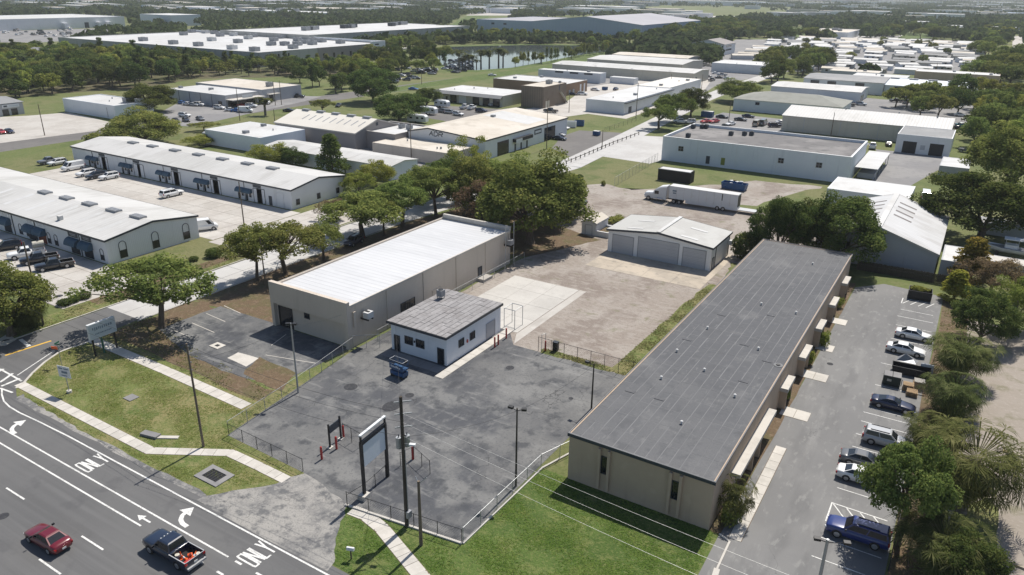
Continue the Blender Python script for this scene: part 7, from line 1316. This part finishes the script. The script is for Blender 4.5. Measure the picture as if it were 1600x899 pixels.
# tall sign frame at the gateway (its face looks along the road)
xa, ya = G(570, 778); xb, yb = G(606, 745); t = thing('gateway_sign', 'tall black steel sign frame with blank white panel at the yard gateway', 'sign', (xa, ya, 0), math.atan2(yb - ya, xb - xa)); Lg = math.hypot(xb - xa, yb - ya)
for a in (0, Lg): MB().box(a - .13, a + .13, -.13, .13, 0, 6.2).build('post', M_black, t)
MB().box(-.1, Lg + .1, -.14, .14, 6.95, 7.1).build('top_bar', M_signwhite, t); MB().box(-.12, Lg + .12, -.12, .12, 6.2, 6.35).build('cross_bar', M_black, t)
for a in (0, Lg): MB().box(a - .08, a + .08, -.08, .08, 6.35, 6.95).build('top_post', M_black, t)
MB().box(.14, Lg - .14, -.05, .05, 3.4, 5.9).build('panel', M_signface, t).data.materials[0] = flat('blank_panel', (.62, .67, .73), .5); MB().box(.135, Lg - .135, -.09, .09, 5.9, 6.05).build('cross_bar', M_black, t); MB().box(-.6, .4, -.4, .4, 0, .5).build('footing', M_walk, t)
xa, ya = G(516, 700); xb, yb = G(533, 686); t = thing('entry_board', 'small dark board between two posts inside the left gateway', 'sign', (xa, ya, 0), math.atan2(yb - ya, xb - xa)); Lg = math.hypot(xb - xa, yb - ya)
for a in (0, Lg): MB().box(a - .08, a + .08, -.08, .08, 0, 2.9).build('post', M_black, t); MB().box(a - .3, a + .3, -.25, .25, 0, .12).build('footing', M_walk, t)
MB().box(.09, Lg - .09, -.04, .04, 1.7, 2.6).build('board', M_trim, t)
for px, py, lb in ((503, 718, 'red bollard outermost at the left gateway'), (526, 702, 'red bollard below the small dark board'), (537, 684, 'red bollard behind the small dark board'), (645, 718, 'red bollard beside the transformer pole gateway'), (773, 543, 'red bollard nearest along the office walk'), (778.5, 539, 'red bollard second along the office walk'), (791, 529, 'red bollard at the steel gate frame'), (852, 549, 'red bollard at the end of the yard fence')):
    x, y = G(px, py); t = thing('bollard', lb, 'bollard', (x, y, 0), 0, 'red bollards in the fenced yard'); MB().tube((0, 0, 0), (0, 0, 1.5), .12, n=10).build('pipe', M_redpost, t); MB().tube((0, 0, 1.5), (0, 0, 1.58), .12, .05, n=10).build('cap', M_redpost, t)
x, y = G(868, 548); t = thing('fence_cabinet', 'black drum cabinet at the end of the yard fence', 'cabinet', (x, y, 0)); MB().box(-.35, .35, -.3, .3, .1, 1.3).build('body', M_black, t); MB().box(-.38, .38, -.33, .33, 1.3, 1.36).build('lid', M_trim, t)
x, y = G(549, 874); t = thing('mailbox', 'white mailbox on a post in the grass by the driveway', 'mailbox', (x, y, 0), R(20)); MB().box(-.05, .05, -.05, .05, 0, 1.0).build('post', M_dkwood, t)
m = MB(); m.loft([[(a, -.13, 1.0), (a, -.13, 1.18), (a, -.08, 1.28), (a, .08, 1.28), (a, .13, 1.18), (a, .13, 1.0)] for a in (-.34, .34)]); m.build('box', M_signwhite, t); MB().box(.1, .12, .131, .15, 1.1, 1.35).build('flag', M_redpost, t)
# fences
def fence(name, pts, h, label, sp=3.0, mat=M_galv, rail=True, group=None, rr=.035):
    t = thing(name, label, 'fence', (pts[0][0], pts[0][1], 0), 0, group); pm_ = MB(); pm_.tube((0, 0, 0), (0, 0, h + .05), rr, n=6); me = pm_.mesh('post', mat); ox, oy = pts[0]
    rl = MB(); ms = MB()
    for i, (a, b) in enumerate(zip(pts, pts[1:])):
        d = Vector((b[0] - a[0], b[1] - a[1])); L = d.length; n = max(1, round(L / sp)); d.normalize()
        for k in range(n + (1 if i == len(pts) - 2 else 0)): p = (a[0] + d.x * L * k / n - ox, a[1] + d.y * L * k / n - oy, 0); ob('post', me, t, p)
        rl.tube((a[0] - ox, a[1] - oy, h), (b[0] - ox, b[1] - oy, h), .028, n=5)
        s = 0.0; st = .22; wv = .006; nx_, ny_ = -d.y * wv, d.x * wv
        while s < L:
            for dirn in (1, -1):
                s2 = s + dirn * h * .75; zz = h
                if s2 > L: zz = h * (L - s) / (s2 - s); s2 = L
                if s2 < 0: zz = h * s / (s - s2); s2 = 0
                p0 = (a[0] + d.x * s - ox, a[1] + d.y * s - oy, .05); p1 = (a[0] + d.x * s2 - ox, a[1] + d.y * s2 - oy, zz)
                w2 = .006; ms.face([(p0[0] - d.x * w2, p0[1] - d.y * w2, p0[2]), (p0[0] + d.x * w2, p0[1] + d.y * w2, p0[2]), (p1[0] + d.x * w2, p1[1] + d.y * w2, p1[2]), (p1[0] - d.x * w2, p1[1] - d.y * w2, p1[2])])
            s += st
    rl.build('top_rail', mat, t); o = ms.build('chain_link', mat, t); o['kind'] = 'stuff'; return t
fence('chain_link_fence', [(-63.0, 43.75), (-51.3, 43.45)], 1.5, 'black chain-link fence along the front sidewalk left of the gateway', 2.4, M_black); fence('chain_link_fence', [(-63.0, 43.75), (-64.2, 55), (-66.2, 66.9)], 1.8, 'grey chain-link fence between corner lawn and asphalt yard', 2.6)
fence('chain_link_fence', [(-66.3, 67.0), (-62.2, 70.4)], 2.0, 'short chain-link fence between warehouse corner and office', 1.6)
fence('chain_link_fence', [(-43.8, 41.9), (-31.5, 43.45)], 1.5, 'black chain-link fence on the kerb right of the gateway', 2.4, M_black); fence('chain_link_fence', [(-31.4, 43.5), (-31.1, 57), (-29.4, 62)], 1.7, 'chain-link fence along the lawn beside the tan building front', 2.6, M_galv); fence('chain_link_fence', [(-29.3, 62.2), (-29.3, 112)], 1.9, 'long chain-link fence hugging the left wall of the tan building', 3.2, M_black)
fence('chain_link_fence', [(-44.8, 80.3), (-31.0, 80.4), (-29.5, 80.9)], 2.1, 'open chain-link fence between asphalt and gravel yard', 2.0, M_black); fence('chain_link_fence', PX((960, 292), (1027, 252)), 2.4, 'grey chain-link fence crossing the grass near the black container', 2.6); fence('chain_link_fence', [(1.3, 22), (1.3, 78)], 1.4, 'chain-link fence under the palms beside the parking lot', 3.0, M_black)
fence('chain_link_fence', PX((945, 207), (1000, 188), (1042, 174)), 1.6, 'thin wire fence along the side street before the long white store', 4.0, M_black); fence('lot_fence', [(-65.0, 70.5), (-64.8, 110)], 1.8, 'fence beside the white-roof warehouse wall', 3.4, M_galv)
fence('gate_leaf', PX((543, 794), (570, 777), (603, 747)), 1.5, 'black gate leaf swung open under the tall sign frame', 1.6, M_black); fence('gate_leaf', PX((537, 684), (563, 699)), 1.8, 'black gate leaf swung inward at the left gateway', 1.4, M_black); fence('gate_leaf', PX((626, 728), (647, 718), (672, 741)), 1.6, 'gate leaf behind the transformer pole', 1.5, M_black)
fence('gate_leaf', PX((846, 550), (852, 548)), 2.6, 'pair of tall steel posts at the yard fence end', 0.7, M_galv)
def rail_fence(pts, label, sp=3.2):
    t = thing('post_and_rail_fence', label, 'fence', (pts[0][0], pts[0][1], 0)); a, b = pts; d = Vector((b[0] - a[0], b[1] - a[1])); L = d.length; n = round(L / sp); me = MB().box(-.1, .1, -.1, .1, 0, 1.1).mesh('post', M_dkwood)
    for k in range(n + 1): ob('post', me, t, (d.x * k / n, d.y * k / n, 0))
    MB().cbox((d.x / 2, d.y / 2, .8), L, .07, .16, math.atan2(d.y, d.x)).build('rail', M_dkwood, t)
rail_fence(PX((885, 257), (958, 226)), 'dark post-and-rail fence along the side street, nearer stretch'); rail_fence(PX((958, 226), (998, 211)), 'dark post-and-rail fence along the side street, farther stretch')
t = thing('board_fence', 'dark weathered board fence behind the end of the parking lot', 'fence', (-13.2, 139.6, 0)); q = random.Random(6)
for k in range(92): MB().box(k * .17, k * .17 + .155, -.02 - .01 * (k % 2), .02, .0, 1.75 + q.uniform(-.06, .06)).build('plank', M_dkwood, t)
MB().box(0, 15.6, .021, .1, .4, .5).build('rail', M_dkwood, t); MB().box(0, 15.6, .021, .1, 1.3, 1.4).build('rail', M_dkwood, t)
# poles, lamps, wires
def pole(px, py, ty, label, r=.15, mat=None, arms=(), cat='utility pole', lean=0):
    x, y = G(px, py); h = HG(px, py, ty); t = thing('utility_pole', label, cat, (x, y, 0)); m = MB(); m.tube((0, 0, 0), (lean, 0, h), r, r * .68, 10); m.build('shaft', mat or M_wood, t)
    for z, L, rz in arms: MB().cbox((0, 0, h - z), L, .1, .12, rz).build('crossarm', M_wood, t)
    return t, x, y, h
t, x1, y1, h1 = pole(318, 698, 537, 'slim wooden utility pole in the corner lawn', .14, M_wood)
for k in range(4): MB().tube((.12, 0, h1 - .25 - .9 * k), (.12 + .25, 0, h1 - .2 - .9 * k), .05).build('insulator', M_vent, t)
t, x2, y2, h2 = pole(636, 822, 620, 'tall wooden pole carrying transformers at the gateway', .2, M_dkwood)
for k, (ax_, ay_) in enumerate(((-.55, .1), (-.4, .5), (-.15, .75))): o = MB().tube((ax_, ay_, h2 - 5.4), (ax_, ay_, h2 - 4.3), .26, n=12).build('transformer', M_galv, t); MB().tube((ax_, ay_, h2 - 4.3), (ax_, ay_, h2 - 4.0), .05, n=6).build('bushing', M_trim, o)
for z in (.5, 1.7, 3.0): MB().cbox((.1, .1, h2 - z), 1.5, .08, .1, .8).build('bracket', M_galv, t)
MB().cbox((.9, .2, h2 - 4.6), .55, .3, .16, .4).build('lamp_head', M_signwhite, t); MB().tube((.1, .05, h2 - 4.7), (.8, .2, h2 - 4.6), .035).build('lamp_arm', M_galv, t); MB().box(.15, .45, -.25, .25, 1.1, 1.8).build('meter_box', M_vent, t); MB().tube((.22, 0, 0), (.2, 0, h2 - 5.2), .04).build('riser', M_vent, t)
t, x3, y3, h3 = pole(658, 852, 752, 'short wooden stub pole right of the transformer pole', .17, M_wood)
MB().tube((0, 0, h3 - .3), (.75, .2, h3 + .55), .035).build('strut', M_galv, t); MB().tube((0, 0, h3 - .3), (-.5, .2, h3 + .2), .035).build('strut', M_galv, t)
def lamp_pole(px, py, ty, label, heads, mat=M_dkwood, r=.11):
    t, x, y, h = pole(px, py, ty, label, r, mat, (), 'lamp post'); t.name = 'lamp_post'
    for dx, dy in heads: MB().tube((0, 0, h - .3), (dx * .8, dy * .8, h - .15), .035).build('lamp_arm', M_black, t); o = MB().cbox((dx, dy, h - .1), .5, .36, .22, math.atan2(dy, dx)).build('lamp_head', M_black, t); MB().cbox((dx, dy, h - .225), .4, .28, .02, math.atan2(dy, dx)).build('lens', M_lamp, o)
    return x, y, h
x4, y4, h4 = lamp_pole(806, 760, 638, 'dark lamp post at the lawn corner of the asphalt yard', ((-.7, 0), (.6, .3))); x5, y5, h5 = lamp_pole(924, 639, 568, 'dark lamp post beside the tan building wall', ((-.9, .1),)); x6, y6, h6 = lamp_pole(466, 614, 505, 'thin grey lamp post beside the left yard fence', ((.4, .2), (-.3, -.2)), M_galv, .12)
x7, y7, h7 = lamp_pole(1268, 965, 843, 'leaning grey lamp post beside the blue SUV at the bottom edge', ((-.7, -.2), (1.3, .5)), M_galv, .16)
pole(68, 508, 378, 'wooden pole at the left edge beside the bushy tree', .15); pole(384, 372, 284, 'pole at the end of the rear strip building', .13); pole(415, 447, 372, 'thin pole among the verge oaks', .12, M_wood); pole(70, 212, 163, 'pole on the edge of the pale left lot', .16)
for a in ((430.5, 165, 127, 'left one of two poles at the dealer annex'), (440, 164, 126, 'right one of two poles at the dealer annex'), (429.7, 193, 171, 'pole in front of the skylight shed'), (375, 189, 137, 'pole before the grey car dealer'), (643, 252, 193, 'pole left of the lettered gable'), (854, 233, 154, 'tall pole at the right side of the lettered workshop'), (889, 176, 150, 'pole at the storage yard entrance'), (993.5, 185, 130, 'pole before the long white storage building'), (940.5, 233, 203, 'pole on the side street by the workshop lot'), (1047.5, 140, 116, 'pole behind the long white storage building'), (1095, 149, 116, 'pole at the end of the cream-roofed store'), (1138, 194, 161, 'pole behind the big white block'), (659, 132, 110, 'pole near the planted car park'), (855, 78, 58, 'pole behind the near pond bank'), (971, 66, 46, 'pole before the blue-grey hall'), (1298, 213, 176, 'pole in front of the cream hall'), (1016, 60, 44, 'pole right of the blue-grey hall trees'), (1330, 100, 76, 'pole among the mobile homes'), (1461, 118, 98, 'pole by the tan long warehouse')): pole(a[0], a[1], a[2], a[3], .14)
def wire(p, q_, sag, label, r=.012, mat=None, group=None):
    pts = [tuple(p[i] + (q_[i] - p[i]) * k / 16 - (sag * 4 * (k / 16) * (1 - k / 16) if i == 2 else 0) for i in range(3)) for k in range(17)]
    ox = pts[0]; m = MB(); m.path([tuple(a[i] - ox[i] for i in range(3)) for a in pts], r, 4); tag(m.build('power_cable', mat or M_wire, None, ox), label, 'cable', group)
GW = 'cables strung between the roadside poles'
for i, (z1_, z2_, o1) in enumerate(((h1 - .2, h2 - 1.6, .3), (h1 - 1.1, h2 - 2.5, .3), (h1 - 2.9, h2 - 3.9, .3))):
    nmz = ('top', 'middle', 'lowest')[i]
    wire((x1 + o1, y1, z1_), (x2, y2, z2_), .7 + .2 * i, nmz + ' cable from the slim lawn pole to the transformer pole', .014, M_wire, GW); wire((x1 + o1, y1, z1_), (x1 - 62, y1 + 1.5, z1_ - .3), .8 + .2 * i, nmz + ' cable running left from the slim lawn pole', .014, M_wire, GW)
    wire((x2, y2, z2_), (x2 + 62, y2 - 1.0, z2_ - .4 - .4 * i), .9 + .2 * i, nmz + ' bright cable running right over the front lawn', .009, M_wiresun, GW)
wire((x2, y2, h2 - 4), (x4, y4, h4 - .3), .5, 'cable from the transformer pole to the lawn corner lamp post', .012); wire((x4, y4, h4 - .3), (x5, y5, h5 - .3), .4, 'cable between the two dark lamp posts', .012); wire((x6, y6, h6 - .3), (-68.3, 69.2, 4.4), .4, 'cable from the thin lamp post to the warehouse corner', .012); wire((x6, y6, h6 - .4), (x1, y1, h1 - 2), .5, 'cable from the thin lamp post to the lawn pole', .012); wire((x2, y2, h2 - 4.2), (-61.0, 69.8, 4.2), .8, 'service cable from the transformer pole to the office', .014)
wire((x2, y2, h2 - 6), (x3, y3, h3 - .2), .05, 'guy cable between transformer pole and stub pole', .015)

# ------------------------------------------------------------------ the air
hz = bpy.data.materials.new('haze'); hz.use_nodes = True; t = hz.node_tree; t.nodes.clear()
vo = t.nodes.new('ShaderNodeVolumePrincipled'); vo.inputs['Color'].default_value = (.88, .93, 1.0, 1); vo.inputs['Density'].default_value = .00009; vo.inputs['Anisotropy'].default_value = 0.0
mo = t.nodes.new('ShaderNodeOutputMaterial'); t.links.new(vo.outputs[0], mo.inputs['Volume'])
MB().box(-14200, 14200, -420, 16200, -1.0, 48.0).build('haze', hz)['kind'] = 'stuff'
